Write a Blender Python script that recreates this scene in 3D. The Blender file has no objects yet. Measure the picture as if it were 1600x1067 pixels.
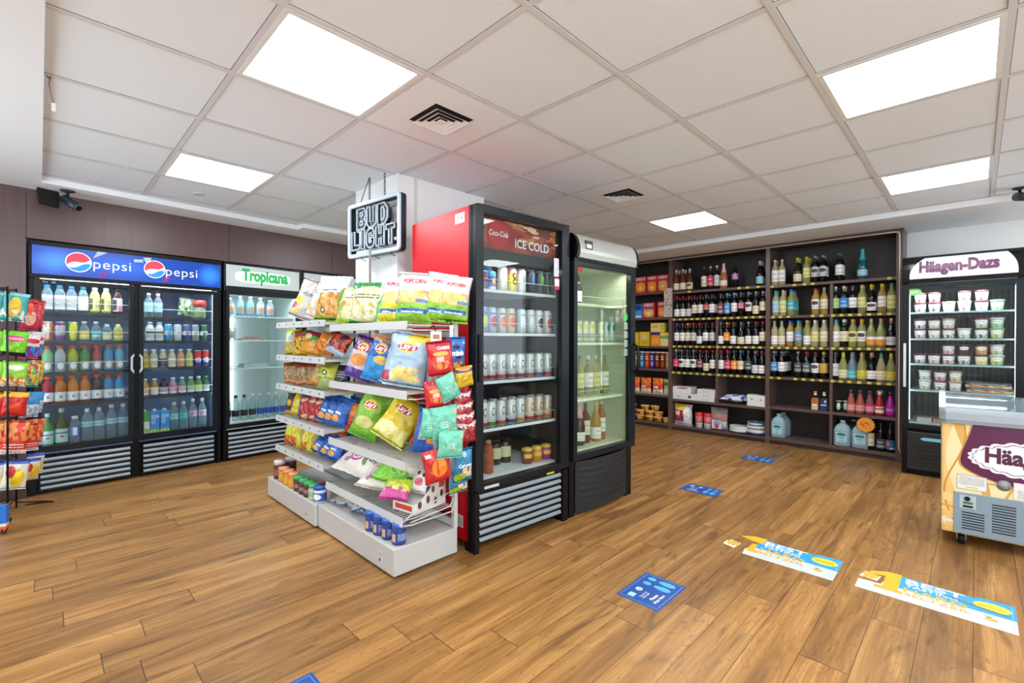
import bpy, bmesh, math, random
from mathutils import Vector, Matrix
R = math.radians
PI = math.pi
rnd = random.Random(7)
S = bpy.context.scene
COL = S.collection

# ---------------------------------------------------------------- camera, world, exposure
cam = bpy.data.cameras.new('camera')
cam.sensor_width = 36.0
cam.lens = 36.0 * 731.84 / 1600.0
cam.clip_start = 0.02
cam_ob = bpy.data.objects.new('camera', cam)
COL.objects.link(cam_ob)
YAW, PITCH, ROLL = 0.78082, -0.00356, 0.00284
fw = Vector((math.cos(YAW) * math.cos(PITCH), math.sin(YAW) * math.cos(PITCH), math.sin(PITCH)))
rt = Vector((math.sin(YAW), -math.cos(YAW), 0))
up = rt.cross(fw)
r2 = rt * math.cos(ROLL) + up * math.sin(ROLL)
u2 = up * math.cos(ROLL) - rt * math.sin(ROLL)
mw = Matrix((r2, u2, -fw)).transposed().to_4x4()
mw.translation = Vector((0, 0, 1.22))
cam_ob.matrix_world = mw
S.camera = cam_ob
S.view_settings.view_transform = 'Standard'
S.view_settings.look = 'None'
S.view_settings.exposure = 0.24
S.view_settings.gamma = 1.0
S.view_settings.use_curve_mapping = False
W = bpy.data.worlds.new('daylight')
S.world = W
W.use_nodes = True
W.node_tree.nodes['Background'].inputs[0].default_value = (0.82, 0.93, 1.0, 1)
W.node_tree.nodes['Background'].inputs[1].default_value = 5.2
PANEL_EMIT = 19.0          # LED ceiling panels

# ---------------------------------------------------------------- materials
def lin(h):
    h = h.lstrip('#')
    out = []
    for i in (0, 2, 4):
        c = int(h[i:i + 2], 16) / 255
        out.append(c / 12.92 if c <= 0.04045 else ((c + 0.055) / 1.055) ** 2.4)
    return (out[0], out[1], out[2], 1.0)

_mats = {}
class NT:
    """small helper around a material's node tree"""
    def __init__(s, m):
        s.t = m.node_tree; s.n = s.t.nodes; s.l = s.t.links
    def add(s, kind, **kw):
        n = s.n.new(kind)
        for k, v in kw.items(): setattr(n, k, v)
        return n
    def link(s, a, b): s.l.new(a, b)
    def math(s, op, a, b=None, c=None):
        n = s.add('ShaderNodeMath', operation=op)
        for i, x in enumerate((a, b, c)):
            if x is None: continue
            if isinstance(x, (int, float)): n.inputs[i].default_value = x
            else: s.link(x, n.inputs[i])
        return n.outputs[0]
    def vmath(s, op, a, b=None):
        n = s.add('ShaderNodeVectorMath', operation=op)
        for i, x in enumerate((a, b)):
            if x is None: continue
            if isinstance(x, tuple): n.inputs[i].default_value = x
            else: s.link(x, n.inputs[i])
        return n
    def mix(s, fac, a, b):
        n = s.add('ShaderNodeMix', data_type='RGBA')
        for sock, x in ((n.inputs[0], fac), (n.inputs[6], a), (n.inputs[7], b)):
            if isinstance(x, (int, float)): sock.default_value = x
            elif isinstance(x, tuple): sock.default_value = x
            else: s.link(x, sock)
        return n.outputs[2]

def principled(name):
    m = bpy.data.materials.new(name); m.use_nodes = True
    nt = NT(m)
    return m, nt, nt.n['Principled BSDF']

def mat(name, col, rough=0.5, metal=0.0, emit=0.0, spec=0.5, coat=0.0, bump=0.0, bscale=80.0):
    if name in _mats: return _mats[name]
    m, nt, b = principled(name)
    c = lin(col)
    b.inputs['Base Color'].default_value = c
    b.inputs['Roughness'].default_value = rough
    b.inputs['Metallic'].default_value = metal
    b.inputs['Specular IOR Level'].default_value = spec
    b.inputs['Coat Weight'].default_value = coat
    if emit:
        b.inputs['Emission Color'].default_value = c
        b.inputs['Emission Strength'].default_value = emit
    if bump: add_bump(nt, b, bscale, bump)
    _mats[name] = m
    return m

def add_bump(nt, b, scale, strength, dist=0.01, detail=3.0):
    tc = nt.add('ShaderNodeTexCoord')
    n = nt.add('ShaderNodeTexNoise'); n.inputs['Scale'].default_value = scale
    n.inputs['Detail'].default_value = detail
    nt.link(tc.outputs['Object'], n.inputs['Vector'])
    bp = nt.add('ShaderNodeBump'); bp.inputs['Strength'].default_value = strength
    bp.inputs['Distance'].default_value = dist
    nt.link(n.outputs['Fac'], bp.inputs['Height'])
    nt.link(bp.outputs[0], b.inputs['Normal'])

def clear(name, tint, gloss='#ffffff', body=0.06, rough=0.03, edge=0.35):
    """clear glass or plastic: see-through with a reflecting skin that grows towards the edges"""
    if name in _mats: return _mats[name]
    m = bpy.data.materials.new(name); m.use_nodes = True
    nt = NT(m); nt.n.clear()
    out = nt.add('ShaderNodeOutputMaterial')
    tr = nt.add('ShaderNodeBsdfTransparent'); tr.inputs[0].default_value = lin(tint)
    pb = nt.add('ShaderNodeBsdfPrincipled')
    pb.inputs['Base Color'].default_value = lin(gloss)
    pb.inputs['Roughness'].default_value = rough
    lw = nt.add('ShaderNodeLayerWeight'); lw.inputs[0].default_value = 0.25
    f = nt.math('MULTIPLY_ADD', lw.outputs['Facing'], edge, body)
    mx = nt.add('ShaderNodeMixShader')
    nt.link(f, mx.inputs[0]); nt.link(tr.outputs[0], mx.inputs[1]); nt.link(pb.outputs[0], mx.inputs[2])
    nt.link(mx.outputs[0], out.inputs[0])
    _mats[name] = m
    return m

def pane(name, tint='#eef4f4', k=1.0):
    """window glass: transparent with a Fresnel mirror skin"""
    if name in _mats: return _mats[name]
    m = bpy.data.materials.new(name); m.use_nodes = True
    nt = NT(m); nt.n.clear()
    out = nt.add('ShaderNodeOutputMaterial')
    tr = nt.add('ShaderNodeBsdfTransparent'); tr.inputs[0].default_value = lin(tint)
    gl = nt.add('ShaderNodeBsdfGlossy'); gl.inputs['Roughness'].default_value = 0.0
    lw = nt.add('ShaderNodeLayerWeight'); lw.inputs[0].default_value = 0.5
    f = nt.math('MULTIPLY', nt.math('MULTIPLY_ADD', nt.math('POWER', lw.outputs['Facing'], 5.0), 0.96, 0.04), k)
    mx = nt.add('ShaderNodeMixShader')
    nt.link(f, mx.inputs[0]); nt.link(tr.outputs[0], mx.inputs[1]); nt.link(gl.outputs[0], mx.inputs[2])
    nt.link(mx.outputs[0], out.inputs[0])
    _mats[name] = m
    return m

def pat(name, base, shapes=(), rough=0.4, metal=0.0, bump=0.0, bscale=60.0, coat=0.0, emit=0.0, var=0.0):
    """printed wrapper: flat printed shapes on the UV sheet.
    ('r',u0,u1,v0,v1,col) rectangle, ('e',u,v,ru,rv,col) ellipse, ('n',u0,u1,v0,v1,scale,thr,col) blotches in a rectangle,
    ('l',u0,u1,v0,v1,n,col) fine rules that stand for print too small to read"""
    if name in _mats: return _mats[name]
    m, nt, b = principled(name)
    uv = nt.add('ShaderNodeUVMap').outputs[0]
    cur = lin(base)
    def rect(u0, u1, v0, v1):
        d = nt.vmath('SUBTRACT', uv, ((u0 + u1) / 2, (v0 + v1) / 2, 0)).outputs[0]
        q = nt.vmath('DIVIDE', d, (max((u1 - u0) / 2, 1e-4), max((v1 - v0) / 2, 1e-4), 1)).outputs[0]
        a = nt.vmath('ABSOLUTE', q).outputs[0]
        sx = nt.add('ShaderNodeSeparateXYZ'); nt.link(a, sx.inputs[0])
        return nt.math('LESS_THAN', nt.math('MAXIMUM', sx.outputs[0], sx.outputs[1]), 1.0)
    for s in shapes:
        if s[0] == 'r':
            f = rect(*s[1:5]); col = s[5]
        elif s[0] == 'e':
            d = nt.vmath('SUBTRACT', uv, (s[1], s[2], 0)).outputs[0]
            q = nt.vmath('DIVIDE', d, (s[3], s[4], 1)).outputs[0]
            f = nt.math('LESS_THAN', nt.vmath('LENGTH', q).outputs['Value'], 1.0); col = s[5]
        elif s[0] == 'n':
            f0 = rect(*s[1:5])
            n = nt.add('ShaderNodeTexNoise'); n.inputs['Scale'].default_value = s[5]; n.inputs['Detail'].default_value = 1.5
            nt.link(uv, n.inputs['Vector'])
            f = nt.math('MULTIPLY', f0, nt.math('GREATER_THAN', n.outputs['Fac'], s[6])); col = s[7]
        elif s[0] == 'l':
            f0 = rect(*s[1:5])
            sx = nt.add('ShaderNodeSeparateXYZ'); nt.link(uv, sx.inputs[0])
            fr = nt.math('FRACT', nt.math('MULTIPLY', nt.math('SUBTRACT', sx.outputs[1], s[3]), s[5] / (s[4] - s[3])))
            n = nt.add('ShaderNodeTexNoise'); n.inputs['Scale'].default_value = 26.0; nt.link(uv, n.inputs['Vector'])
            f = nt.math('MULTIPLY', f0, nt.math('MULTIPLY', nt.math('LESS_THAN', fr, 0.45), nt.math('GREATER_THAN', n.outputs['Fac'], 0.42)))
            col = s[6]
        cur = nt.mix(f, cur, lin(col))
    if isinstance(cur, tuple): b.inputs['Base Color'].default_value = cur
    else: nt.link(cur, b.inputs['Base Color'])
    b.inputs['Roughness'].default_value = rough
    b.inputs['Metallic'].default_value = metal
    b.inputs['Coat Weight'].default_value = coat
    if emit:
        if isinstance(cur, tuple): b.inputs['Emission Color'].default_value = cur
        else: nt.link(cur, b.inputs['Emission Color'])
        b.inputs['Emission Strength'].default_value = emit
    if bump: add_bump(nt, b, bscale, bump, .018, 5.0)
    _mats[name] = m
    return m

# ---------------------------------------------------------------- mesh building
class MB:
    def __init__(s): s.v = []; s.f = []; s.uv = []; s.mi = []; s.sm = []
    def quad(s, a, b, c, d, mi=0, uv=((0, 0), (1, 0), (1, 1), (0, 1))):
        i = len(s.v); s.v += [a, b, c, d]; s.f.append((i, i + 1, i + 2, i + 3)); s.uv.append(uv); s.mi.append(mi); s.sm.append(False); return s
    def box(s, x0, x1, y0, y1, z0, z1, mi=0):
        P = lambda x, y, z: (x, y, z)
        s.quad(P(x0, y0, z0), P(x1, y0, z0), P(x1, y0, z1), P(x0, y0, z1), mi)      # front -y
        s.quad(P(x1, y1, z0), P(x0, y1, z0), P(x0, y1, z1), P(x1, y1, z1), mi)
        s.quad(P(x0, y1, z0), P(x0, y0, z0), P(x0, y0, z1), P(x0, y1, z1), mi)
        s.quad(P(x1, y0, z0), P(x1, y1, z0), P(x1, y1, z1), P(x1, y0, z1), mi)
        s.quad(P(x0, y0, z1), P(x1, y0, z1), P(x1, y1, z1), P(x0, y1, z1), mi)
        s.quad(P(x0, y1, z0), P(x1, y1, z0), P(x1, y0, z0), P(x0, y0, z0), mi)
        return s
    def obox(s, c, ax, ay, az, mi=0):
        """box from centre and three half vectors"""
        c, ax, ay, az = map(Vector, (c, ax, ay, az))
        n0 = len(s.v); t = MB().box(-1, 1, -1, 1, -1, 1, mi)
        for v in t.v: s.v.append(tuple(c + ax * v[0] + ay * v[1] + az * v[2]))
        for f in t.f: s.f.append(tuple(i + n0 for i in f))
        s.uv += t.uv; s.mi += t.mi; s.sm += t.sm
        return s
    def tube(s, pts, r, n=6, mi=0, caps=True):
        pts = [Vector(p) for p in pts]
        rings = []
        prev = None
        for i, p in enumerate(pts):
            d = (pts[min(i + 1, len(pts) - 1)] - pts[max(i - 1, 0)]).normalized()
            if prev is None:
                a = d.cross(Vector((0, 0, 1)) if abs(d.z) < 0.9 else Vector((1, 0, 0))).normalized()
            else:
                a = (prev - d * prev.dot(d)).normalized()
            prev = a; b = d.cross(a)
            i0 = len(s.v)
            for k in range(n):
                t = 2 * PI * k / n
                s.v.append(tuple(p + a * (r * math.cos(t)) + b * (r * math.sin(t))))
            rings.append(i0)
        for q in range(len(rings) - 1):
            for k in range(n):
                k2 = (k + 1) % n
                s.f.append((rings[q] + k, rings[q] + k2, rings[q + 1] + k2, rings[q + 1] + k))
                s.uv.append(((k / n, q), ((k + 1) / n, q), ((k + 1) / n, q + 1), (k / n, q + 1))); s.mi.append(mi); s.sm.append(n > 4)
        if caps:
            for r0, rev in ((rings[0], True), (rings[-1], False)):
                ids = [r0 + k for k in range(n)]
                if rev: ids.reverse()
                s.f.append(tuple(ids)); s.uv.append(tuple((0.5, 0.5) for _ in ids)); s.mi.append(mi); s.sm.append(False)
        return s
    def lathe(s, prof, n=20, mi=0, c=(0, 0), a0=0.0, a1=1.0, v0=None, v1=None, cap=True):
        """prof: (r, z) from bottom to top; u = 0.5 faces -y; a0..a1 is the swept share of the turn"""
        zs = [p[1] for p in prof]
        lo = min(zs) if v0 is None else v0; hi = max(zs) if v1 is None else v1
        full = a1 - a0 > 0.999
        i0 = len(s.v)
        m = n + 1
        for r, z in prof:
            for k in range(m):
                u = a0 + (a1 - a0) * k / n
                t = 2 * PI * (u - 0.5) - PI / 2
                s.v.append((c[0] + r * math.cos(t), c[1] + r * math.sin(t), z))
        for q in range(len(prof) - 1):
            va = (prof[q][1] - lo) / max(hi - lo, 1e-6); vb = (prof[q + 1][1] - lo) / max(hi - lo, 1e-6)
            for k in range(n):
                ua = a0 + (a1 - a0) * k / n; ub = a0 + (a1 - a0) * (k + 1) / n
                b = i0 + q * m + k
                s.f.append((b, b + 1, b + 1 + m, b + m))
                s.uv.append(((ua, va), (ub, va), (ub, vb), (ua, vb))); s.mi.append(mi); s.sm.append(True)
        if cap and full:
            for q, rev in ((0, True), (len(prof) - 1, False)):
                if prof[q][0] < 1e-4: continue
                ids = [i0 + q * m + k for k in range(n)]
                if rev: ids.reverse()
                s.f.append(tuple(ids)); s.uv.append(tuple((0.5, 0.0 if rev else 1.0) for _ in ids)); s.mi.append(mi); s.sm.append(False)
        return s
    def prism(s, poly, d0, d1, axis='y', mi=0):
        """poly: 2-D outline, swept along an axis: 'y' poly is (x,z); 'x' poly is (y,z); 'z' poly is (x,y)"""
        n = len(poly)
        def P(p, d):
            return (p[0], d, p[1]) if axis == 'y' else (d, p[0], p[1]) if axis == 'x' else (p[0], p[1], d)
        xs = [p[0] for p in poly]; zs = [p[1] for p in poly]
        U = lambda p: ((p[0] - min(xs)) / (max(xs) - min(xs)), (p[1] - min(zs)) / (max(zs) - min(zs)))
        i0 = len(s.v)
        s.v += [P(p, d0) for p in poly] + [P(p, d1) for p in poly]
        s.f.append(tuple(range(i0, i0 + n))); s.uv.append(tuple(U(p) for p in poly)); s.mi.append(mi); s.sm.append(False)
        s.f.append(tuple(range(i0 + 2 * n - 1, i0 + n - 1, -1))); s.uv.append(tuple(U(p) for p in reversed(poly))); s.mi.append(mi); s.sm.append(False)
        for k in range(n):
            k2 = (k + 1) % n
            s.f.append((i0 + k2, i0 + k, i0 + n + k, i0 + n + k2)); s.uv.append(((0, 0), (1, 0), (1, 1), (0, 1))); s.mi.append(mi); s.sm.append(False)
        return s
    def grid(s, fn, nu, nv, mi=0, smooth=True, uvf=None):
        i0 = len(s.v)
        for j in range(nv + 1):
            for i in range(nu + 1):
                s.v.append(tuple(fn(i / nu, j / nv)))
        for j in range(nv):
            for i in range(nu):
                b = i0 + j * (nu + 1) + i
                s.f.append((b, b + 1, b + nu + 2, b + nu + 1))
                q = ((i / nu, j / nv), ((i + 1) / nu, j / nv), ((i + 1) / nu, (j + 1) / nv), (i / nu, (j + 1) / nv))
                s.uv.append(tuple(uvf(*t) for t in q) if uvf else q); s.mi.append(mi); s.sm.append(smooth)
        return s
    def mesh(s, name, fix=True):
        me = bpy.data.meshes.new(name)
        me.from_pydata(s.v, [], s.f)
        me.polygons.foreach_set('material_index', s.mi)
        me.polygons.foreach_set('use_smooth', s.sm)
        ul = me.uv_layers.new(name='UVMap')
        flat = []
        for q in s.uv:
            for a, b in q: flat += [a, b]
        ul.data.foreach_set('uv', flat)
        if fix:
            bm = bmesh.new(); bm.from_mesh(me)
            bmesh.ops.remove_doubles(bm, verts=bm.verts, dist=1e-5)
            bmesh.ops.recalc_face_normals(bm, faces=bm.faces)
            bm.to_mesh(me); bm.free()
        me.update()
        return me

def ob(name, mesh, mats, parent=None, loc=(0, 0, 0), rot=(0, 0, 0), bev=0.0, fix=True):
    if isinstance(mesh, MB): mesh = mesh.mesh(name, fix)
    o = bpy.data.objects.new(name, mesh)
    if not isinstance(mats, (list, tuple)): mats = [mats]
    if len(mesh.materials) < len(mats):
        for m in mats[len(mesh.materials):]: mesh.materials.append(m)
    for i, m in enumerate(mats):
        if mesh.materials[i] is not m:
            o.material_slots[i].link = 'OBJECT'; o.material_slots[i].material = m
    COL.objects.link(o)
    o.location = loc; o.rotation_euler = rot
    if parent: o.parent = parent
    if bev:
        b = o.modifiers.new('bevel', 'BEVEL'); b.width = bev; b.segments = 2; b.limit_method = 'ANGLE'; b.angle_limit = R(40)
    return o

_labels = {}
def tag(o, label, cat, group=None):
    o['label'] = label; o['category'] = cat
    if group: o['group'] = group
    n = len(label.split())
    if not 4 <= n <= 16: print('LABEL LENGTH', n, label)
    if label in _labels and not group: print('SAME LABEL', label)
    _labels[label] = 1
    return o

def thing(name, label, cat, loc=(0, 0, 0), rot=(0, 0, 0), group=None):
    o = bpy.data.objects.new(name, None)
    o.empty_display_size = 0.05
    COL.objects.link(o)
    o.location = loc; o.rotation_euler = rot if isinstance(rot, tuple) else (0, 0, rot)
    return tag(o, label, cat, group)

def struct(o): o['kind'] = 'structure'; return o

# flat lettering, cached: returns (verts, faces) centred at the origin in the x/z plane
_txt = {}
def text_geo(body, size=1.0, bold=0.0, shear=0.0, sx=1.0, space=1.0):
    key = (body, bold, shear, space)
    if key not in _txt:
        cu = bpy.data.curves.new('lettering', 'FONT')
        cu.body = body; cu.size = 1.0; cu.offset = bold; cu.shear = shear
        cu.align_x = 'CENTER'; cu.align_y = 'CENTER'; cu.space_character = space; cu.resolution_u = 3
        o = bpy.data.objects.new('lettering', cu); COL.objects.link(o)
        dg = bpy.context.evaluated_depsgraph_get(); dg.update()
        me = bpy.data.meshes.new_from_object(o.evaluated_get(dg))
        vs = [tuple(v.co) for v in me.vertices]; fs = [tuple(p.vertices) for p in me.polygons]
        bpy.data.objects.remove(o); bpy.data.curves.remove(cu); bpy.data.meshes.remove(me)
        xs = [v[0] for v in vs]; ys = [v[1] for v in vs]
        cx, cy = (max(xs) + min(xs)) / 2, (max(ys) + min(ys)) / 2
        _txt[key] = ([(v[0] - cx, v[1] - cy) for v in vs], fs, max(xs) - min(xs), max(ys) - min(ys))
    vs, fs, w, h = _txt[key]
    return vs, fs, w, h

def text_mb(body, width, fn, bold=0.0, shear=0.0, hk=1.0, mi=0, mb=None, space=1.0, height=None):
    """lettering `width` wide; fn(x, z) -> 3-D point"""
    vs, fs, w, h = text_geo(body, 1.0, bold, shear, space=space)
    k = width / w
    kz = k * hk if height is None else height / h
    mb = mb or MB()
    i0 = len(mb.v)
    mb.v += [tuple(fn(v[0] * k, v[1] * kz)) for v in vs]
    for f in fs:
        mb.f.append(tuple(i + i0 for i in f)); mb.uv.append(tuple((0.5, 0.5) for _ in f)); mb.mi.append(mi); mb.sm.append(False)
    return mb

def flat_text(name, body, width, m, parent=None, loc=(0, 0, 0), rot=(0, 0, 0), bold=0.0, shear=0.0, hk=1.0, tilt=0.0, height=None, space=1.0):
    ct, st = math.cos(tilt), math.sin(tilt)
    mb = text_mb(body, width, lambda x, z: (x * ct - z * st, 0.0, x * st + z * ct), bold, shear, hk, height=height, space=space)
    return ob(name, mb, m, parent, loc, rot, fix=False)

# common materials
BLACK = mat('black_enamel', '#0b0d10', 0.35, spec=.22)
BLACK2 = mat('black_plastic', '#0c0e10', 0.5, spec=.25)
FRAME = mat('door_frame_black', '#12181d', 0.30, spec=.25)
WHITE = mat('white_enamel', '#e9e9e7', 0.4)
CHROME = mat('chrome', '#c8cacc', 0.18, 1.0)
SLAT = mat('grey_slat', '#7b848b', 0.4, 0.3)
WHITEPRINT = mat('white_print', '#f6f6f6', 0.5)
REDPRINT = mat('red_print', '#c8202c', 0.5)
DARKPRINT = mat('dark_print', '#1c1c1e', 0.5)
DOORGLASS = pane('door_glass', '#f2f6f6', 0.6)
# ---------------------------------------------------------------- the room
def floor_material():
    m, nt, b = principled('hickory_planks')
    tc = nt.add('ShaderNodeTexCoord')
    sp = nt.add('ShaderNodeSeparateXYZ'); nt.link(tc.outputs['Object'], sp.inputs[0])
    X, Y = sp.outputs[0], sp.outputs[1]
    yr = nt.math('DIVIDE', nt.math('SUBTRACT', Y, 0.003), 0.1605)
    row = nt.math('FLOOR', yr); fy = nt.math('FRACT', yr)
    wn = nt.add('ShaderNodeTexWhiteNoise', noise_dimensions='1D'); nt.link(row, wn.inputs['W'])
    xr = nt.math('DIVIDE', nt.math('ADD', X, nt.math('MULTIPLY', wn.outputs['Value'], 7.3)), 1.22)
    col = nt.math('FLOOR', xr); fx = nt.math('FRACT', xr)
    cb = nt.add('ShaderNodeCombineXYZ'); nt.link(row, cb.inputs[0]); nt.link(col, cb.inputs[1])
    w2 = nt.add('ShaderNodeTexWhiteNoise', noise_dimensions='2D'); nt.link(cb.outputs[0], w2.inputs['Vector'])
    rv = w2.outputs['Value']
    def grain(kx, ky, kz, scale, detail, dist):
        c = nt.add('ShaderNodeCombineXYZ')
        nt.link(nt.math('MULTIPLY_ADD', rv, 9.0, nt.math('MULTIPLY', X, kx)), c.inputs[0])
        nt.link(nt.math('MULTIPLY', Y, ky), c.inputs[1])
        nt.link(nt.math('MULTIPLY', rv, kz), c.inputs[2])
        n = nt.add('ShaderNodeTexNoise'); n.inputs['Scale'].default_value = scale
        n.inputs['Detail'].default_value = detail; n.inputs['Distortion'].default_value = dist
        nt.link(c.outputs[0], n.inputs['Vector'])
        return n.outputs['Fac']
    g1 = grain(0.42, 6.0, 40.0, 2.6, 5.0, 0.7)      # broad figure
    g2 = grain(1.1, 46.0, 25.0, 2.2, 4.0, 0.35)     # fine grain
    g3 = grain(0.9, 4.2, 60.0, 2.0, 2.0, 1.6)      # knots and mineral streaks
    ramp = nt.add('ShaderNodeValToRGB'); e = ramp.color_ramp.elements
    e[0].position = 0.25; e[0].color = lin('#7a522c'); e[1].position = 0.78; e[1].color = lin('#c4955a')
    q = e.new(0.50); q.color = lin('#a2743f')
    nt.link(g1, ramp.inputs[0])
    c = ramp.outputs[0]
    c = nt.mix(nt.math('MULTIPLY', nt.math('SUBTRACT', g2, 0.40), 1.5), c, lin('#74502c'))
    rk = nt.add('ShaderNodeMapRange'); rk.inputs[1].default_value = 0.56; rk.inputs[2].default_value = 0.74
    nt.link(g3, rk.inputs[0])
    c = nt.mix(nt.math('MULTIPLY', rk.outputs[0], 0.70), c, lin('#56391f'))
    wave = nt.math('ABSOLUTE', nt.math('SUBTRACT', nt.math('FRACT', nt.math('MULTIPLY', g3, 8.0)), 0.5))
    c = nt.mix(nt.math('MULTIPLY', nt.math('LESS_THAN', wave, 0.045), 0.36), c, lin('#5d3b20'))
    hv = nt.add('ShaderNodeHueSaturation')
    nt.link(nt.math('MULTIPLY_ADD', rv, 0.34, 0.83), hv.inputs['Value'])
    nt.link(c, hv.inputs['Color'])
    c = hv.outputs[0]
    sy = nt.math('LESS_THAN', nt.math('MINIMUM', fy, nt.math('SUBTRACT', 1.0, fy)), 0.009)
    sx = nt.math('LESS_THAN', nt.math('MINIMUM', fx, nt.math('SUBTRACT', 1.0, fx)), 0.0016)
    seam = nt.math('MAXIMUM', sy, sx)
    c = nt.mix(nt.math('MULTIPLY', seam, 0.75), c, lin('#3a2414'))
    nt.link(c, b.inputs['Base Color'])
    b.inputs['Roughness'].default_value = 0.36
    b.inputs['Specular IOR Level'].default_value = 0.38
    bp = nt.add('ShaderNodeBump'); bp.inputs['Strength'].default_value = 0.18; bp.inputs['Distance'].default_value = 0.004
    nt.link(nt.math('SUBTRACT', g2, nt.math('MULTIPLY', seam, 0.9)), bp.inputs['Height'])
    nt.link(bp.outputs[0], b.inputs['Normal'])
    return m

def wall_wood_material(name, base, dark, axis=0):
    m, nt, b = principled(name)
    tc = nt.add('ShaderNodeTexCoord')
    mp = nt.add('ShaderNodeMapping'); mp.inputs['Scale'].default_value = (30, 30, 1.2)
    nt.link(tc.outputs['Object'], mp.inputs[0])
    n = nt.add('ShaderNodeTexNoise'); n.inputs['Scale'].default_value = 2.0; n.inputs['Detail'].default_value = 4
    nt.link(mp.outputs[0], n.inputs['Vector'])
    nt.link(nt.mix(n.outputs['Fac'], lin(dark), lin(base)), b.inputs['Base Color'])
    b.inputs['Roughness'].default_value = 0.34
    return m

CEIL_Z = 2.405
T0X, T0Y, TILE = 0.606, -0.0868, 0.6096
tile_mat = mat('ceiling_tile', '#ebf2f8', 0.85, bump=0.12, bscale=120)
bar_mat = mat('ceiling_bar', '#d9dadd', 0.5)
gyp_mat = mat('ceiling_paint', '#eef2f6', 0.8)
wallw_mat = mat('wall_paint', '#ededed', 0.7)
panel_mat = wall_wood_material('wall_panel_wood', '#685052', '#54403f')

struct(ob('floor', MB().box(-1.7, 6.6, -3.1, 6.2, -0.1, 0.0), floor_material()))

# ceiling: lay-in tiles on a bar grid, a painted border a little lower
ta = R(5.2)
lights = [(0, 3), (0, 6), (3, 0), (6, 0), (6, 3), (0, 0), (3, -3), (0, -3), (6, -3), (3, 6)]   # grid cells that hold a light
vents = [(1, 3), (4, 3)]
X0, X1 = 0.015, 5.50
mb = MB()
mb.box(X0, X1 + 0.02, -3.05, 4.86, CEIL_Z, CEIL_Z + 0.12)
mb.prism([(X0, 4.86), (X1 + .02, 4.86), (X1 + .02, 4.95), (1.9, 5.03), (X0, 4.86)][:4], CEIL_Z, CEIL_Z + 0.12, 'z')
ceil = struct(ob('ceiling', mb, tile_mat))
mb = MB()
k = -3
for i in range(-1, 9):
    x = T0X + TILE * i
    if X0 + 0.05 < x < X1: mb.box(x - 0.012, x + 0.012, -3.05, 4.86, CEIL_Z - 0.004, CEIL_Z + 0.01)
for j in range(-5, 9):
    y = T0Y + TILE * j
    if y < 4.86: mb.box(X0, X1, y - 0.012, y + 0.012, CEIL_Z - 0.005, CEIL_Z + 0.01)
struct(ob('grid_bar', mb, bar_mat, ceil))
# thin dark shadow gaps where tiles sit loose
gap = mat('tile_gap', '#6a6a6a', 0.9)
mb = MB()
for i in range(0, 9):
    x = T0X + TILE * i
    if x < X1: mb.box(x - 0.0145, x - 0.0118, -3.05, 4.86, CEIL_Z - 0.0015, CEIL_Z + 0.01); mb.box(x + 0.0118, x + 0.0135, -3.05, 4.86, CEIL_Z - 0.0012, CEIL_Z + 0.01)
for j in range(-5, 9):
    y = T0Y + TILE * j
    if y < 4.86: mb.box(X0, X1, y - 0.0145, y - 0.0118, CEIL_Z - 0.0015, CEIL_Z + 0.01); mb.box(X0, X1, y + 0.0118, y + 0.0133, CEIL_Z - 0.0012, CEIL_Z + 0.01)
struct(ob('grid_gap', mb, gap, ceil))
mb = MB()
mb.box(-1.7, X0, -3.05, 5.7, 2.372, 2.52)                                   # left border
mb.prism([(X0, 4.86), (1.9, 5.03), (1.9, 5.9), (X0, 5.9)], 2.362, 2.52, 'z')
mb.box(1.9, 6.6, 4.90, 6.1, 2.362, 2.52)
mb.box(X1, 6.6, -3.05, 4.90, 2.352, 2.52)
struct(ob('trim_1', mb, gyp_mat))

# walls
cx, cy = -0.055, 5.185                      # the cooler bank's left front corner
ex = Vector((math.cos(ta), math.sin(ta), 0)); ey = Vector((-math.sin(ta), math.cos(ta), 0))
wl = bpy.data.objects.new('wall_left', None)
mb = MB()
for a, b in ((-1.7, -0.018), (-0.014, 1.388), (1.392, 2.49), (2.494, 3.6)):          # veneer panels with fine joints
    zlo = 0.0 if a < -0.1 else 2.0
    if a > 2.4: mb.box(a, b, -0.012, 0.05, 1.995, 2.40)
    else: mb.box(a, b, -0.012, 0.05, zlo if zlo == 0 else 1.993, 2.40)
mb.box(-1.7, 4.2, 0.0, 0.02, 1.995, 2.40)
mb.box(2.83, 4.2, -0.012, 0.05, 0.0, 2.40); mb.box(4.2, 6.6, -0.012, 0.05, 0.0, 2.40)
w = ob('wall_left', mb, panel_mat, None, (cx, cy, 0), (0, 0, ta)); struct(w)
mb = MB(); mb.box(-1.7, 7.0, 0.80, 0.9, 0.0, 2.6)
struct(ob('wall_back', mb, panel_mat, None, (cx, cy, 0), (0, 0, ta)))
struct(ob('wall_right', MB().box(6.445, 6.55, -3.1, 6.2, 0, 2.5), wallw_mat))
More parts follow.
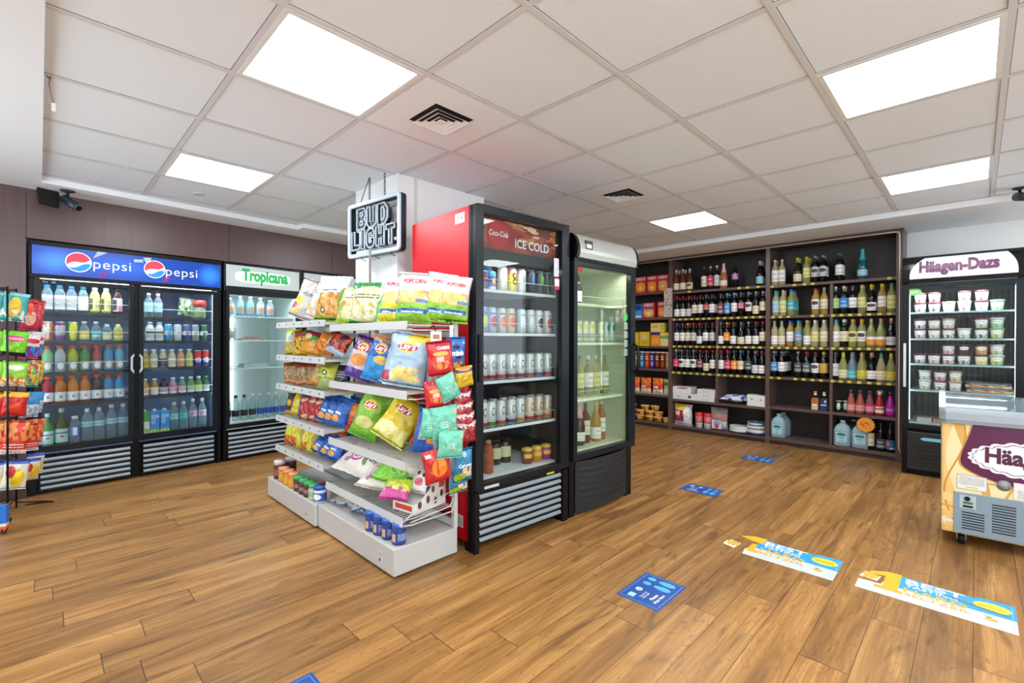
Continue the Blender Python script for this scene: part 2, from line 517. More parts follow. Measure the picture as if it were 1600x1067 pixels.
# shop front behind the camera: tall windows over a low sill, in two walls, unseen and added for fill light
mb = MB()
mb.box(-1.7, 6.6, -3.1, -3.0, 0, 0.30); mb.box(-1.7, 6.6, -3.1, -3.0, 2.34, 2.5)
for x0_, x1_ in ((-1.7, -1.6), (1.3, 4.9), (6.35, 6.6)): mb.box(x0_, x1_, -3.1, -3.0, 0.30, 2.34)
struct(ob('wall_front', mb, wallw_mat))
CLEARWIN = pane('window_glass', '#ffffff', .6)
for k, (x0_, x1_) in enumerate(((-1.6, 1.3), (4.9, 6.35))):
    struct(ob('window_%d' % (k + 1), MB().box(x0_, x1_, -3.055, -3.047, 0.30, 2.34), CLEARWIN))
mb = MB()
mb.box(-1.7, -1.6, -3.1, 5.6, 0, 0.30); mb.box(-1.7, -1.6, -3.1, 5.6, 2.34, 2.5)
for y0_, y1_ in ((-1.0, 2.6), (4.2, 5.6)): mb.box(-1.7, -1.6, y0_, y1_, 0.30, 2.34)
struct(ob('wall_side', mb, wallw_mat))
for k, (y0_, y1_) in enumerate(((-3.0, -1.0), (2.6, 4.2))):
    struct(ob('window_%d' % (k + 3), MB().box(-1.66, -1.652, y0_, y1_, 0.30, 2.34), CLEARWIN))
mb = MB().box(1.794, 2.62, 2.93, 3.552, 0.0, CEIL_Z)
pil = ob('wall_pillar', mb, wallw_mat); struct(pil)
mb = MB().box(1.935, 1.953, 2.918, 2.93, 0.0, CEIL_Z)
struct(ob('trim_2', mb, mat('conduit', '#d4d4d4', 0.5)))
# dark baseboard under the left panel
struct(ob('baseboard_left', MB().box(-1.6, -0.02, -0.024, -0.012, 0, 0.07), mat('baseboard', '#3d2b27', 0.5), None, (cx, cy, 0), (0, 0, ta)))

# ceiling lights
LED = mat('led_diffuser', '#f6fbff', 0.5, emit=PANEL_EMIT)
lbl = {(0, 3): 'large bright square ceiling light left of the square air vent', (0, 6): 'square ceiling light nearest the soda cooler bank on the left',
       (3, 0): 'large square ceiling light at the top right of the photo', (6, 0): 'square ceiling light above the tall ice cream freezer',
       (6, 3): 'square ceiling light in front of the left end of the wine shelves'}
for c in lights:
    x = T0X + TILE * c[0]; y = T0Y + TILE * c[1]
    if c in lbl: l, g = lbl[c], None
    else: l, g = 'square ceiling light out of the photo', 'ceiling lights out of the photo'
    if y < -2.5 or y + 0.6 > 4.86: continue
    t = thing('ceiling_light', l, 'ceiling light', (x + TILE / 2, y + TILE / 2, CEIL_Z), 0, g)
    h = TILE / 2 - 0.012; q = 0.273
    f = MB()
    f.box(-h, h, -h, -q, -0.006, 0.02); f.box(-h, h, q, h, -0.006, 0.02); f.box(-h, -q, -q, q, -0.006, 0.02); f.box(q, h, -q, q, -0.006, 0.02)
    ob('frame', f, WHITE, t)
    ob('diffuser', MB().box(-q, q, -q, q, -0.003, 0.01), LED, t)

# square air vents: nested louvre frames around a flat dark plate painting the throat's shade
for c, l in zip(vents, ('square air vent beside the largest ceiling light', 'square air vent above the glass door coolers')):
    x = T0X + TILE * (c[0] + .5); y = T0Y + TILE * (c[1] + .5)
    t = thing('air_vent', l, 'air vent', (x, y, CEIL_Z))
    h = TILE / 2 - 0.014
    a = 0.125
    f = MB()
    f.box(-h, h, -h, -a, -0.005, 0.01); f.box(-h, h, a, h, -0.005, 0.01); f.box(-h, -a, -a, a, -0.005, 0.01); f.box(a, h, -a, a, -0.005, 0.01)
    ob('face_plate', f, gyp_mat, t)
    ob('throat', MB().box(-a, a, -a, a, -0.002, 0.004), mat('throat_shade', '#141414', 0.9), t)
    f = MB()
    for r in (0.110, 0.080, 0.050):
        for s in range(4):
            ang = s * PI / 2
            ca, sa = math.cos(ang), math.sin(ang)
            P = lambda u, v, z: (u * ca - v * sa, u * sa + v * ca, z)
            f.quad(P(-r, -r, -0.020), P(r, -r, -0.020), P(r - 0.023, -r + 0.023, -0.0095), P(-r + 0.023, -r + 0.023, -0.0095))
    f.box(-0.022, 0.022, -0.022, 0.022, -0.020, -0.016)
    ob('louvre', f, gyp_mat, t)

# small round smoke disc between tile joints
t = ob('smoke_detector', MB().lathe([(0.0, -0.012), (0.035, -0.012), (0.045, -0.004), (0.046, 0.0)], 20), mat('disc', '#c9c9c9', 0.6), None, (0.912, 4.50, CEIL_Z))
tag(t, 'small flat round disc on the ceiling tile near the left cooler', 'smoke detector')

# dangling wire from the ceiling edge
t = thing('ceiling_wire', 'short brown wire with white plug dangling from the ceiling edge', 'wire', (0.035, 2.98, CEIL_Z))
ob('cord', MB().tube([(0, 0, 0.0), (-0.004, -0.005, -0.04), (0.004, 0, -0.09), (0.012, 0, -0.12)], 0.003, 6), mat('brown_cord', '#8d6b60', 0.6), t)
ob('plug', MB().box(0.004, 0.018, -0.005, 0.005, -0.155, -0.118), WHITE, t)
ob('socket_hole', MB().box(-0.012, 0.004, -0.012, 0.012, -0.003, 0.001), BLACK2, t)

# security cameras
def security_camera(loc, rz, label, tilt=0.5):
    t = thing('security_camera', label, 'security camera', loc, rz)
    dk = mat('camera_body', '#22313a', 0.35)
    ob('mount', MB().lathe([(0.045, 0.0), (0.045, -0.008), (0.02, -0.016), (0.012, -0.02)][::-1], 20), dk, t)
    ob('arm', MB().tube([(0, 0, -0.01), (0, 0, -0.055), (0, -0.012, -0.068)], 0.010, 8), dk, t)
    d = Vector((0, -math.cos(tilt), -math.sin(tilt)))
    p = Vector((0, 0.03, -0.062))
    ob('housing', MB().tube([p, p + d * 0.145], 0.033, 18), dk, t)
    ob('lens', MB().tube([p + d * 0.1455, p + d * 0.149], 0.022, 16), mat('lens', '#0b1016', 0.1), t)
    ob('lens_ring', MB().tube([p + d * 0.145, p + d * 0.147], 0.0275, 16), mat('ring', '#7d8d96', 0.3), t)
    return t
security_camera((0.155, 4.99, 2.362), R(38), 'dark security camera on the ceiling beside a black square panel', 0.55)
security_camera((5.33, -0.235, 2.405), R(-62), 'dark security camera hanging above the tall ice cream freezer', 0.25)
t = ob('black_speaker', MB().prism([(-0.055, -0.02), (0.055, -0.035), (0.06, 0.09), (-0.06, 0.10)], 0, 0.03, 'y'), mat('matte_black', '#050505', 0.7), None, (0.055, 5.02, 2.268), (R(-18), 0, R(12)))
tag(t, 'black square panel hung under the ceiling beside the security camera', 'speaker')
# ---------------------------------------------------------------- glass-door coolers
LINER_B = mat('liner_blue_grey', '#7f9bc4', 0.5)
LINER_W = mat('liner_white', '#dfe9e6', 0.5)
LINER_D = mat('liner_dark', '#2c3134', 0.5)
WIRE = mat('wire_white', '#d9dcdc', 0.4)
WIRE_D = mat('wire_dark', '#272b2f', 0.4)
STRIP = mat('led_strip', '#eaf6ff', 0.5, emit=7.0)

def wire_shelf(name, parent, x0, x1, y0, y1, z, m, rail=0.055, rods=14):
    """rod shelf with a raised front rail; top of the rods at z"""
    f = MB()
    f.box(x0, x1, y0, y0 + 0.012, z - 0.022, z - 0.002)                     # front label lip
    for k in range(rods + 1):
        x = x0 + (x1 - x0) * k / rods
        f.box(x - 0.0015, x + 0.0015, y0, y1, z - 0.005, z - 0.001)
    f.box(x0, x1, y1 - 0.006, y1, z - 0.012, z - 0.002)
    if rail:
        f.tube([(x0, y0 + 0.004, z - 0.01), (x0, y0 + 0.004, z + rail), (x1, y0 + 0.004, z + rail), (x1, y0 + 0.004, z - 0.01)], 0.0022, 5)
    return ob(name, f, m, parent)

def door_frame(parent, x0, x1, z0, z1, gx0, gx1, gz0, gz1, y0=-0.028, y1=0.0, m=None, glass=None):
    """one glazed door: frame > glass"""
    f = MB()
    f.box(x0, gx0, y0, y1, z0, z1); f.box(gx1, x1, y0, y1, z0, z1)
    f.box(gx0, gx1, y0, y1, z0, gz0); f.box(gx0, gx1, y0, y1, gz1, z1)
    d = ob('door', f, m or FRAME, parent, bev=0.003)
    ob('glass', MB().box(gx0 - 0.004, gx1 + 0.004, (y0 + y1) / 2 - 0.004, (y0 + y1) / 2 + 0.002, gz0 - 0.004, gz1 + 0.004), glass or DOORGLASS, d)
    return d

def cabinet_shell(parent, w, h, d, z0, body, liner, t=0.05, zt=None):
    """box open at the front; inner liner as its own part"""
    zt = zt or h
    f = MB()
    f.box(0, t, 0.0, d, 0.0, h); f.box(w - t, w, 0.0, d, 0.0, h)
    f.box(t, w - t, d - t, d, 0.0, h); f.box(t, w - t, 0.0, d - t, zt, h); f.box(t, w - t, 0.03, d - t, 0.0, z0)
    b = ob('cabinet', f, body, parent)
    e = 0.004
    g = MB()
    g.box(t, t + e, 0.004, d - t, z0, zt); g.box(w - t - e, w - t, 0.004, d - t, z0, zt)
    g.box(t + e, w - t - e, d - t - e, d - t, z0, zt); g.box(t + e, w - t - e, 0.004, d - t - e, zt - e, zt); g.box(t + e, w - t - e, 0.004, d - t - e, z0, z0 + e)
    ob('liner', g, liner, parent)
    return b

def slat_grille(parent, x0, x1, z0, z1, n, back=BLACK, sm=SLAT, y=-0.012, hs=0.014):
    g = ob('grille', MB().box(x0, x1, y, 0.02, z0, z1), back, parent)
    f = MB()
    for k in range(n):
        z = z0 + (z1 - z0) * (k + 0.5) / n
        f.quad((x0 + 0.01, y - 0.012, z - hs * .2), (x1 - 0.01, y - 0.012, z - hs * .2), (x1 - 0.01, y - 0.001, z + hs), (x0 + 0.01, y - 0.001, z + hs))
        f.quad((x0 + 0.01, y - 0.001, z - hs), (x1 - 0.01, y - 0.001, z - hs), (x1 - 0.01, y - 0.012, z - hs * .2), (x0 + 0.01, y - 0.012, z - hs * .2))
    ob('slat', f, sm, g)
    return g

def lamp(name, parent, loc, rot, sx, sy, power, col=(1, 1, 1)):
    l = bpy.data.lights.new(name, 'AREA'); l.shape = 'RECTANGLE'; l.size = sx; l.size_y = sy; l.energy = power; l.color = col
    o = bpy.data.objects.new(name, l); COL.objects.link(o); o.parent = parent; o.location = loc; o.rotation_euler = rot
    return o

BANK = dict(loc=(cx, cy, 0), rot=(0, 0, ta))
def bank_pt(x, d=0.0, z=0.0):
    p = Vector((cx, cy, 0)) + ex * x + ey * d
    return (p.x, p.y, z)

# --- two-door soda cooler with a blue backlit sign
def soda_cooler():
    t = thing('beverage_cooler', 'wide black two-door soda cooler under a blue lit sign at the left wall', 'cooler', bank_pt(0), ta)
    w, h, d = 1.325, 1.98, 0.72
    cabinet_shell(t, w, h, d, 0.31, BLACK, LINER_B, 0.035, 1.70)
    ob('centre_post', MB().box(0.635, 0.675, -0.004, 0.05, 0.30, 1.70), BLACK, t)
    ob('head_frame', MB().box(0.0, w, -0.02, 0.2, 1.69, 1.722).box(0.0, w, -0.02, 0.2, 1.945, h).box(0, 0.012, -0.02, 0.2, 1.722, 1.945).box(w - .012, w, -.02, .2, 1.722, 1.945), BLACK, t, bev=0.004)
    # sign face: deep blue print, paler pools of backlight painted into its colour
    m, nt, b = principled('blue_sign')
    uv = nt.add('ShaderNodeUVMap').outputs[0]
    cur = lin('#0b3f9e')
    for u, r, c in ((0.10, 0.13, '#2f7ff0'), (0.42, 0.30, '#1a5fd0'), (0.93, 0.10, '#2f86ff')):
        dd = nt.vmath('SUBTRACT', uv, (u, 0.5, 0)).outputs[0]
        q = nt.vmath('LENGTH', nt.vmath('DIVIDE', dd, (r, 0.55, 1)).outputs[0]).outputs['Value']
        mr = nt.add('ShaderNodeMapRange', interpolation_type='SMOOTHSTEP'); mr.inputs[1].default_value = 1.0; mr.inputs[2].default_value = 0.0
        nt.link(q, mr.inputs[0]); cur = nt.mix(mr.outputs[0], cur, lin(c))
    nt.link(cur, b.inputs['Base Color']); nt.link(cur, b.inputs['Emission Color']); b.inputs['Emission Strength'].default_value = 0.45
    b.inputs['Roughness'].default_value = 0.25
    s = ob('sign', MB().box(0.012, 1.313, -0.024, 0.0, 1.722, 1.945), m, t)
    y = -0.0262
    W0 = mat('sign_white', '#ffffff', 0.4, emit=0.55); RD = mat('sign_red', '#e0304a', 0.4, emit=0.35); BL = mat('sign_blue', '#1789d8', 0.4, emit=0.35)
    for gx, gz, r, tx, tz, tw in ((0.279, 1.840, 0.080, 0.492, 1.826, 0.245), (0.784, 1.842, 0.078, 0.99, 1.822, 0.245)):
        disc = lambda rr, n=40: [(gx + rr * math.cos(2 * PI * k / n), gz + rr * math.sin(2 * PI * k / n)) for k in range(n)]
        ob('globe_logo', MB().prism(disc(r), y, y - 0.002), W0, s)
        r2_ = r * 0.93
        ang = lambda a: (gx + r2_ * math.cos(a), gz + r2_ * math.sin(a))
        top = [ang(R(20 + a * (200 - 20) / 24)) for a in range(25)]                     # red cap with a wavy lower edge
        wave = [(gx + r2_ * (-0.94 + 1.88 * k / 12), gz + r2_ * (-0.30 + 0.62 * k / 12 + 0.13 * math.sin(PI * 2 * k / 12))) for k in range(1, 12)]
        ob('globe_logo', MB().prism(top + wave, y - 0.002, y - 0.003), RD, s)
        bot = [ang(R(216 + a * (352 - 216) / 20)) for a in range(21)]
        wave = [(gx + r2_ * (0.98 - 1.75 * k / 12), gz + r2_ * (-0.12 - 0.46 * k / 12 + 0.12 * math.sin(PI * 2 * k / 12))) for k in range(1, 12)]
        ob('globe_logo', MB().prism(bot + wave, y - 0.002, y - 0.003), BL, s)
        flat_text('lettering', 'pepsi', tw, W0, s, (tx, y - 0.001, tz), hk=0.95, bold=-0.01, space=1.06)
    PK = mat('pink_marker', '#d01f6e', 0.5, emit=0.2)
    for px_, pz in ((0.430, 1.756), (0.868, 1.756)):          # scrawled marker on the sign
        f = MB()
        for k in range(3):
            a = 0.5 + k * 0.02
            f.tube([(px_ - .022 + .016 * k, y - .001, pz - .03 + .01 * k), (px_ - .012 + .018 * k, y - .001, pz + .012 + .012 * k), (px_ - .004 + .018 * k, y - .001, pz - .016 + .014 * k)], 0.003, 4)
        ob('marker_scrawl', f, PK, s)
    TP = mat('tape', '#b9c6d8', 0.4)
    ob('peeled_tape', MB().prism([(0.395, 1.944), (0.46, 1.944), (0.385, 1.895), (0.368, 1.885)], y, y - .0008), TP, s)
    f = MB().prism([(0.70, 1.935), (0.762, 1.942), (0.738, 1.872), (0.73, 1.872)], y, y - .0008); ob('peeled_tape', f, TP, s); f = MB(); f.prism([(0.635, 1.912), (0.70, 1.918), (0.702, 1.892), (0.637, 1.887)], y, y - .0008)
    ob('peeled_tape', f, TP, s)
    HG = mat('handle_grey', '#b9c2c6', 0.4)
    for k, (a, b_, ga, gb) in enumerate(((0.022, 0.638, 0.065, 0.605), (0.670, 1.298, 0.703, 1.250))):
        dr = door_frame(t, a, b_, 0.325, 1.678, ga, gb, 0.378, 1.648)
        hx = 0.632 if k == 0 else 0.676
        sg = -1 if k == 0 else 1
        hx0 = hx - 0.004 * sg
        ob('handle', MB().prism([(hx0, 1.09), (hx0, 1.07), (hx0 + sg * .010, 1.05), (hx0 + sg * .010, 0.96), (hx0, 0.94), (hx0, 0.918), (hx0 + sg * .024, 0.95), (hx0 + sg * .024, 1.06)] if k else
                                [(hx0, 1.09), (hx0 - .024, 1.06), (hx0 - .024, 0.95), (hx0, 0.918), (hx0, 0.94), (hx0 - .010, 0.96), (hx0 - .010, 1.05), (hx0, 1.07)], -0.04, -0.028), HG, dr)
        slat_grille(t, 0.05 + k * 0.645, 0.622 + k * 0.645, 0.025, 0.29, 6)
    f = MB().prism([(0.085 + 0.028 * math.cos(2 * PI * k / 16), 1.663 + 0.009 * math.sin(2 * PI * k / 16)) for k in range(16)], -0.029, -0.031)
    ob('maker_badge', f, BLACK2, t); flat_text('lettering', 'True', 0.03, WHITEPRINT, t, (0.085, -0.0316, 1.663), shear=.2)
    ob('sticker', MB().box(0.122, 0.145, -0.0295, -0.028, 1.656, 1.668), mat('blue_sticker', '#4aa3dc', 0.5), t)
    for zz, rl in ((1.439, .05), (1.199, .06), (0.946, .085), (0.696, .085)): wire_shelf('shelf', t, 0.045, 0.632, 0.07, 0.60, zz, WIRE_D, 0)
    for zz in (1.439, 1.199, 0.946, 0.696): ob('shelf_rail', MB().tube([(0.045, 0.07, zz), (0.045, 0.07, zz + .075), (0.63, 0.07, zz + .075), (0.63, 0.07, zz)], 0.0025, 5), WIRE, t)
    for zz in (1.421, 1.198, 0.951, 0.698): wire_shelf('shelf', t, 0.678, 1.28, 0.07, 0.60, zz, WIRE_D, 0)
    for zz in (1.421, 1.198, 0.951, 0.698): ob('shelf_rail', MB().tube([(0.68, 0.07, zz), (0.68, 0.07, zz + .07), (1.28, 0.07, zz + .07), (1.28, 0.07, zz)], 0.0025, 5), WIRE, t)
    ob('floor_rack', MB().box(0.045, 1.28, 0.06, 0.62, 0.335, 0.352), WIRE_D, t)
    for x in (0.05, 1.273):
        ob('light_tube', MB().box(x - .006, x + .006, 0.045, 0.06, 0.40, 1.66), STRIP, t)
    lamp('cooler_lamp', t, (0.34, 0.05, 1.685), (R(-20), 0, 0), 0.55, 0.03, 3.2, (0.75, 0.88, 1.0))
    lamp('cooler_lamp', t, (0.98, 0.05, 1.685), (R(-20), 0, 0), 0.55, 0.03, 3.2, (0.75, 0.88, 1.0))
    return t
soda = soda_cooler()

# --- white juice cooler beside it, and its blank-signed neighbour
def juice_cooler(x, label, text):
    t = thing('beverage_cooler', label, 'cooler', bank_pt(x), ta)
    w, h, d = 0.775 if text else 0.70, 1.985, 0.72
    cabinet_shell(t, w, h, d, 0.31, BLACK, LINER_W, 0.03, 1.715)
    ob('head_frame', MB().box(0, w, -.02, .2, 1.70, 1.752).box(0, w, -.02, .2, 1.965, h).box(0, .018, -.02, .2, 1.752, 1.965).box(w - .022, w, -.02, .2, 1.752, 1.965), FRAME, t, bev=.004)
    s = ob('sign', MB().box(0.018, w - .022, -0.018, 0.0, 1.752, 1.965), mat('pale_sign', '#c4cfce', 0.35, emit=0.12), t)
    if text:
        GR = mat('green_letters', '#15a050', 0.4, emit=0.4)
        halo = mat('letter_glow', '#e4ffe0', 0.4, emit=0.8)
        f = MB(); n = 36
        f.prism([(0.375 + (0.275 * (abs(math.cos(2 * PI * k / n)) ** .5) * (1 if math.cos(2 * PI * k / n) > 0 else -1)), 1.856 + 0.058 * (abs(math.sin(2 * PI * k / n)) ** .6) * (1 if math.sin(2 * PI * k / n) > 0 else -1) - 0.0) for k in range(n)], -0.0185, -0.0195)
        ob('letter_halo', f, halo, s)  # emissive oval imitating the glow around the lettering
        flat_text('lettering', text, 0.465, GR, s, (0.394, -0.024, 1.858), bold=0.05, hk=1.45)
    dr = door_frame(t, 0.018, w - .022, 0.325, 1.70, 0.045, w - .055, 0.366, 1.665)
    slat_grille(t, 0.03, w - .03, 0.02, 0.29, 6)
    for zz in (1.461, 1.211, 0.922):
        f = MB().box(0.035, w - .035, 0.07, 0.60, zz - .014, zz - .002)
        ob('shelf', f, mat('glass_shelf', '#dfeeea', 0.2), t)
    ob('floor_rack', MB().box(0.035, w - .035, 0.06, 0.62, 0.345, 0.372), WHITE, t)
    ob('light_tube', MB().box(0.30, 0.316, 0.63, 0.642, 0.42, 1.62), STRIP, t)
    ob('air_duct', MB().tube([(0.17, 0.655, 0.4), (0.17, 0.655, 1.6)], 0.006, 6), WIRE, t)
    lamp('cooler_lamp', t, (w / 2, 0.05, 1.70), (R(-18), 0, 0), 0.6, 0.03, 7.0, (0.88, 1.0, 0.97))
    return t
juice = juice_cooler(1.346, 'tall cooler with a pale sign reading green letters beside the soda cooler', 'Tropicana')
juice_cooler(2.137, 'cooler with a blank pale sign half hidden behind the chip bags', None)

# --- tall red soda refrigerator at the end of the aisle
def red_fridge():
    fa = R(-3.4)
    t = thing('beverage_cooler', 'tall red-sided single door drink fridge beside the chip shelves', 'fridge', (1.737, 2.055, 0), fa)
    w, h, d = 0.79, 1.995, 0.66
    RED = mat('red_enamel', '#cf1220', 0.35)
    f = MB()
    f.box(0, 0.035, 0.0, d, 0.05, h); f.box(w - .035, w, 0.0, d, 0.05, h); f.box(0.035, w - .035, d - .04, d, 0.05, h); f.box(0.035, w - .035, 0, d - .04, 1.955, h); f.box(0.035, w - .035, 0.02, d - .04, 0.05, 0.36)
    ob('cabinet', f, RED, t, bev=.004)
    g = MB()
    g.box(0.035, 0.04, 0.004, d - .045, 0.36, 1.955); g.box(w - .04, w - .035, 0.004, d - .045, 0.36, 1.955); g.box(0.04, w - .04, d - .045, d - .04, .36, 1.955); g.box(.04, w - .04, .004, d - .045, 1.95, 1.955); g.box(.04, w - .04, .004, d - .045, .36, .365)
    ob('liner', g, LINER_D, t)
    # black side edge and door
    ob('front_trim', MB().box(-0.002, 0.012, -0.012, 0.018, 0.02, h - .005), BLACK, t)
    dr = door_frame(t, 0.0, w, 0.36, 1.992, 0.05, w - .075, 0.40, 1.945, -0.055, -0.012)
    ob('handle', MB().prism([(0.008, 1.25), (0.022, 1.25), (0.022, 0.98), (0.008, 0.98)], -0.075, -0.055).box(0.010, 0.02, -0.07, -0.05, 0.985, 1.0).box(.010, .02, -.07, -.05, 1.23, 1.245), BLACK2, dr, bev=.003)
    # header behind the glass: photo print of ice and cola, red disc, lettering
    hp = pat('ice_cola_print', '#6f1a12', [('n', 0, 1, 0, 1, 3, .50, '#963a1e'), ('n', .3, 1, .35, 1, 3.5, .54, '#b9713f'), ('n', .4, 1, .6, 1, 5, .60, '#d9b48c'), ('e', .28, .45, .2, .5, '#8c1812')], .3, emit=0.12)
    s = ob('header_sign', MB().box(0.055, w - .08, 0.0, 0.012, 1.76, 1.943), hp, t)
    RDS = mat('red_disc', '#b3121c', 0.4, emit=.1)
    ob('disc_logo', MB().prism([(0.205 + .082 * math.cos(2 * PI * k / 40), 1.855 + .082 * math.sin(2 * PI * k / 40)) for k in range(40)], -0.003, 0.0), RDS, s)
    flat_text('lettering', 'Coca-Cola', 0.150, WHITEPRINT, s, (0.205, -0.0045, 1.858), shear=.35, bold=.012, hk=1.35)
    flat_text('lettering', 'ICE COLD', 0.30, WHITEPRINT, s, (0.49, -0.003, 1.818), bold=.015, hk=1.1)
    ob('apron', MB().prism([(-.004, 1.76), (0.006, 1.75), (0.06, 1.70), (0.07, 1.705), (0.01, 1.765)], 0.05, w - .08, 'x'), mat('apron_grey', '#50565a', .4), t)
    for zz in (1.525, 1.262, 0.972, 0.685):
        sh = MB().box(0.042, w - .045, 0.03, 0.036, zz - .018, zz)
        for k in range(20):
            x = 0.05 + k * (w - .1) / 19; sh.box(x - .0015, x + .0015, 0.03, 0.56, zz - .005, zz - .001)
        ob('shelf', sh, WIRE, t)
        ob('shelf_rail', MB().tube([(0.045, 0.032, zz), (0.045, 0.032, zz + .06), (w - .05, 0.032, zz + .06), (w - .05, 0.032, zz)], 0.002, 5), WIRE, t)
    ob('floor_rack', MB().box(0.042, w - .045, 0.03, 0.58, 0.385, 0.40), WHITE, t)
    gr = slat_grille(t, 0.03, w - .05, 0.045, 0.335, 7, y=-0.03)
    ob('base_post', MB().box(0.0, 0.03, -0.045, 0.05, 0.0, 0.345), BLACK, t); ob('base_post', MB().box(w - .05, w, -.045, .05, 0.0, .345), BLACK, t)
    ob('grille_cap', MB().box(0.03, w - .05, -0.03, 0.02, 0.335, 0.352), BLACK2, t)
    ob('sticker', MB().box(0.60, 0.67, -.0312, -.03, 0.337, 0.35), mat('yellow_sticker', '#d9d22a', .5), t)
    ob('sticker', MB().box(0.06, 0.17, -.0562, -.055, 0.362, 0.378), mat('silver_sticker', '#b9bdc0', .4), dr)
    # pale notices stuck on the glass and a paper tag on the side
    ob('notice', MB().box(0.655, 0.70, -.0385, -.0375, 1.64, 1.76), pat('notice_print', '#e8e4ee', [('r', .1, .9, .62, .9, '#d8c9e4'), ('l', .12, .88, .1, .58, 6, '#8d8aa0')]), dr)
    ob('notice', MB().box(0.662, 0.705, -.0385, -.0375, 1.555, 1.632), pat('tag_print', '#ece8e4', [('r', 0, 1, 0, .28, '#c8203a'), ('r', 0, 1, .9, 1, '#c8203a')]), dr)
    ob('paper_tag', MB().box(-.0015, 0.0, 0.06, 0.155, 1.905, 1.965), pat('paper_tag_print', '#e8c8c8', [('r', .3, .45, .3, .7, '#d48a8a'), ('r', .6, .8, .3, .7, '#d48a8a')]), t)
    ob('paper_tag', MB().box(-.0015, 0.0, 0.07, 0.13, 0.12, 0.19), pat('paper_label', '#d9d5d2', [('l', .1, .9, .1, .9, 7, '#77706e')]), t)
    ob('foot', MB().lathe([(0.02, 0), (0.02, .05)], 12, c=(.05, .06)), BLACK2, t); ob('foot', MB().lathe([(0.02, 0), (0.02, .05)], 12, c=(w - .05, .06)), BLACK2, t)
    ob('foot', MB().lathe([(0.02, 0), (0.02, .05)], 12, c=(.05, d - .06)), BLACK2, t); ob('foot', MB().lathe([(0.02, 0), (0.02, .05)], 12, c=(w - .05, d - .06)), BLACK2, t)
    lamp('cooler_lamp', t, (w / 2, 0.03, 1.69), (R(-15), 0, 0), 0.6, 0.03, 1.0)
    return t
fridge = red_fridge()

def arc(cy_, cz, r, a0, a1, n=8): return [(cy_ + r * math.cos(R(a0 + (a1 - a0) * k / n)), cz + r * math.sin(R(a0 + (a1 - a0) * k / n))) for k in range(n + 1)]

# --- wine cooler with a curved silver canopy, and the ice cream freezer built the same way
def canopy_fridge(kind, loc, rz, label, w, d, h, zc, zb):
    t = thing('upright_freezer' if kind == 'ice' else 'wine_cooler', label, 'fridge', loc, rz)
    ice = kind == 'ice'
    LIN = mat('liner_pale_green', '#bcc4aa', 0.5) if not ice else mat('liner_steel', '#7f8f93', 0.45)
    cabinet_shell(t, w, h - .02, d, zb + 0.03, BLACK, LIN, 0.04, zc)
    # canopy: curved front swept across the width
    prof = [(0.10, h)] + [(-0.005 - 0.075 * math.sin(R(a)), zc + 0.012 + (h - zc - 0.012) * math.cos(R(a)) ** 0.8) for a in (4, 12, 20, 28, 36, 44, 52, 60, 68, 76, 84)] + [(-0.07, zc + 0.005), (0.10, zc)]
    f = MB()
    n = len(prof)
    inner = 0.055 if ice else 0.03
    ob('canopy_end', MB().prism(prof, 0.0, inner, 'x'), mat('gloss_black', '#0c0e10', .12), t)
    ob('canopy_end', MB().prism(prof, w - inner, w, 'x'), mat('gloss_black', '#0c0e10', .12), t)
    face = MB()
    xs0, xs1 = inner, w - inner
    for k in range(n - 1):
        a, b_ = prof[k], prof[k + 1]
        face.quad((xs0, b_[0], b_[1]), (xs1, b_[0], b_[1]), (xs1, a[0], a[1]), (xs0, a[0], a[1]))
    for i, q in enumerate(face.uv): face.uv[i] = ((0, 1 - (i + 1) / (n - 1)), (1, 1 - (i + 1) / (n - 1)), (1, 1 - i / (n - 1)), (0, 1 - i / (n - 1)))
    if ice:
        c = ob('canopy', face, mat('canopy_black', '#101315', .15), t)
        def on(x, z):                                     # a point on the curved canopy face
            k = (z - zc - 0.012) / (h - zc - 0.012); k = max(0.0, min(1.0, k))
            a = math.acos(min(1.0, k ** 1.25))
            return (x, -0.005 - 0.075 * math.sin(a) - 0.004, z)
        pl = MB()
        # lit white panel with rounded upper corners
        def pf(u, v):
            z = zc + 0.03 + (h - zc - 0.055) * v
            x0, x1 = 0.055, w - 0.04
            cut = 0.10 * max(0.0, (v - 0.15) / 0.85) ** 2.2
            x = x0 + cut + (x1 - x0 - 2 * cut * 0.8) * u
            return on(x, z)
        pl.grid(pf, 24, 24)
        s = ob('sign', pl, mat('lilac_sign', '#c0c0d8', 0.3, emit=0.30), t)
        PUR = mat('plum_letters', '#5e1145', 0.4)
        tm = text_mb('Häagen-Dazs', 0.50, lambda x, z: (lambda p: (p[0], p[1] - .008, p[2]))(on(w / 2 - .013 + x, zc + .118 + z)), bold=.045, hk=1.4)
        ob('lettering', tm, PUR, s, fix=False)
    else:
        c = ob('canopy', face, mat('canopy_silver', '#b9bdb8', 0.3, 0.25), t, bev=0)
        ob('canopy_sticker', MB().box(0.085, 0.165, -0.079, -0.070, zc + .065, zc + .125), pat('canopy_sticker_print', '#101214', [('r', .15, .85, .15, .6, '#e9e9e9')]), t)
        ob('head_strip', MB().box(0, w, -0.05, 0.02, zc - .02, zc + .01), mat('gloss_black', '#0c0e10', .12), t)
    gx0, gx1 = (0.035, w - .065) if not ice else (0.05, w - .05)
    dr = door_frame(t, 0.0, w, zb + .005, zc - .012, gx0, gx1, zb + .05, zc - .05, -0.05, -0.006, None, None if ice else pane('polished_glass', '#f2f6f2', 1.0))
    return t, dr

wt, wd = canopy_fridge('wine', (2.553, 1.985, 0), R(-2.2), 'black wine cooler with a silver curved canopy behind the red-sided fridge', 0.755, 0.62, 1.955, 1.78, 0.385)
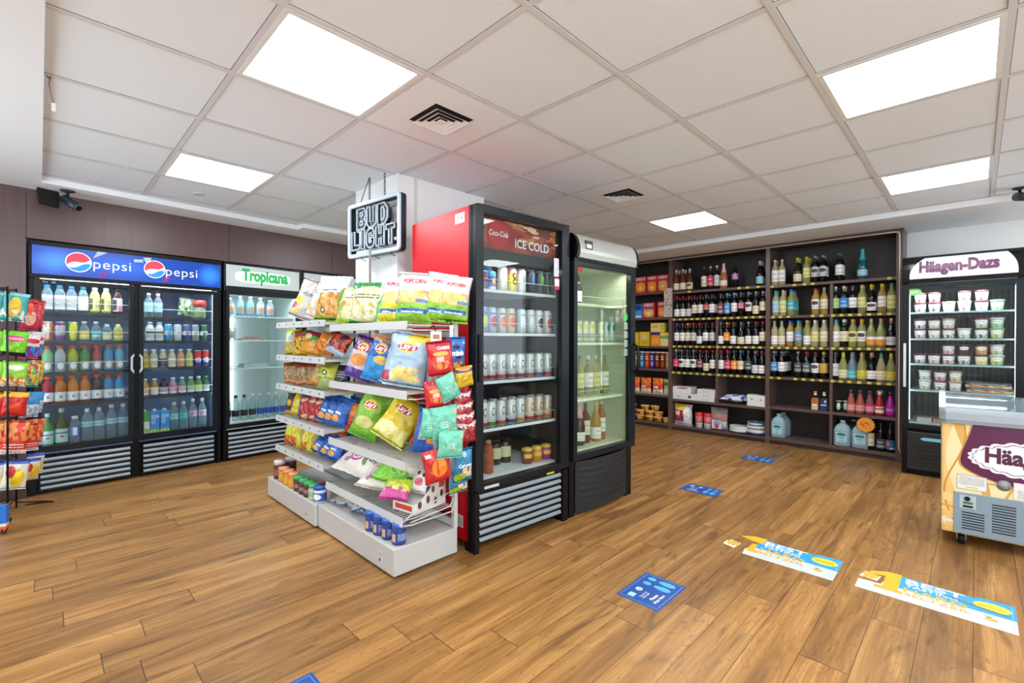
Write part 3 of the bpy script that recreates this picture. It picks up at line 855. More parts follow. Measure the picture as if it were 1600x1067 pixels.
# wine cooler: base with bowed louvres
f = MB(); gv = MB()
def bow(u): return -0.018 - 0.03 * math.sin(PI * u)
f.grid(lambda u, v: (0.055 + 0.62 * u, bow(u), 0.02 + 0.355 * v), 16, 1)
base = ob('base_panel', f, mat('base_panel_grey', '#1d2328', .45), wt)
for k in range(6):
    z = 0.075 + k * 0.046
    gv.grid(lambda u, v, z=z: (0.085 + 0.56 * u, bow(0.05 + .9 * u) - 0.002 - 0.006 * (1 - v), z + 0.020 * v + 0.012 * (4 * (u - .5) ** 2)), 14, 1)
ob('louvre', gv, mat('louvre_dark', '#0d0f11', .5), base)
ob('base_post', MB().box(0, 0.055, -.012, .04, 0, .385), BLACK, wt); ob('base_post', MB().box(.675, .755, -.012, .04, 0, .385), BLACK, wt)
for zz in (1.487, 1.205, 0.80):
    ob('shelf', MB().box(0.045, 0.705, 0.03, 0.55, zz - .022, zz - .002), mat('shelf_ivory', '#e4ecd2', .35), wt)
    ob('shelf_rail', MB().tube([(.05, .035, zz), (.05, .035, zz + .05), (.70, .035, zz + .05), (.70, .035, zz)], .002, 5), WIRE, wt)
ob('floor_rack', MB().box(0.045, .705, .03, .55, .425, .437), mat('shelf_ivory', '#e4ecd2', .35), wt)
ob('light_tube', MB().box(0.40, 0.422, 0.545, 0.56, 0.47, 1.45), STRIP, wt)
ob('handle', MB().tube([(0.728, -.052, 1.19), (0.728, -.085, 1.17), (0.728, -.092, 1.08), (0.728, -.085, .99), (0.728, -.052, .97)], .010, 8), BLACK2, wd)
ob('sticker', MB().box(0.045, 0.115, -.031, -.030, 1.695, 1.722), mat('red_sticker', '#b02030', .5), wd)
ob('sticker', MB().prism([(0.645 + .03 * math.cos(2 * PI * k / 20), 1.40 + .032 * math.sin(2 * PI * k / 20)) for k in range(20)], -.031, -.030), mat('green_sticker', '#4fc46a', .5), wd)
f = MB()
for k in range(4): f.box(0.625, 0.672, -.031, -.030, 1.10 + k * .068, 1.152 + k * .068)
ob('sticker', f, pat('grey_notice', '#c9d3c9', [('l', .1, .9, .1, .9, 5, '#5e6a62')]), wd)
lamp('cooler_lamp', wt, (0.36, 0.04, 1.74), (R(-15), 0, 0), 0.6, 0.03, 2.2, (0.98, 1.0, 0.90))

it, idr = canopy_fridge('ice', (5.625, 0.485, 0), R(-90), 'tall black upright freezer full of ice cream tubs under a lilac sign', 0.765, 0.74, 1.985, 1.745, 0.42)
f = MB().prism([(0.035, .05), (0.735, .05), (0.735, .40), (0.035, .40)], -0.035, 0.02)
base = ob('base_panel', f, mat('freezer_base', '#17191b', .4), it, bev=.01)
gv = MB()
for k in range(6):
    z = 0.085 + k * 0.036
    gv.box(0.10 + .012 * abs(k - 5) * .5, 0.68, -.0375, -.034, z, z + .013)
ob('louvre', gv, mat('louvre_black', '#050607', .6), base)
ob('badge', MB().prism([(0.13, .338), (0.15, .325), (0.33, .325), (0.35, .338), (0.33, .352), (0.15, .352)], -.042, -.034), mat('badge_blue', '#7cc4e4', .3, .2), base)
for zz in (1.485, 1.244, 1.014, 0.774):
    ob('shelf', MB().box(0.045, 0.72, 0.05, 0.60, zz - .016, zz - .002), mat('shelf_frost', '#a9bcc0', .35), it)
ob('floor_rack', MB().box(.045, .72, .05, .62, .46, .475), mat('shelf_frost', '#a9bcc0', .35), it)
for x in (0.047, 0.718): ob('light_tube', MB().box(x - .006, x + .006, 0.012, 0.024, 0.50, 1.68), STRIP, it)
f = MB()
for k in range(17): f.box(0.055 + k * .0395, 0.075 + k * .0395, 0.672, 0.69, 0.5, 1.7)
ob('back_rib', f, mat('rib_steel', '#5d6d72', .45), it)
ob('handle', MB().box(0.012, 0.032, -.075, -.05, .80, 1.20), mat('handle_silver', '#c4cacd', .35), idr, bev=.006)
f = MB().prism([(0.085 + .048 * math.cos(2 * PI * k / 24), 1.665 + .032 * math.sin(2 * PI * k / 24)) for k in range(24)], -.031, -.029)
ob('sticker', f, pat('lime_sticker', '#8fd67a', [('l', .2, .8, .3, .75, 3, '#e8ffe0')], emit=.1), idr)
for x in (.09, .66): ob('foot', MB().lathe([(.02, 0), (.02, .05)], 10, c=(x, .05)), CHROME, it)
lamp('cooler_lamp', it, (0.38, 0.04, 1.70), (R(-15), 0, 0), 0.6, 0.03, 7.0, (0.85, 0.97, 1.0))
# ---------------------------------------------------------------- built-in shelving along the right wall
SHX, SHY = 6.08, 4.28                                   # front face, hidden left end
LAM = wall_wood_material('shelf_laminate', '#5e4845', '#4b3937')
LAMD = mat('shelf_back', '#221c1c', 0.45)
EDGE = wall_wood_material('shelf_edge', '#67514c', '#584440')
shelving = thing('shelving_unit', 'dark wood built-in shelving with wine bottles along the right wall', 'shelving', (SHX, SHY, 0), R(-90))
D = 0.345
def sx(y): return SHY - y
ob('back_board', MB().box(0, sx(.545), D - .012, D, 0.05, 2.33), LAMD, shelving)
ob('toe_kick', MB().box(0, sx(.53), 0.02, 0.05, 0.0, 0.045), mat('toe_kick', '#3b2a28', .45), shelving)
ob('fascia', MB().box(0, sx(.52), -0.004, 0.03, 2.322, 2.352), LAM, shelving)
ob('top_board', MB().box(0, sx(.52), 0.03, D, 2.33, 2.352), LAM, shelving)
for a, b in ((4.28, 4.252), (3.0, 2.955), (1.780, 1.735), (0.575, 0.522)):
    ob('upright', MB().box(sx(a), sx(b), 0, D, 0.0, 2.322 if a > .6 else 2.33), EDGE if a > .6 else LAM, shelving)
LIGHTCORD = mat('beige_light_cord', '#d9cfc2', .5)
ob('light_cord', MB().tube([(0.02, -.010, 2.318), (sx(.60), -.010, 2.318), (sx(.555), -.012, 2.312), (sx(.548), -.012, 2.27), (sx(.546), -.012, 0.14), (sx(.53), -.012, .10)], 0.0065, 6), LIGHTCORD, shelving)
ZA = (1.881, 1.517, 1.152, .797, .424, .068); ZB = (1.872, 1.511, 1.151, .797, .444, .082); ZO = (1.897, 1.537, 1.14, .82, .461, .072)
TAGY = mat('yellow_price_tag', '#cfc43a', .5)
shelf_parts = {}
for bay, zs, y0, y1 in (('A', ZA, 2.955, 1.780), ('B', ZB, 1.735, .575), ('O', ZO, 4.25, 3.0)):
    for k, z in enumerate(zs):
        bot = z - .03 if k < 5 else .045
        s = ob('shelf', MB().box(sx(y0), sx(y1), 0.002, D - .012, bot, z - .0015), EDGE, shelving)
        shelf_parts[bay + str(k + 1)] = (s, z)
for y, z0, z1 in ((2.352, ZA[3], ZA[1] - .03), (2.352, ZA[4], ZA[3] - .03), (1.125, ZB[5], ZB[0] - .03)):
    ob('divider', MB().box(sx(y + .014), sx(y - .014), 0.012, D - .012, z0, z1), EDGE, shelving)
def price_tag(key, y):
    s, z = shelf_parts[key]
    ob('price_tag', MB().box(sx(y) - .017, sx(y) + .017, -.001, .002, z - .029, z - .003), TAGY, s)

# --- wine bottles
def prof_bottle(kind):
    if kind == 'slim':   return [(.0, .003), (.030, 0), (.0365, .006), (.0365, .185), (.0345, .203), (.022, .226), (.0150, .245), (.0135, .29), (.0135, .30), (.0, .30)]
    if kind == 'sloped': return [(.0, .003), (.034, 0), (.0410, .006), (.0410, .135), (.0385, .158), (.029, .195), (.019, .228), (.0145, .25), (.0135, .29), (.0135, .30), (.0, .30)]
    if kind == 'champ':  return [(.0, .004), (.036, 0), (.0440, .008), (.0440, .125), (.041, .155), (.030, .205), (.020, .245), (.0155, .27), (.0155, .315), (.0, .318)]
BODY = {k: MB().lathe(prof_bottle(k), 18).mesh('bottle_' + k) for k in ('slim', 'sloped', 'champ')}
CAPS = {'slim': MB().lathe([(.0152, .243), (.0142, .262), (.0142, .3005), (.0, .302)], 14).mesh('cap'),
        'sloped': MB().lathe([(.0152, .243), (.0142, .262), (.0142, .3005), (.0, .302)], 14).mesh('cap'),
        'champ': MB().lathe([(.0315, .202), (.021, .245), (.0165, .27), (.0175, .30), (.0185, .318), (.0, .324)], 14).mesh('foil')}
def label_mesh(r, z0, z1, half): return MB().lathe([(r, z0), (r, z1)], 12, a0=.5 - half, a1=.5 + half, cap=False).mesh('label')
LABM = {'m': label_mesh(.0372, .064, .172, .34), 'l': label_mesh(.0417, .026, .112, .34), 'h': label_mesh(.0372, .10, .175, .32), 't': label_mesh(.0372, .042, .176, .34),
        'cl': label_mesh(.0447, .035, .10, .27), 'sm': label_mesh(.0417, .045, .125, .27), 'ml': label_mesh(.0372, .028, .125, .34)}
GL = {'dark': mat('glass_dark', '#0d0e12', .07), 'green': mat('glass_dark_green', '#141f16', .07), 'plum': mat('glass_plum', '#2a0f16', .07),
      'straw': clear('glass_straw', '#dcd8b0', '#c9c596', .58, .06, .3), 'amber': clear('glass_amber', '#d6b87c', '#c4a25c', .62, .06, .3),
      'lime': clear('glass_lime', '#cccf9a', '#aeb070', .58, .06, .3), 'rose': clear('glass_rose', '#b87a66', '#7d4037', .6, .06, .3),
      'teal': mat('glass_teal', '#0f5560', .08), 'grey': mat('glass_grey', '#6f7a86', .25), 'orange': clear('glass_orange', '#e0a070', '#cf8352', .6, .06, .3)}
CAPC = dict(red='#b3232f', maroon='#6f2a35', white='#d7d5d3', cream='#d8c79a', grey='#8a8d93', blue='#2f58b8', navy='#232a44', teal='#2aa5b0', gold='#d8a43a', orange='#e87f20', pink='#d23a7a',
            magenta='#b0307f', yellow='#d9c62c', green='#2f8a66', tan='#c99e69', brown='#6a4a44', slate='#51606c', lavender='#9a93b8', black='#16171a', blush='#e0b3ad', sky='#58a9d6', azure='#2f8fd0', beige='#cdbfae')
LABC = dict(white='#f0eeea', cream='#e6dab8', pink='#cf2f5c', red='#b23540', blue='#4a93cf', purple='#b06ab4', orange='#ef9019', grey='#5d636b', maroon='#7c3d48', teal='#37aebb', lime='#a9cf7c', yellow='#e0c62f',
            sky='#9fcfe2', gold='#c9a24a', slate='#46525a', azure='#3585d4', silver='#cfd1d4', rosy='#c8587c', lemon='#dfd98a')
def capm(c): return mat('cap_' + c, CAPC[c], .38)
def labm(c):
    st = c.split('+')
    base, sh = LABC[st[0]], []
    dark = '#8c8a88' if st[0] in ('white', 'cream', 'silver', 'lemon', 'sky', 'lime', 'yellow') else '#e9e4dd'
    sh.append(('l', .3, .7, .14, .36, 3, dark)); sh.append(('r', .36, .64, .62, .68, dark))
    if 'mark' in st: sh.append(('e', .5, .62, .16, .2, '#4a4034')); 
    if 'sun' in st: sh += [('r', 0, 1, 0, .55, '#e8923a'), ('e', .5, .5, .4, .16, '#e8923a')]
    if 'band' in st: sh.append(('r', 0, 1, .44, .58, '#d58a9a'))
    if 'cross' in st: sh = [('r', 0, .22, 0, .45, '#0d0e12'), ('r', .78, 1, 0, .45, '#0d0e12'), ('r', 0, .22, .8, 1, '#0d0e12'), ('r', .78, 1, .8, 1, '#0d0e12')]
    if 'round' in st: sh = [('r', 0, 1, 0, 1, '#0d0e12'), ('e', .5, .5, .5, .5, base), ('l', .25, .75, .35, .65, 4, dark)]
    return pat('label_' + c.replace('+', '_'), base, sh, .5)
ORD = ['first', 'second', 'third', 'fourth', 'fifth', 'sixth', 'seventh', 'eighth', 'ninth', 'tenth', 'eleventh', 'twelfth', 'thirteenth', 'fourteenth']
WORDG = {'dark': 'dark', 'green': 'dark-green', 'plum': 'dark-red', 'straw': 'pale', 'amber': 'amber', 'lime': 'yellow-green', 'rose': 'rosé', 'teal': 'teal', 'grey': 'grey', 'orange': 'orange'}
def wine(name, label, loc, kind, glass, cap, lab, lm, group, rz=None):
    t = thing(name, label, 'bottle', loc, R(-90) + (rz or 0), group)
    ob('glass', BODY[kind], GL[glass], t)
    ob('foil' if kind == 'champ' else 'cap', CAPS[kind], capm(cap), t)
    if lab: ob('label', LABM[lm], labm(lab), t)
    return t
# rows: (y, kind, glass, cap, label, label shape, how many behind)
s_, g_, c_ = 'slim', 'sloped', 'champ'
WINE = {
 'A1': [(2.917, g_, 'rose', 'white', 'cream', 'l', 1), (2.826, g_, 'rose', 'white', 'cream', 'l', 1), (2.732, g_, 'rose', 'white', 'cream+mark', 'l', 0), (2.538, s_, 'plum', 'slate', 'cream', 't', 0), (2.455, s_, 'plum', 'cream', 'pink', 't', 0),
        (2.374, s_, 'dark', 'white', 'silver', 't', 0), (2.288, c_, 'orange', 'blush', 'white', 'cl', 0), (2.149, s_, 'dark', 'black', 'purple', 'h', 0), (1.862, g_, 'dark', 'white', 'sky', 'l', 1)],
 'A2': [(2.908, s_, 'dark', 'red', 'white', 'ml', 1), (2.823, s_, 'dark', 'red', 'white', 'ml', 1), (2.744, s_, 'dark', 'red', 'silver', 'ml', 1), (2.665, s_, 'dark', 'maroon', 'cream', 'm', 1), (2.586, s_, 'dark', 'maroon', 'white', 'm', 1),
        (2.509, s_, 'dark', 'slate', 'red', 'h', 1), (2.435, s_, 'dark', 'maroon', 'white', 'm', 1), (2.325, s_, 'dark', 'brown', 'maroon', 't', 1), (2.244, s_, 'dark', 'sky', 'blue', 't', 1), (2.159, s_, 'dark', 'lavender', 'white', 'm', 1),
        (2.078, s_, 'dark', 'slate', 'rosy', 'h', 1), (1.99, s_, 'dark', 'grey', 'white+mark', 'm', 1), (1.908, s_, 'dark', 'grey', 'cream', 'ml', 1), (1.827, s_, 'dark', 'lavender', 'cream+round', 'm', 1)],
 'A3': [(2.908, s_, 'dark', 'blue', 'white', 'm', 1), (2.828, s_, 'dark', 'red', 'white', 'm', 1), (2.755, s_, 'dark', 'gold', 'cream', 'm', 1), (2.678, s_, 'dark', 'red', 'silver', 'm', 1), (2.596, s_, 'dark', 'red', 'white', 'ml', 1),
        (2.515, s_, 'dark', 'maroon', 'white', 'm', 1), (2.43, s_, 'dark', 'red', 'silver', 'm', 1), (2.321, s_, 'dark', 'slate', 'white', 'ml', 1), (2.247, s_, 'dark', 'orange', 'orange', 'm', 1), (2.169, s_, 'dark', 'brown', 'white', 'ml', 1),
        (2.077, g_, 'dark', 'slate', 'cream', 'l', 1), (1.99, s_, 'dark', 'grey', 'white', 'ml', 0), (1.906, s_, 'dark', 'red', 'white', 'ml', 1), (1.827, s_, 'dark', 'red', 'cream', 'm', 0)],
 'A4': [(2.918, s_, 'dark', 'cream', 'pink', 'm', 1), (2.839, s_, 'dark', 'grey', 'white+mark', 'm', 1), (2.761, s_, 'dark', 'slate', 'white', 'm', 1), (2.676, s_, 'dark', 'grey', 'white+mark', 'm', 1), (2.589, s_, 'dark', 'red', 'maroon', 'm', 1),
        (2.508, s_, 'dark', 'red', 'cream', 'ml', 1), (2.425, s_, 'dark', 'red', 'white', 'm', 1), (2.315, s_, 'dark', 'red', 'white', 'm', 1), (2.236, s_, 'dark', 'pink', 'pink', 'm', 1), (2.157, s_, 'dark', 'slate', 'orange', 'm', 1),
        (2.081, s_, 'dark', 'azure', 'cream+round', 'm', 1), (1.99, s_, 'dark', 'slate', 'slate', 'm', 0), (1.913, s_, 'dark', 'grey', 'silver', 'ml', 1), (1.837, s_, 'dark', 'magenta', 'white', 'ml', 1)],
 'B1': [(1.697, s_, 'straw', 'white', 'white', 't', 1), (1.623, s_, 'straw', 'white', 'white', 't', 0), (1.463, g_, 'green', 'yellow', 'cream', 'l', 1), (1.373, s_, 'lime', 'yellow', 'lemon', 'm', 2), (1.291, s_, 'dark', 'grey', 'silver+mark', 'm', 1),
        (1.214, s_, 'dark', 'grey', 'silver+mark', 'm', 1), (1.063, s_, 'dark', 'slate', 'white', 'm', 1), (0.859, c_, 'teal', 'teal', 'sky', 'cl', 0)],
 'B2': [(1.687, s_, 'straw', 'teal', 'sky', 't', 1), (1.611, s_, 'straw', 'beige', 'lemon', 't', 1), (1.527, s_, 'lime', 'azure', 'teal', 'm', 2), (1.285, s_, 'amber', 'red', 'white+mark', 'm', 1), (1.202, s_, 'amber', 'grey', 'cream', 'm', 0),
        (1.095, s_, 'green', 'white', 'lime', 'm', 0), (1.02, s_, 'green', 'white', 'azure', 'm', 1), (0.942, s_, 'dark', 'slate', 'white', 'm', 0), (0.862, s_, 'lime', 'cream', 'lemon', 'm', 1), (0.781, g_, 'dark', 'yellow', 'white+mark', 'l', 1),
        (0.694, s_, 'amber', 'yellow', 'white', 'm', 1), (0.616, s_, 'lime', 'green', 'lemon', 't', 0)],
 'B3': [(1.699, s_, 'straw', 'grey', 'white', 'ml', 0), (1.623, s_, 'straw', 'grey', 'cream', 'ml', 0), (1.537, s_, 'amber', 'blue', 'white', 'm', 1), (1.452, s_, 'lime', 'azure', 'blue+band', 'm', 1), (1.366, s_, 'lime', 'tan', 'white', 'ml', 1),
        (1.289, s_, 'straw', 'white', 'lemon', 'm', 1), (1.203, s_, 'straw', 'white', 'cream', 'm', 1), (1.092, s_, 'straw', 'teal', 'white', 'm', 1), (1.018, s_, 'green', 'white', 'cream', 'm', 1), (0.942, s_, 'lime', 'gold', 'lemon+mark', 'm', 1),
        (0.864, s_, 'lime', 'orange', 'white+mark', 'm', 1), (0.782, g_, 'lime', 'tan', 'white+sun', 'l', 0), (0.702, g_, 'lime', 'tan', 'white+sun', 'l', 1), (0.619, g_, 'dark', 'tan', 'silver+round', 'l', 0)],
 'B4': [(1.703, s_, 'dark', 'lavender', 'blue', 'm', 1), (1.623, s_, 'dark', 'grey', 'white', 'm', 3), (1.454, s_, 'dark', 'grey', 'slate', 'm', 0), (1.37, s_, 'dark', 'red', 'grey', 'm', 1), (1.285, s_, 'dark', 'maroon', 'white+mark', 'm', 1),
        (1.205, s_, 'dark', 'tan', 'gold+cross', 'm', 1), (1.097, s_, 'dark', 'slate', 'silver', 't', 1), (1.022, g_, 'lime', 'yellow', 'cream', 'l', 0), (0.945, g_, 'grey', 'grey', 'teal', 'l', 1), (0.861, g_, 'lime', 'tan', 'yellow', 'l', 1),
        (0.777, g_, 'dark', 'tan', 'white', 'l', 1), (0.698, g_, 'straw', 'green', 'cream', 'l', 0), (0.617, g_, 'lime', 'yellow', 'yellow', 'l', 0)],
}
SHELFW = {'1': 'top shelf', '2': 'second shelf', '3': 'third shelf', '4': 'fourth shelf'}
for key, row in WINE.items():
    z = shelf_parts[key][1]
    bay = 'left wine bay' if key[0] == 'A' else 'right wine bay'
    for i, (y, kind, gl, cap, lab, lm, nb) in enumerate(row):
        lw = lab.split('+')[0]
        x = SHX + .058
        grp = 'wine bottles on the %s of the %s' % (SHELFW[key[1]], bay)
        nm = 'sparkling_wine_bottle' if kind == 'champ' else 'wine_bottle'
        wine(nm, '%s wine bottle, %s label, %s cap, %s from left, %s, %s' % (WORDG[gl], lw, cap, ORD[i], SHELFW[key[1]], bay), (x, y, z), kind, gl, cap, lab, lm, grp)
        for q in range(nb):
            how = ('directly behind', 'second behind', 'third behind')[q]
            wine(nm, '%s bottle with %s cap %s the %s bottle, %s, %s' % (WORDG[gl], cap, how, ORD[i], SHELFW[key[1]], bay), (x + .086 * (q + 1), y, z), kind, gl, cap, lab, lm, grp)
        if key[1] != '1': price_tag(key, y + .012)
for y in (2.71, 2.08, 1.985, 1.865): price_tag('A1', y)
for y in (1.71, 1.48, 1.38, .63): price_tag('B1', y)
for y in (1.30,): price_tag('B1', y)

# --- cartons and packets
def carton_mesh(w, h, d):
    f = MB().box(-w / 2, w / 2, 0, d, 0, h)
    f.mi = [0, 1, 1, 1, 1, 1]
    return f
def carton(name, label, cat, loc, w, h, d, front, side, group=None, rz=R(-90), text=None, tm=None, tz=.8, tw=.8, rot=None, tb=.02, thk=1.0):
    o = ob(name, carton_mesh(w, h, d), [front, side], None, loc, rot or (0, 0, rz))
    tag(o, label, cat, group)
    if text: flat_text('lettering', text, w * tw, tm or WHITEPRINT, o, (0, -.0012, h * tz), bold=tb, hk=thk)
    return o
def cracker(base, pic, extra=()): return pat('cracker_' + base[1:] + pic[1:], base, [('e', .5, .36, .42, .3, pic), ('n', .1, .9, .08, .64, 9, .5, '#f0a52e'), ('e', .5, .3, .16, .1, '#f6d68a')] + list(extra), .45)
CR = mat('cracker_side_red', '#a82030', .5)
for i, (y0, y1, pic) in enumerate(((3.666, 3.545, '#e8801c'), (3.537, 3.356, '#f0a020'), (3.344, 3.19, '#f08a1c'), (3.182, 3.022, '#c9a58a'))):
    carton('cracker_box', 'red cracker box, %s from the left on the top snack shelf' % ORD[i], 'cracker box', (SHX + .03, (y0 + y1) / 2, ZO[0]), y0 - y1, .235, .07, cracker('#c8202c', pic), CR, 'cracker boxes on the top snack shelf', text='CHEEZ-IT', tz=.86, tw=.86, thk=1.5)
cr2 = 'boxes on the second snack shelf'
carton('cracker_box', 'yellow box at the left end of the second snack shelf', 'cracker box', (SHX + .03, 3.615, ZO[1]), .11, .205, .07, pat('yb', '#e8b21c', [('e', .5, .4, .35, .25, '#c97a1a')]), mat('ybs', '#c9971c', .5), cr2)
carton('cracker_box', 'blue snack box beside the yellow box on the second snack shelf', 'cracker box', (SHX + .03, 3.488, ZO[1]), .15, .205, .07, pat('bb', '#1f6fc4', [('e', .5, .35, .45, .2, '#2fa0e8'), ('e', .5, .75, .42, .18, '#0f3f8a'), ('r', .1, .9, .05, .18, '#d9ecfa')]), mat('bbs', '#1a4f94', .5), cr2)
carton('cracker_box', 'red cracker box with a blue band on the second snack shelf', 'cracker box', (SHX + .03, 3.318, ZO[1]), .185, .215, .075, cracker('#c81f2f', '#e8c070', [('r', .15, .85, .56, .68, '#3a5aa8')]), CR, cr2, text='CHEEZ-IT', tz=.85, tw=.8, thk=1.5)
carton('cracker_box', 'red cracker box at the right end of the second snack shelf', 'cracker box', (SHX + .03, 3.10, ZO[1]), .155, .22, .075, cracker('#c8202c', '#ef9a22'), CR, cr2, text='CHEEZ-IT', tz=.87, tw=.84, thk=1.5)
cr3 = 'boxes on the third snack shelf'
YB = pat('yellow_carton', '#e2b61a', [('e', .5, .62, .22, .18, '#b9cbd0'), ('l', .2, .8, .15, .35, 3, '#8a6a14')]); YS = mat('yellow_side', '#c29a16', .5)
carton('snack_box', 'left yellow carton of two on the third snack shelf', 'box', (SHX + .035, 3.548, ZO[2]), .15, .195, .08, YB, YS, cr3)
carton('snack_box', 'right yellow carton of two on the third snack shelf', 'box', (SHX + .035, 3.385, ZO[2]), .155, .20, .08, YB, YS, cr3)
carton('snack_box', 'orange box with a navy top under the flat yellow box', 'box', (SHX + .035, 3.215, ZO[2]), .14, .195, .08, pat('nb', '#e88a1a', [('r', 0, 1, .78, 1, '#2a2a6a'), ('l', .1, .9, .2, .6, 5, '#f6c860')]), YS, cr3)
carton('snack_box', 'yellow and green box at the right end of the third snack shelf', 'box', (SHX + .035, 3.078, ZO[2]), .125, .188, .08, pat('gb', '#e6c050', [('r', 0, 1, .55, .75, '#5aa86a'), ('n', 0, 1, 0, .5, 7, .5, '#efd9a0')]), YS, cr3)
carton('snack_box', 'flat yellow box lying on top of the orange navy box', 'box', (SHX + .035, 3.18, ZO[2] + .196), .21, .125, .08, pat('fb', '#e8c860', [('l', .1, .5, .5, .8, 3, '#7a4a2a'), ('r', .74, .95, .2, .9, '#9ab84a')]), YS, cr3)

# --- stacked-crisp tubes
TUBE = MB().lathe([(.0, 0), (.037, 0), (.037, .225), (.0385, .226), (.0385, .236), (.0, .237)], 18)
tube_me = TUBE.mesh('crisp_tube')
for i, (y, c, c2, w_) in enumerate(((3.581, '#7a2a22', '#c9a23a', 'brown'), (3.502, '#3f8a2a', '#c9c24a', 'green'), (3.423, '#2a7fc4', '#8ad0f0', 'blue'), (3.344, '#d8431a', '#f08a2a', 'orange'), (3.265, '#4a2a9a', '#d0b0e8', 'purple'), (3.186, '#7a2a1f', '#c06a3a', 'dark-red'), (3.107, '#8a3220', '#c9703a', 'rust-red'), (3.028, '#c9a06a', '#e6d0a0', 'tan'))):
    m = pat('tube_' + w_, c, [('r', 0, 1, .94, 1, '#d9d2c9'), ('e', .5, .72, .10, .08, '#f0dcb4'), ('e', .5, .76, .08, .02, '#2a1a12'), ('e', .5, .28, .12, .16, c2), ('r', .40, .60, .52, .60, '#f2eee6')], .4)
    t = ob('crisp_tube', tube_me, m, None, (SHX + .055, y if i < 6 else y, ZO[3]), (0, 0, R(-90)))
    tag(t, '%s stacked-crisp tube on the snack shelf, %s from the left' % (w_, ORD[i]), 'snack tube', 'crisp tubes on the fourth snack shelf')
# ---------------------------------------------------------------- pillow bags and other shelf goods
def pillow_fn(w, h, d, seed=0, pinch=.07):
    r = random.Random(seed)
    ph = [r.uniform(0, 6.28) for _ in range(8)]
    def T(u, v):
        a = max(0.0, 1 - abs(2 * u - 1) ** 2.4) ** .62
        vv = min(1, max(0, (v - .045) / .91))
        return a * (math.sin(PI * vv) ** .5 if 0 < vv < 1 else 0)
    def fn(u, v, side=-1):
        t = T(u, v)
        wr = 0.0
        e = min(v, 1 - v)
        k = math.exp(-e * 9)                                  # creases fan out from the seals
        wr += k * t ** .5 * .15 * math.sin(u * 24 + ph[0] + 3 * math.sin(v * 5 + ph[1]))
        wr += t * .085 * math.sin(u * 8 + v * 10 + ph[2]) + t * .07 * math.sin(v * 16 - u * 9 + ph[3]) + t * .045 * math.sin(u * 21 + v * 13 + 2 * math.sin(v * 7 + ph[7]))
        bl = math.sin(PI * min(1, max(0, v)))
        x = (u - .5) * w * (1 - pinch * bl) + .012 * w * math.sin(v * 9 + ph[4]) * (abs(2 * u - 1))
        y = side * d / 2 * (t + wr) + .010 * math.sin(u * 7 + ph[5]) * (1 - t) * d * 3
        z = v * h - .03 * h * (1 - abs(2 * u - 1) ** 2) * (1 if v > .98 else 0) * 0
        if e < .04: y += .004 * math.sin(u * 40 + ph[6])
        return (x, y, z)
    return fn
_pil = {}
def pillow(w, h, d, seed=0, nu=22, nv=26):
    key = (w, h, d, seed)
    if key not in _pil:
        fn = pillow_fn(w, h, d, seed)
        f = MB()
        f.grid(lambda u, v: fn(u, v, -1), nu, nv)
        f.grid(lambda u, v: fn(1 - u, v, 1), nu, nv, uvf=lambda u, v: (1 - u, v))
        _pil[key] = (f.mesh('bag'), fn)
    return _pil[key]
def on_bag(fn, w, h, u0, v0, off=.003):
    def g(x, z):
        p = fn(u0 + x / w, v0 + z / h, -1)
        return (p[0], p[1] - off, p[2])
    return g
def bag(name, label, cat, loc, rot, w, h, d, m, seed=0, group=None, texts=()):
    me, fn = pillow(w, h, d, seed)
    o = ob(name, me, m, None, loc, rot)
    tag(o, label, cat, group)
    for (body, u, v, tw, tm, kw) in texts:
        kw = dict(kw); nm = kw.pop('name', 'lettering')
        ob(nm, text_mb(body, tw * w, on_bag(fn, w, h, u, v), **kw), tm, o, fix=False)
    return o
FACE_X = R(-90)

# noodle packets and cups on the lower snack shelves
NP = pat('noodle_packet', '#d8391f', [('r', 0, 1, 0, .32, '#e6dfd2'), ('n', 0, 1, .02, .34, 8, .52, '#d89a4a'), ('n', 0, 1, .55, 1, 6, .5, '#f08a2a'), ('r', .1, .6, .38, .5, '#f2e6e0')], .3)
for i, (y, w_) in enumerate(((3.55, .17), (3.37, .17), (3.185, .165))):
    bag('noodle_packet', 'red and white packet, %s from the left on the fifth snack shelf' % ORD[i], 'packet', (SHX + .06, y, ZO[4]), (0, 0, FACE_X), w_, .225, .06, NP, i, 'packets on the fifth snack shelf')
bag('noodle_packet', 'green and white packet at the right end of the fifth snack shelf', 'packet', (SHX + .055, 3.05, ZO[4]), (0, 0, FACE_X), .085, .22, .05, pat('green_packet', '#a9c25a', [('r', 0, 1, 0, .4, '#e0d8c0'), ('e', .5, .7, .3, .12, '#2f3a2a')], .3), 5, 'packets on the fifth snack shelf')
cup_me = MB().lathe([(.0, 0), (.045, 0), (.064, .062), (.066, .064), (.066, .07), (.0, .071)], 20).mesh('noodle_cup')
CUPY = pat('cup_yellow', '#e0b01c', [('r', 0, 1, .82, 1, '#e8d27a'), ('e', .5, .45, .16, .3, '#c8401c'), ('l', .56, .8, .2, .7, 4, '#fff0c0'), ('e', .3, .4, .06, .2, '#d97a1a')], .4)
CUPP = pat('cup_pink', '#d8506a', [('r', 0, 1, .82, 1, '#e8a0a8'), ('l', .3, .7, .2, .7, 4, '#fff0f0')], .4)
CUPO = pat('cup_orange', '#e07a1c', [('r', 0, 1, .82, 1, '#e8b060'), ('e', .5, .45, .12, .3, '#f6d890')], .4)
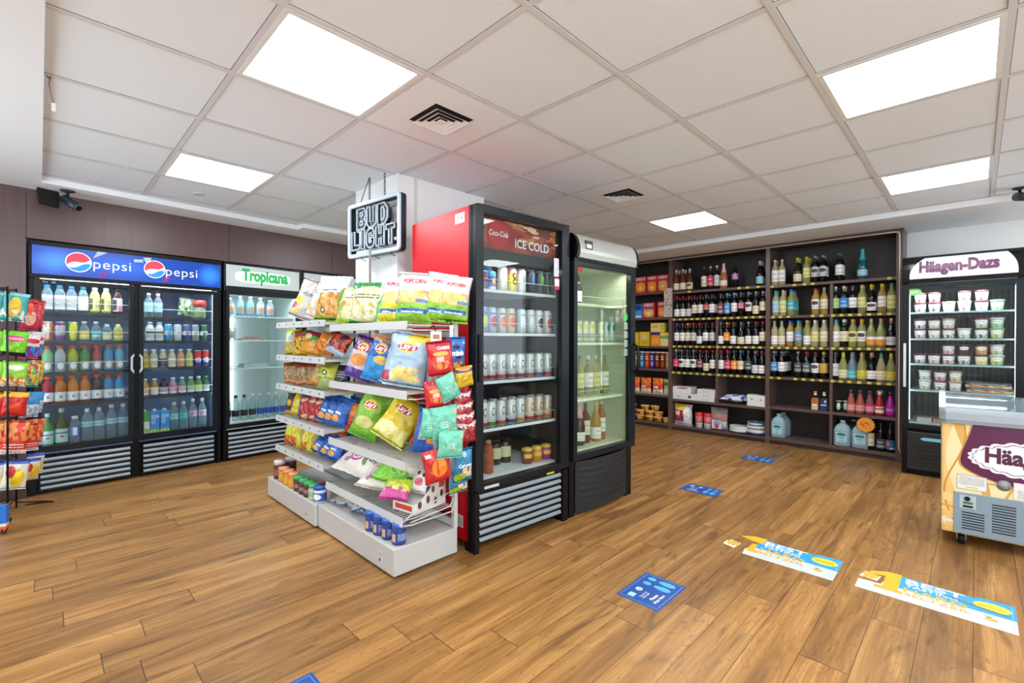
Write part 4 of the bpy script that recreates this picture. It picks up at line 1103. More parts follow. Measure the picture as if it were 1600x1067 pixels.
for i, (y, z, m, l, dx) in enumerate(((3.595, 0, CUPP, 'pink instant noodle cup at the bottom of the left stack', 0), (3.595, .0715, CUPP, 'pink instant noodle cup in the middle of the left stack', 0), (3.60, .143, CUPP, 'pink instant noodle cup on top of the left stack', 0),
        (3.455, 0, CUPO, 'orange instant noodle cup beside the pink stack on the bottom snack shelf', -.01), (3.455, .0715, CUPY, 'yellow noodle cup on the orange cup beside the pink stack', -.01), (3.40, .1435, CUPY, 'yellow noodle cup bridging the two middle stacks', .02),
        (3.318, 0, CUPY, 'yellow noodle cup at the foot of the third stack from left', 0), (3.318, .0715, CUPY, 'yellow noodle cup on the third stack from left', 0), (3.26, .143, CUPY, 'yellow noodle cup topmost behind the third stack', .05),
        (3.185, 0, CUPY, 'yellow noodle cup at the foot of the fourth stack from left', 0), (3.178, .0715, CUPO, 'orange-yellow noodle cup on top of the fourth stack', 0), (3.05, 0, CUPO, 'orange instant noodle cup at the right end of the bottom snack shelf', 0))):
    tag(ob('noodle_cup', cup_me, m, None, (SHX + .075 + dx, y, ZO[5] + z + (.0 if z == 0 else .0)), (0, 0, FACE_X)), l, 'noodle cup', 'noodle cups on the bottom snack shelf')

# gift bag hanging on the upright, with an orange bow
t = thing('gift_bag', 'patterned paper gift bag with orange bow hanging on the left shelf upright', 'gift bag', (SHX - .045, 2.995, 1.54), FACE_X)
gp = pat('gift_print', '#d2c4ba', [('n', 0, 1, 0, 1, 9, .56, '#6f6a6c'), ('n', 0, 1, 0, 1, 14, .64, '#b0505a'), ('r', 0, 1, .40, .43, '#8a7a6a')], .5)
ob('bag_body', MB().box(-.052, .052, 0, .04, 0.0, .39), gp, t)
ob('bow', MB().obox((-.045, -.008, .40), (.035, 0, .012), (0, .008, 0), (-.006, 0, .014)).obox((-.055, -.008, .385), (.02, 0, -.02), (0, .006, 0), (.01, 0, .01)).obox((-.02, -.008, .375), (.008, 0, .02), (0, .005, 0), (.008, 0, -.004)), mat('orange_bow', '#e8973a', .35), t)

# paper goods on the middle lower shelves
PW = pat('paper_pack', '#e2e0dd', [('l', .3, .7, .3, .7, 3, '#9aa0a8')], .6); PS = mat('paper_side', '#d2d0cc', .6)
pg = 'white paper packs on the shelf under the left wine bay'
carton('paper_pack', 'white pack with a red mark on top of the left paper stack', 'paper pack', (SHX + .03, 2.825, ZA[4] + .083), .25, .085, .2, pat('pp2', '#e6e3df', [('e', .55, .8, .3, .12, '#c8505a')]), PS, pg)
carton('paper_pack', 'white flat pack under the red-marked pack at the left', 'paper pack', (SHX + .03, 2.872, ZA[4]), .15, .082, .2, PW, PS, pg)
carton('paper_pack', 'white flat pack with small blue print right of the left paper stack', 'paper pack', (SHX + .02, 2.71, ZA[4]), .19, .082, .2, pat('pp3', '#e4e2df', [('e', .5, .5, .12, .25, '#4a5a8a')]), PS, pg)
for k, w in enumerate(('bottom', 'middle', 'top')):
    carton('paper_pack', 'white flat pack at the %s of the three-high paper stack' % w, 'paper pack', (SHX + .03 + .004 * k, 2.505 - .004 * k, ZA[4] + .052 * k), .235, .05, .2, PW, PS, pg)
t = bag('napkin_pack', 'blue and white plastic pack lying flat beside the white boxes', 'napkin pack', (SHX + .05, 2.17, ZA[4] + .045), (R(-80), 0, FACE_X), .33, .22, .08, pat('napkin_print', '#dfe3ee', [('n', 0, 1, 0, 1, 4, .53, '#3a4fa8'), ('n', 0, 1, 0, 1, 6, .62, '#b03a4a')], .3), 11)
carton('white_box', 'left white carton of two under the left wine bay', 'box', (SHX + .03, 1.94, ZA[4]), .105, .135, .12, pat('wbx', '#e4e2de', [('e', .5, .62, .12, .08, '#7a8aa0')]), PS)
carton('white_box', 'right white carton of two under the left wine bay', 'box', (SHX + .02, 1.836, ZA[4]), .10, .13, .12, pat('wbx2', '#e6e3df', [('e', .5, .62, .12, .08, '#7a8aa0')]), PS)
# bottom shelf
t = bag('charcoal_bag', 'white, red and yellow printed bag at the left of the bottom shelf', 'bag', (SHX + .09, 2.825, ZA[5]), (0, 0, FACE_X), .25, .285, .16, pat('charcoal_print', '#e0dedb', [('r', 0, .68, .78, 1, '#e2c33a'), ('r', .04, .64, .2, .74, '#cf3a2f'), ('r', .10, .40, .5, .68, '#f0e6e0'), ('e', .48, .33, .1, .12, '#2a3f9a'), ('n', .7, 1, 0, 1, 6, .6, '#b9bcc0')], .35), 3)
CUPS = pat('red_cup_sleeve', '#cf2f38', [('r', 0, 1, 0, .36, '#e6e2e2'), ('l', .25, .75, .45, .8, 3, '#f0d0d0')], .4)
for k, (y, l) in enumerate(((2.60, 'red and white sleeve of cups beside the printed white bag'), (2.50, 'red and white sleeve of cups beside the clear bag of cups'))):
    tag(ob('cup_sleeve', MB().lathe([(.0, 0), (.042, 0), (.05, .19), (.045, .20), (.0, .20)], 16), CUPS, None, (SHX + .07, y - .01 * k, ZA[5]), (0, 0, FACE_X)), l, 'cup sleeve')
t = thing('cup_bag', 'clear plastic bag of red cups on the bottom shelf', 'cup bag', (SHX + .10, 2.35, ZA[5]), FACE_X)
me, fn = pillow(.22, .29, .15, 21)
ob('film', me, clear('thin_film', '#f2f4f6', '#ffffff', .16, .12, .3), t)
for k, x in enumerate((-.055, .0, .055)):
    ob('cup', MB().lathe([(.0, .02), (.026, .02), (.036, .11), (.0, .11)], 14, c=(x, 0)), mat('white_cup', '#e2dcdc', .5), t)
    ob('cup', MB().lathe([(.0, .112), (.030, .112), (.038, .20), (.0, .20)], 14, c=(x, 0)), mat('red_cup', '#cf2a36', .35), t)
ob('cup_card', MB().box(-.07, .05, -.066, -.064, .02, .13), pat('cup_card_print', '#d8d2de', [('e', .5, .6, .3, .3, '#8aa0d0'), ('r', .3, .7, .05, .5, '#cf3a40')]), t)
plate = MB().lathe([(.0, 0), (.075, 0), (.112, .018), (.116, .02), (.118, .016), (.0, .002)], 28)
def disc_stack(name, label, loc, n, step, m, r=1.0):
    f = MB().lathe([(.0, 0), (.075 * r, 0), (.112 * r, .018)] + [q for k in range(n) for q in ((.118 * r, .018 + step * k), (.118 * r, .018 + step * (k + .55)), (.114 * r, .018 + step * (k + .75)))] + [(.075 * r, .008 + step * n), (.0, .008 + step * n)], 28)
    return tag(ob(name, f, m, None, loc, (0, 0, FACE_X)), label, 'plate stack')
disc_stack('bowl_stack', 'low stack of white paper bowls on the bottom shelf', (SHX + .13, 2.11, ZA[5]), 7, .0095, mat('foam_white', '#dfe3e2', .6))
disc_stack('plate_stack', 'wrapped white plate stack with a blue band at the right end', (SHX + .13, 1.915, ZA[5]), 5, .011, pat('plate_wrap', '#dfe2e6', [('r', 0, 1, .2, .5, '#3f55a0'), ('n', 0, 1, .5, .9, 12, .6, '#e8e8ea')], .25))
disc_stack('plate_stack', 'white foam plate stack in the middle of the wrapped pile', (SHX + .13, 1.912, ZA[5] + .068), 3, .010, mat('foam_white', '#dfe3e2', .6), .95)
disc_stack('plate_stack', 'plate pack with blue printed film on top of the pile', (SHX + .13, 1.908, ZA[5] + .108), 3, .010, pat('plate_wrap_top', '#d4dde2', [('n', 0, 1, .3, 1, 5, .5, '#3f7ab0')], .2), .93)

# water jugs
def jug(label, loc, m=None):
    t = thing('water_jug', label, 'water jug', loc, FACE_X)
    J = m or clear('jug_plastic', '#d6e8f0', '#bcd8e6', .6, .15, .3)
    f = MB()
    def ring(hw, z, k=4):                               # rounded square cross-section
        return [(hw * (abs(math.cos(t)) ** (2 / k)) * (1 if math.cos(t) >= 0 else -1), hw * (abs(math.sin(t)) ** (2 / k)) * (1 if math.sin(t) >= 0 else -1), z) for t in [2 * PI * q / 28 for q in range(29)]]
    rings = [ring(.070, 0), ring(.077, .012), ring(.077, .15), ring(.074, .175), ring(.056, .215), ring(.030, .238, 2.2), ring(.022, .244, 2), ring(.022, .262, 2)]
    f.grid(lambda u, v: rings[round(v * (len(rings) - 1))][round(u * 28)], 28, len(rings) - 1)
    f.f.append(tuple(range(28))[::-1]); f.uv.append(tuple((.5, .5) for _ in range(28))); f.mi.append(0); f.sm.append(False)
    ob('bottle', f, J, t)
    ob('cap', MB().lathe([(.024, .252), (.025, .256), (.025, .272), (.0, .274)], 16), mat('jug_cap', '#a9cfd6', .4), t)
    ob('label', MB().box(-.05, .05, -.0785, -.0772, .045, .15), pat('jug_label', '#a8d4e4', [('e', .5, .82, .4, .1, '#1f4f4a'), ('e', .5, .70, .42, .08, '#3fa878'), ('r', .25, .75, .42, .5, '#3a86a8'), ('l', .3, .7, .1, .3, 2, '#4a90b0')], .3), t)
    ob('handle', MB().tube([(0.03, .05, .20), (.02, .072, .225), (.012, .05, .245), (.01, .028, .246)], .009, 8), J, t)
    return t
jug('clear blue water jug at the front left under the right wine bay', (SHX + .09, 1.655, ZB[5]))
jug('water jug directly behind the front left jug under the right wine bay', (SHX + .245, 1.65, ZB[5]))
jug('water jug at the front beside the shelf divider', (SHX + .085, 1.028, ZB[5]))
jug('water jug under the orange star sign', (SHX + .085, 0.868, ZB[5]))
jug('dark tinted water jug behind the two front jugs', (SHX + .245, .95, ZB[5]), mat('jug_dark', '#33474c', .25))
# orange star-burst card on a short stem in front of the jug
t = thing('starburst_sign', 'orange starburst price card in front of the right water jug', 'sign', (SHX - .012, .815, ZB[5]), FACE_X)
pts = [((.082 if k % 2 else .070) * math.cos(PI * k / 16), .262 + (.082 if k % 2 else .070) * math.sin(PI * k / 16)) for k in range(32)]
ob('card', MB().prism(pts, -.003, 0), pat('starburst_print', '#ef9a2a', [('n', .2, .8, .3, .7, 9, .55, '#c24a1a')], .5), t)
ob('stem', MB().box(-.003, .003, 0, .004, .0, .2), mat('clear_stem', '#b9a58a', .4), t)

# odd bottles below the right wine bay
ro = 'bottles on the fifth shelf under the right wine bay'
def pack(label, y, body, carrier):
    t = thing('beer_carrier', label, 'beer carrier', (SHX + .07, y, ZB[4]), FACE_X)
    ob('carrier', MB().prism([(-.032, 0), (.032, 0), (.032, .12), (.02, .135), (-.02, .135), (-.032, .12)], -.035, .035), carrier, t)
    ob('bottle_neck', MB().lathe([(.022, .135), (.014, .17), (.013, .19), (.0, .19)], 14), mat('beer_brown', '#3a1f14', .1), t)
    ob('cap', MB().lathe([(.0145, .188), (.0145, .205), (.0, .206)], 14), mat('beer_cap', '#e2c46a', .4), t)
    ob('neck_label', MB().lathe([(.0152, .155), (.0148, .185)], 14, cap=False), WHITEPRINT, t)
pack('amber beer bottle carrier with a white label beside the navy one', 1.283, None, pat('beer_amber', '#b8702a', [('r', .1, .9, .05, .5, '#e8e2d2'), ('l', .2, .8, .1, .4, 3, '#a05a2a')], .4))
pack('navy blue beer bottle carrier with white stripe', 1.198, None, pat('beer_navy', '#1f3466', [('r', .05, .95, .42, .5, '#e6e6ea'), ('r', .6, .9, .65, .85, '#d9d6d2')], .4))
CAN = [(.0, .002), (.024, 0), (.029, .004), (.033, .012), (.033, .108), (.027, .118), (.0265, .122), (.0, .120)]
can_me = MB().lathe(CAN, 18).mesh('can')
for k, (y, l) in enumerate(((1.066, 'dark green short can left of the pink bottles'), (1.01, 'dark green short can half hidden by the first pink bottle'))):
    tag(ob('drink_can', can_me, pat('green_can', '#26382c', [('e', .5, .5, .1, .3, '#cfd8cc'), ('r', 0, 1, .93, 1, '#b9bcbc')], .25, .3), None, (SHX + .09 + .04 * k, y, ZB[4]), (0, 0, FACE_X)), l, 'can')
fl = [(.0, .003), (.034, 0), (.0385, .006), (.0385, .10), (.034, .135), (.022, .18), (.0155, .215), (.0155, .245), (.0, .246)]
flask = MB().lathe(fl, 18).mesh('flask')
def tall(name, label, y, m, capm_, lab=None, z=None, grp=ro):
    t = thing(name, label, 'bottle', (SHX + .065, y, ZB[4] if z is None else z), FACE_X, grp)
    ob('glass', flask, m, t)
    ob('cap', MB().lathe([(.0165, .215), (.0165, .25), (.0, .251)], 14), capm_, t)
    if lab: ob('label', MB().lathe([(.0392, .03), (.0392, .11)], 14, a0=.22, a1=.78, cap=False), lab, t)
    return t
PKL = clear('pink_drink', '#e0968c', '#c9655f', .62, .08, .3)
wl = pat('script_label', '#c9625a', [('r', .1, .9, .6, .7, '#efe2dc'), ('l', .1, .9, .1, .5, 4, '#efe2dc')], .4)
tall('pink_wine_bottle', 'pink bottle with white writing, first of the five under the right bay', .952, PKL, mat('neck_grey', '#4a4e50', .4), wl)
tall('pink_wine_bottle', 'pink bottle with white writing, second of the five under the right bay', .873, PKL, mat('neck_grey', '#4a4e50', .4), wl)
tall('pink_wine_bottle', 'grey-pink bottle with a hot pink label, third of the five', .792, clear('pink_drink2', '#c98a88', '#a85f62', .62, .08, .3), mat('neck_grey', '#4a4e50', .4), pat('hot_label', '#d22a6e', [('l', .1, .9, .1, .8, 4, '#f4dce4')], .4))
b4 = tall('sangria_bottle', 'red swing-top bottle with white lower label, fourth of the five', .709, mat('sangria_red', '#b02a33', .15), mat('swing_white', '#e4e0de', .35), pat('sangria_label', '#b8323c', [('r', 0, 1, 0, .42, '#e6e2dd'), ('r', .2, .8, .62, .8, '#f0e0dc')], .4))
ob('swing_wire', MB().tube([(-.024, 0, .215), (-.03, 0, .24), (-.018, 0, .262), (.018, 0, .262), (.03, 0, .24), (.024, 0, .215)], .003, 6), CHROME, b4)
tall('magenta_bottle', 'bright magenta bottle at the right end of the five', .622, mat('magenta_glass', '#a8249a', .2), mat('neck_dark', '#2f2430', .4), pat('magenta_label', '#ab2a9c', [('l', .15, .85, .4, .7, 2, '#f0c8ec')], .3))
for i, (y, lab, l) in enumerate(((.785, 'cream', 'dark bottle with a cream label beside the orange star sign'), (.697, 'slate', 'dark bottle with a grey label on the bottom right shelf'), (.62, 'azure', 'dark bottle with a blue and orange label at the bottom right corner'))):
    m = labm(lab) if lab != 'azure' else pat('blue_orange_label', '#2f6fa8', [('e', .3, .6, .2, .25, '#e06a3a'), ('r', .5, .9, .05, .2, '#e0e4e8')], .4)
    t = thing('wine_bottle', l, 'bottle', (SHX + .06, y, ZB[5]), FACE_X, 'dark bottles on the bottom right shelf')
    ob('glass', BODY['slim'], GL['dark'], t); ob('cap', CAPS['slim'], capm('black'), t); ob('label', LABM['ml' if i else 't'], m, t)
# ---------------------------------------------------------------- drinks and tubs inside the coolers
def inside(root, x, y, z):
    v = Matrix.Rotation(root.rotation_euler[2], 4, 'Z') @ Vector((x, y, z)) + root.location
    return tuple(v)
def curve_on(r, z0, ang=0.0):
    return lambda x, z: (r * math.sin(x / r + ang), -r * math.cos(x / r + ang), z0 + z)
def bottle_kind(h, r, neck, shoulder, waist=None):
    p = [(.0, .003), (r * .88, 0), (r, .008)]
    if waist: p += [(r, h * waist - .02), (r * .93, h * waist), (r, h * waist + .02)]
    p += [(r, h * shoulder), (r * .93, h * (shoulder + .08)), (r * .70, h * (shoulder + .17)), (neck, h * (shoulder + .25)), (neck, h * .90)]
    return p
def drink(name, label, root, x, y, z, prof, capr, h, body, cap, lab=None, lz=(.3, .62), lr=None, group=None, cat='bottle', text=None, tcol=None):
    rz = root.rotation_euler[2]
    t = thing(name, label, cat, inside(root, x, y, z), rz, group)
    r = max(p[0] for p in prof)
    key = ('drink', tuple(prof))
    if key not in _pil: _pil[key] = MB().lathe(prof, 16).mesh(name)
    ob('bottle', _pil[key], body, t)
    kc = ('dcap', capr, h)
    if kc not in _pil: _pil[kc] = MB().lathe([(capr, h * .89), (capr, h * .985), (capr * .85, h), (.0, h)], 14).mesh('cap')
    ob('cap', _pil[kc], cap, t)
    if lab:
        kl = ('dlab', r, h, lz)
        if kl not in _pil: _pil[kl] = MB().lathe([(r + .0008, h * lz[0]), (r + .0008, h * lz[1])], 16, a0=.16, a1=.84, cap=False).mesh('label')
        l = ob('label', _pil[kl], lab, t)
        if text: ob('lettering', text_mb(text, .020, curve_on(r + .0016, h * (lz[0] + lz[1]) / 2), bold=.03), tcol or DARKPRINT, l, fix=False)
    return t
OC = mat('orange_cap', '#e8622a', .4); WC = mat('white_cap', '#dfe4e6', .4); BC = mat('blue_cap', '#3f8fb8', .4); DC = mat('dark_cap', '#2a2423', .4); TC = mat('teal_cap', '#2f7f9a', .4)
def juice_m(n, c): return clear('juice_' + n, c, c, .62, .06, .28)
WATER = clear('water_clear', '#cfe4ee', '#b9d2de', .22, .05, .5)
SPORT = bottle_kind(.215, .0365, .017, .60, .44)
JUG = bottle_kind(.29, .042, .014, .56)
TALLW = bottle_kind(.29, .040, .014, .60, .45)
GLAB = pat('sport_label', '#d9dde2', [('e', .5, .5, .09, .4, '#f2f2f4')], .4); GLABD = pat('sport_label_grey', '#7d8a8e', [('e', .5, .5, .09, .4, '#e6e6e8')], .4)
# left door
row = 'left door of the two-door soda cooler'
WL = pat('white_square_label', '#e4e2e4', [('l', .3, .7, .2, .8, 5, '#4a4a52')], .4)
for i, (x, b, c, l, w) in enumerate(((.112, WATER, BC, WL, 'blue-capped clear bottle with white label'), (.186, WATER, BC, WL, 'blue-capped clear bottle with white label'), (.256, WATER, BC, WL, 'blue-capped clear bottle with white label'),
      (.328, juice_m('leaf', '#6f8f92'), TC, pat('leaf_label', '#dfe4e2', [('e', .5, .5, .2, .5, '#eef2f0')], .4), 'teal-capped bottle with a leaf label'), (.402, juice_m('lemon', '#dfe08a'), WC, pat('yel_label', '#e2dd8f', [('r', .3, .42, .1, .9, '#5a5c3a'), ('l', .5, .7, .2, .8, 4, '#7a7a3a')], .4), 'white-capped lemon drink'),
      (.476, juice_m('lemon', '#dfe08a'), WC, pat('yel_label', '#e2dd8f', [], .4), 'white-capped lemon drink'), (.553, juice_m('cola', '#5a3a34'), DC, pat('pinkish_label', '#d8ccd2', [('r', .3, .45, .1, .9, '#4a3a3a'), ('r', .5, .75, 0, .4, '#d88a9a')], .4), 'brown-capped bottle with a pink and white label'))):
    drink('drink_bottle', '%s, %s of seven, top shelf, left soda door' % (w, ORD[i]), soda, x, .13, 1.440, bottle_kind(.215, .034, .018, .64), .020, .215, b, c, l, (.08, .62), group='bottles on the top shelf of the left soda door')
c16 = MB().lathe([(.0, .003), (.024, 0), (.029, .004), (.0335, .014), (.0335, .142), (.027, .154), (.0265, .158), (.0, .156)], 18).mesh('tall_can')
def can(label, root, x, y, z, m, group=None, me=None, cat='can'):
    o = ob('drink_can', me or c16, m, None, inside(root, x, y, z), (0, 0, root.rotation_euler[2]))
    return tag(o, label, cat, group)
def canm(n, base, shapes): return pat('can_' + n, base, list(shapes) + [('r', 0, 1, .95, 1, '#b9bdc0'), ('r', 0, 1, 0, .03, '#b9bdc0')], .28, .25)
g = 'drinks on the second shelf of the left soda door'
can('orange striped tall can at the left of the second soda shelf', soda, .112, .13, 1.20, canm('orange_stripe', '#e07a3a', [('r', .46, .54, .1, .9, '#f2e2d8'), ('e', .5, .6, .08, .14, '#f0ece6'), ('r', .3, .42, .2, .8, '#e8dcd6')]), g)
can('purple and white tall can on the second soda shelf', soda, .186, .13, 1.20, canm('purple', '#8a5a9a', [('r', 0, 1, .3, .8, '#c9bccb'), ('r', 0, 1, .82, .95, '#7a3a6a')]), g)
can('yellow and green tall can on the second soda shelf', soda, .264, .13, 1.20, canm('lime_yellow', '#3f9a3a', [('e', .5, .5, .14, .5, '#e6d232'), ('e', .5, .35, .1, .2, '#f0e878')]), g)
for i, (x, b, l, w) in enumerate(((.335, 'lemon2', '#e0cf4a', 'white-capped bottle with yellow label'), (.41, 'aqua', '#59b8c4', 'white-capped bottle with aqua label'), (.482, 'pear', '#d9d2b0', 'white-capped bottle with cream label'), (.556, 'mango', '#d9bf3a', 'small bottle with yellow label at the right end'))):
    drink('drink_bottle', w + ' on the second shelf, left soda door', soda, x, .13, 1.20, bottle_kind(.165, .033, .015, .56), .017, .165 if i < 2 else .14, WATER if i < 3 else juice_m('lemon', '#dfe08a'), WC, pat('lbl_' + b, l, [('r', .3, .7, .3, .45, '#f0ece0')], .4), (.1, .55), group=g)
SP3 = [('pale-green', '#9fd6a0'), ('clear-white', '#cfd6d8'), ('yellow-green', '#c2c83a'), ('green', '#4f9a4a'), ('red', '#b8484a'), ('blue', '#4aa3dc'), ('light-blue', '#63bfe0')]
SP4 = [('crimson', '#c01f3f'), ('orange', '#e0861c'), ('golden-orange', '#e08c1f'), ('amber', '#d88420'), ('dark-purple', '#4a2a3f'), ('blue', '#2a9ce0'), ('sky-blue', '#3aa8e6')]
for zz, SP, nm, lab in ((.948, SP3, 'third', GLABD), (.698, SP4, 'fourth', GLAB)):
    for i, (w, c) in enumerate(SP):
        drink('sports_drink_bottle', '%s sports drink with orange cap, %s of seven, %s soda shelf' % (w, ORD[i], nm), soda, .112 + .0757 * i, .13, zz, SPORT, .0215, .215, juice_m(w, c), OC, lab, (.06, .40), group='sports drinks on the %s soda shelf' % nm, text='G', tcol=DARKPRINT if zz < .9 else WHITEPRINT)
        if i < 7:
            drink('sports_drink_bottle', '%s sports drink behind the %s bottle, %s soda shelf' % (w, ORD[i], nm), soda, .112 + .0757 * i, .212, zz, SPORT, .0215, .215, juice_m(w, c), OC, lab, (.06, .40), group='sports drinks on the %s soda shelf' % nm)
MINL = pat('mineral_label', '#b4dcd6', [('r', .3, .7, .66, .74, '#2a4a5a'), ('e', .5, .45, .05, .1, '#d86a5a')], .4)
g = 'big bottles on the bottom of the left soda door'
drink('mineral_water_bottle', 'green glass mineral water bottle at the bottom left of the soda cooler', soda, .112, .13, .355, bottle_kind(.26, .036, .014, .50), .0155, .26, juice_m('greenglass', '#4fa04a'), mat('silver_cap', '#c4d4d8', .3), MINL, (.06, .46), group=g)
drink('mineral_water_bottle', 'larger dark green mineral water bottle second on the soda cooler floor', soda, .196, .14, .355, bottle_kind(.29, .042, .015, .50), .0165, .29, juice_m('oliveglass', '#54621f'), mat('silver_cap', '#c4d4d8', .3), MINL, (.06, .44), group=g)
drink('water_bottle', 'short clear water bottle with a navy label on the soda cooler floor', soda, .276, .13, .355, bottle_kind(.22, .034, .016, .66), .021, .22, WATER, WC, pat('navy_label', '#3a5ac4', [('r', .42, .56, .1, .9, '#e8ecf4'), ('r', 0, .4, 0, 1, '#6a86b0')], .4), (.25, .62), group=g)
for i, x in enumerate((.354, .432, .512, .592)):
    drink('water_bottle', 'large clear water bottle with a pale blue band, %s from the left' % ORD[i], soda, x, .14, .355, TALLW, .0165, .275 if i < 2 else .29, WATER, WC, pat('band_label', '#a9d6e0', [('r', 0, 1, .3, .7, '#7fb8cc')], .4), (.44, .60), group=g)
# right door
g = 'bottles on the top shelf of the right soda door'
for i, (x, w) in enumerate(((.775, 'first'), (.845, 'second'))):
    drink('water_bottle', 'clear bottle with pale label, %s on the top right soda shelf' % w, soda, x, .13, 1.423, bottle_kind(.215, .034, .014, .58), .016, .215, WATER, WC, pat('pale_aqua_label', '#bfe0e2', [('l', .3, .7, .3, .7, 3, '#5a8a9a')], .4), (.2, .6), group=g)
t = thing('food_jar', 'red-lidded jar on the top shelf of the right soda door', 'jar', inside(soda, 1.185, .14, 1.423), ta)  # jar added where the door glass mirrors a hanging red bag
ob('jar', MB().lathe([(.0, 0), (.05, 0), (.052, .01), (.052, .11), (.0, .112)], 18), clear('jar_glass', '#c2d0b0', '#9fb08a', .4, .1, .3), t); ob('lid', MB().lathe([(.055, .108), (.055, .175), (.0, .178)], 18), mat('red_lid', '#b8322a', .35), t)
t = bag('reflection_bag', 'clear bag of green leaves leaning on the top right soda shelf', 'salad bag', inside(soda, 1.07, .15, 1.443), (R(-12), R(8), ta), .14, .18, .08, pat('reflected_bag_print', '#b8c4b0', [('n', 0, 1, 0, .8, 5, .5, '#4f7a2f'), ('n', 0, 1, 0, 1, 8, .6, '#9a8a7a')], .25), 8)  # solid bag added in place of a green bag's mirror image
g = 'drinks on the second shelf of the right soda door'
MK = pat('milk_label', '#e6e8ec', [('r', .3, .7, .55, .72, '#3a3a44'), ('l', .25, .75, .15, .5, 4, '#4a4a58')], .4)
for i, x in enumerate((.785, .855)):
    drink('milk_bottle', 'white bottle with dark print, %s on the second right soda shelf' % ORD[i], soda, x, .13, 1.20, bottle_kind(.175, .033, .018, .62), .020, .175, mat('white_bottle', '#e2e6ea', .3), WC, MK, (.08, .66), group=g)
for i, (x, c, w) in enumerate(((.925, '#3a9ac4', 'blue and white'), (.998, '#c9ccd0', 'silver and grey'), (1.07, '#3f4f86', 'navy banded'), (1.142, '#8a8f94', 'grey'), (1.215, '#2f5a3a', 'dark green'))):
    can('%s tall can on the second right soda shelf' % w, soda, x, .13, 1.20, canm(w.replace(' ', '_'), c, [('r', 0, 1, .35, .6, '#d9dde0'), ('e', .5, .45, .1, .1, c)]), g)
g = 'bottles on the third shelf of the right soda door'
for i, (x, c, lc, w) in enumerate(((.745, '#d9c98a', '#e0c23a', 'yellow-labelled cream'), (.812, '#e2dcc0', '#e6e2c0', 'pale cream'), (.882, '#e6d8bc', '#3f4a6a', 'cream with navy base'), (.952, '#e8ddc2', '#e4dcc8', 'cream latte'), (1.022, '#e2b48c', '#dca27a', 'peach'), (1.092, '#d9d08c', '#c4c47a', 'yellow-cream'))):
    drink('drink_bottle', '%s drink bottle on the third right soda shelf' % w, soda, x, .13, .953, bottle_kind(.17, .032, .016, .58), .0185, .17, juice_m('rc%d' % i, c), WC, pat('rl%d' % i, lc, [('l', .3, .7, .2, .8, 4, '#7a6a5a')], .4), (.06, .5), group=g)
for i, x in enumerate((1.162, 1.23)):
    can('red, white and blue can, %s of two on the third right soda shelf' % ORD[i], soda, x, .13, .953, canm('red_blue', '#2f3f86', [('r', 0, 1, .5, .95, '#b82a2f'), ('e', .5, .4, .14, .16, '#d9c4cc')]), g)
g = 'bottles on the fourth shelf of the right soda door'
for i, (x, c, lc, cc, w) in enumerate(((.745, '#d9b24a', '#d8a93a', WC, 'yellow'), (.818, '#d0a050', '#e2c4a4', WC, 'peach-labelled'), (.888, '#3a2f44', '#4a3f5a', mat('indigo_cap', '#2a2a5a', .4), 'dark purple'), (.96, '#c0a8c4', '#d84f86', WC, 'pink-labelled'), (1.033, '#7fa08a', '#d85a8a', WC, 'pink and green'), (1.105, '#8ab070', '#5aa85a', WC, 'green-labelled'), (1.17, '#7aa04a', '#b4c85a', WC, 'lime'), (1.235, '#2f6a44', '#3a7a4a', mat('green_cap', '#3aa06a', .4), 'dark green'))):
    drink('drink_bottle', '%s drink bottle on the fourth right soda shelf' % w, soda, x, .13, .70, bottle_kind(.155, .032, .016, .55), .018, .155, juice_m('rd%d' % i, c), cc, pat('rm%d' % i, lc, [('r', 0, 1, .0, .3, '#d9dce4'), ('l', .3, .7, .4, .8, 3, '#f0ecec')], .4), (.06, .5), group=g)
CB = pat('coco_carton', '#2f8ad8', [('r', 0, 1, 0, .16, '#d6dd9a'), ('n', 0, 1, 0, .2, 5, .5, '#7fb03a'), ('r', .58, .92, .68, .8, '#a9d4f4')], .4)
for i, (x, w, m) in enumerate(((.742, 'green and white', pat('coco_green', '#dfe6d4', [('r', 0, 1, .55, 1, '#4fa04a'), ('n', 0, 1, 0, .25, 5, .5, '#8ab83a')], .4)), (.818, 'left blue', CB), (.895, 'right blue', CB))):
    o = ob('juice_carton', MB().box(-.036, .036, 0, .07, 0, .20), m, None, inside(soda, x, .11, .355), (0, 0, ta))
    tag(o, '%s tall drink carton on the floor of the right soda door' % w, 'carton', 'cartons in the right soda door')
    if i: ob('lettering', text_mb('ZICO', .085, lambda a, b: (-.012 - b, -.0012, .125 - a) , bold=.01), WHITEPRINT, o, fix=False)
    ob('cap', MB().lathe([(.014, .198), (.014, .216), (.0, .217)], 12, c=(.0, .03)), WC, o)
for i, (x, c, w) in enumerate(((.972, '#a9dcd8', 'aqua-labelled'), (1.048, '#5ac4c4', 'teal-labelled'), (1.125, '#d9b4c4', 'pink and white labelled'), (1.205, '#d9ced4', 'pale-labelled'))):
    drink('water_bottle', '%s clear water bottle on the floor, right soda door' % w, soda, x, .14, .355, bottle_kind(.285, .037, .014, .56), .0155, .265 if i < 2 else .285, WATER, WC, pat('wl%d' % i, c, [('n', .2, .8, .1, .9, 8, .52, '#6a5a8a' if i > 1 else '#2f8a9a')], .4), (.40, .60), group='water bottles in the right soda door')

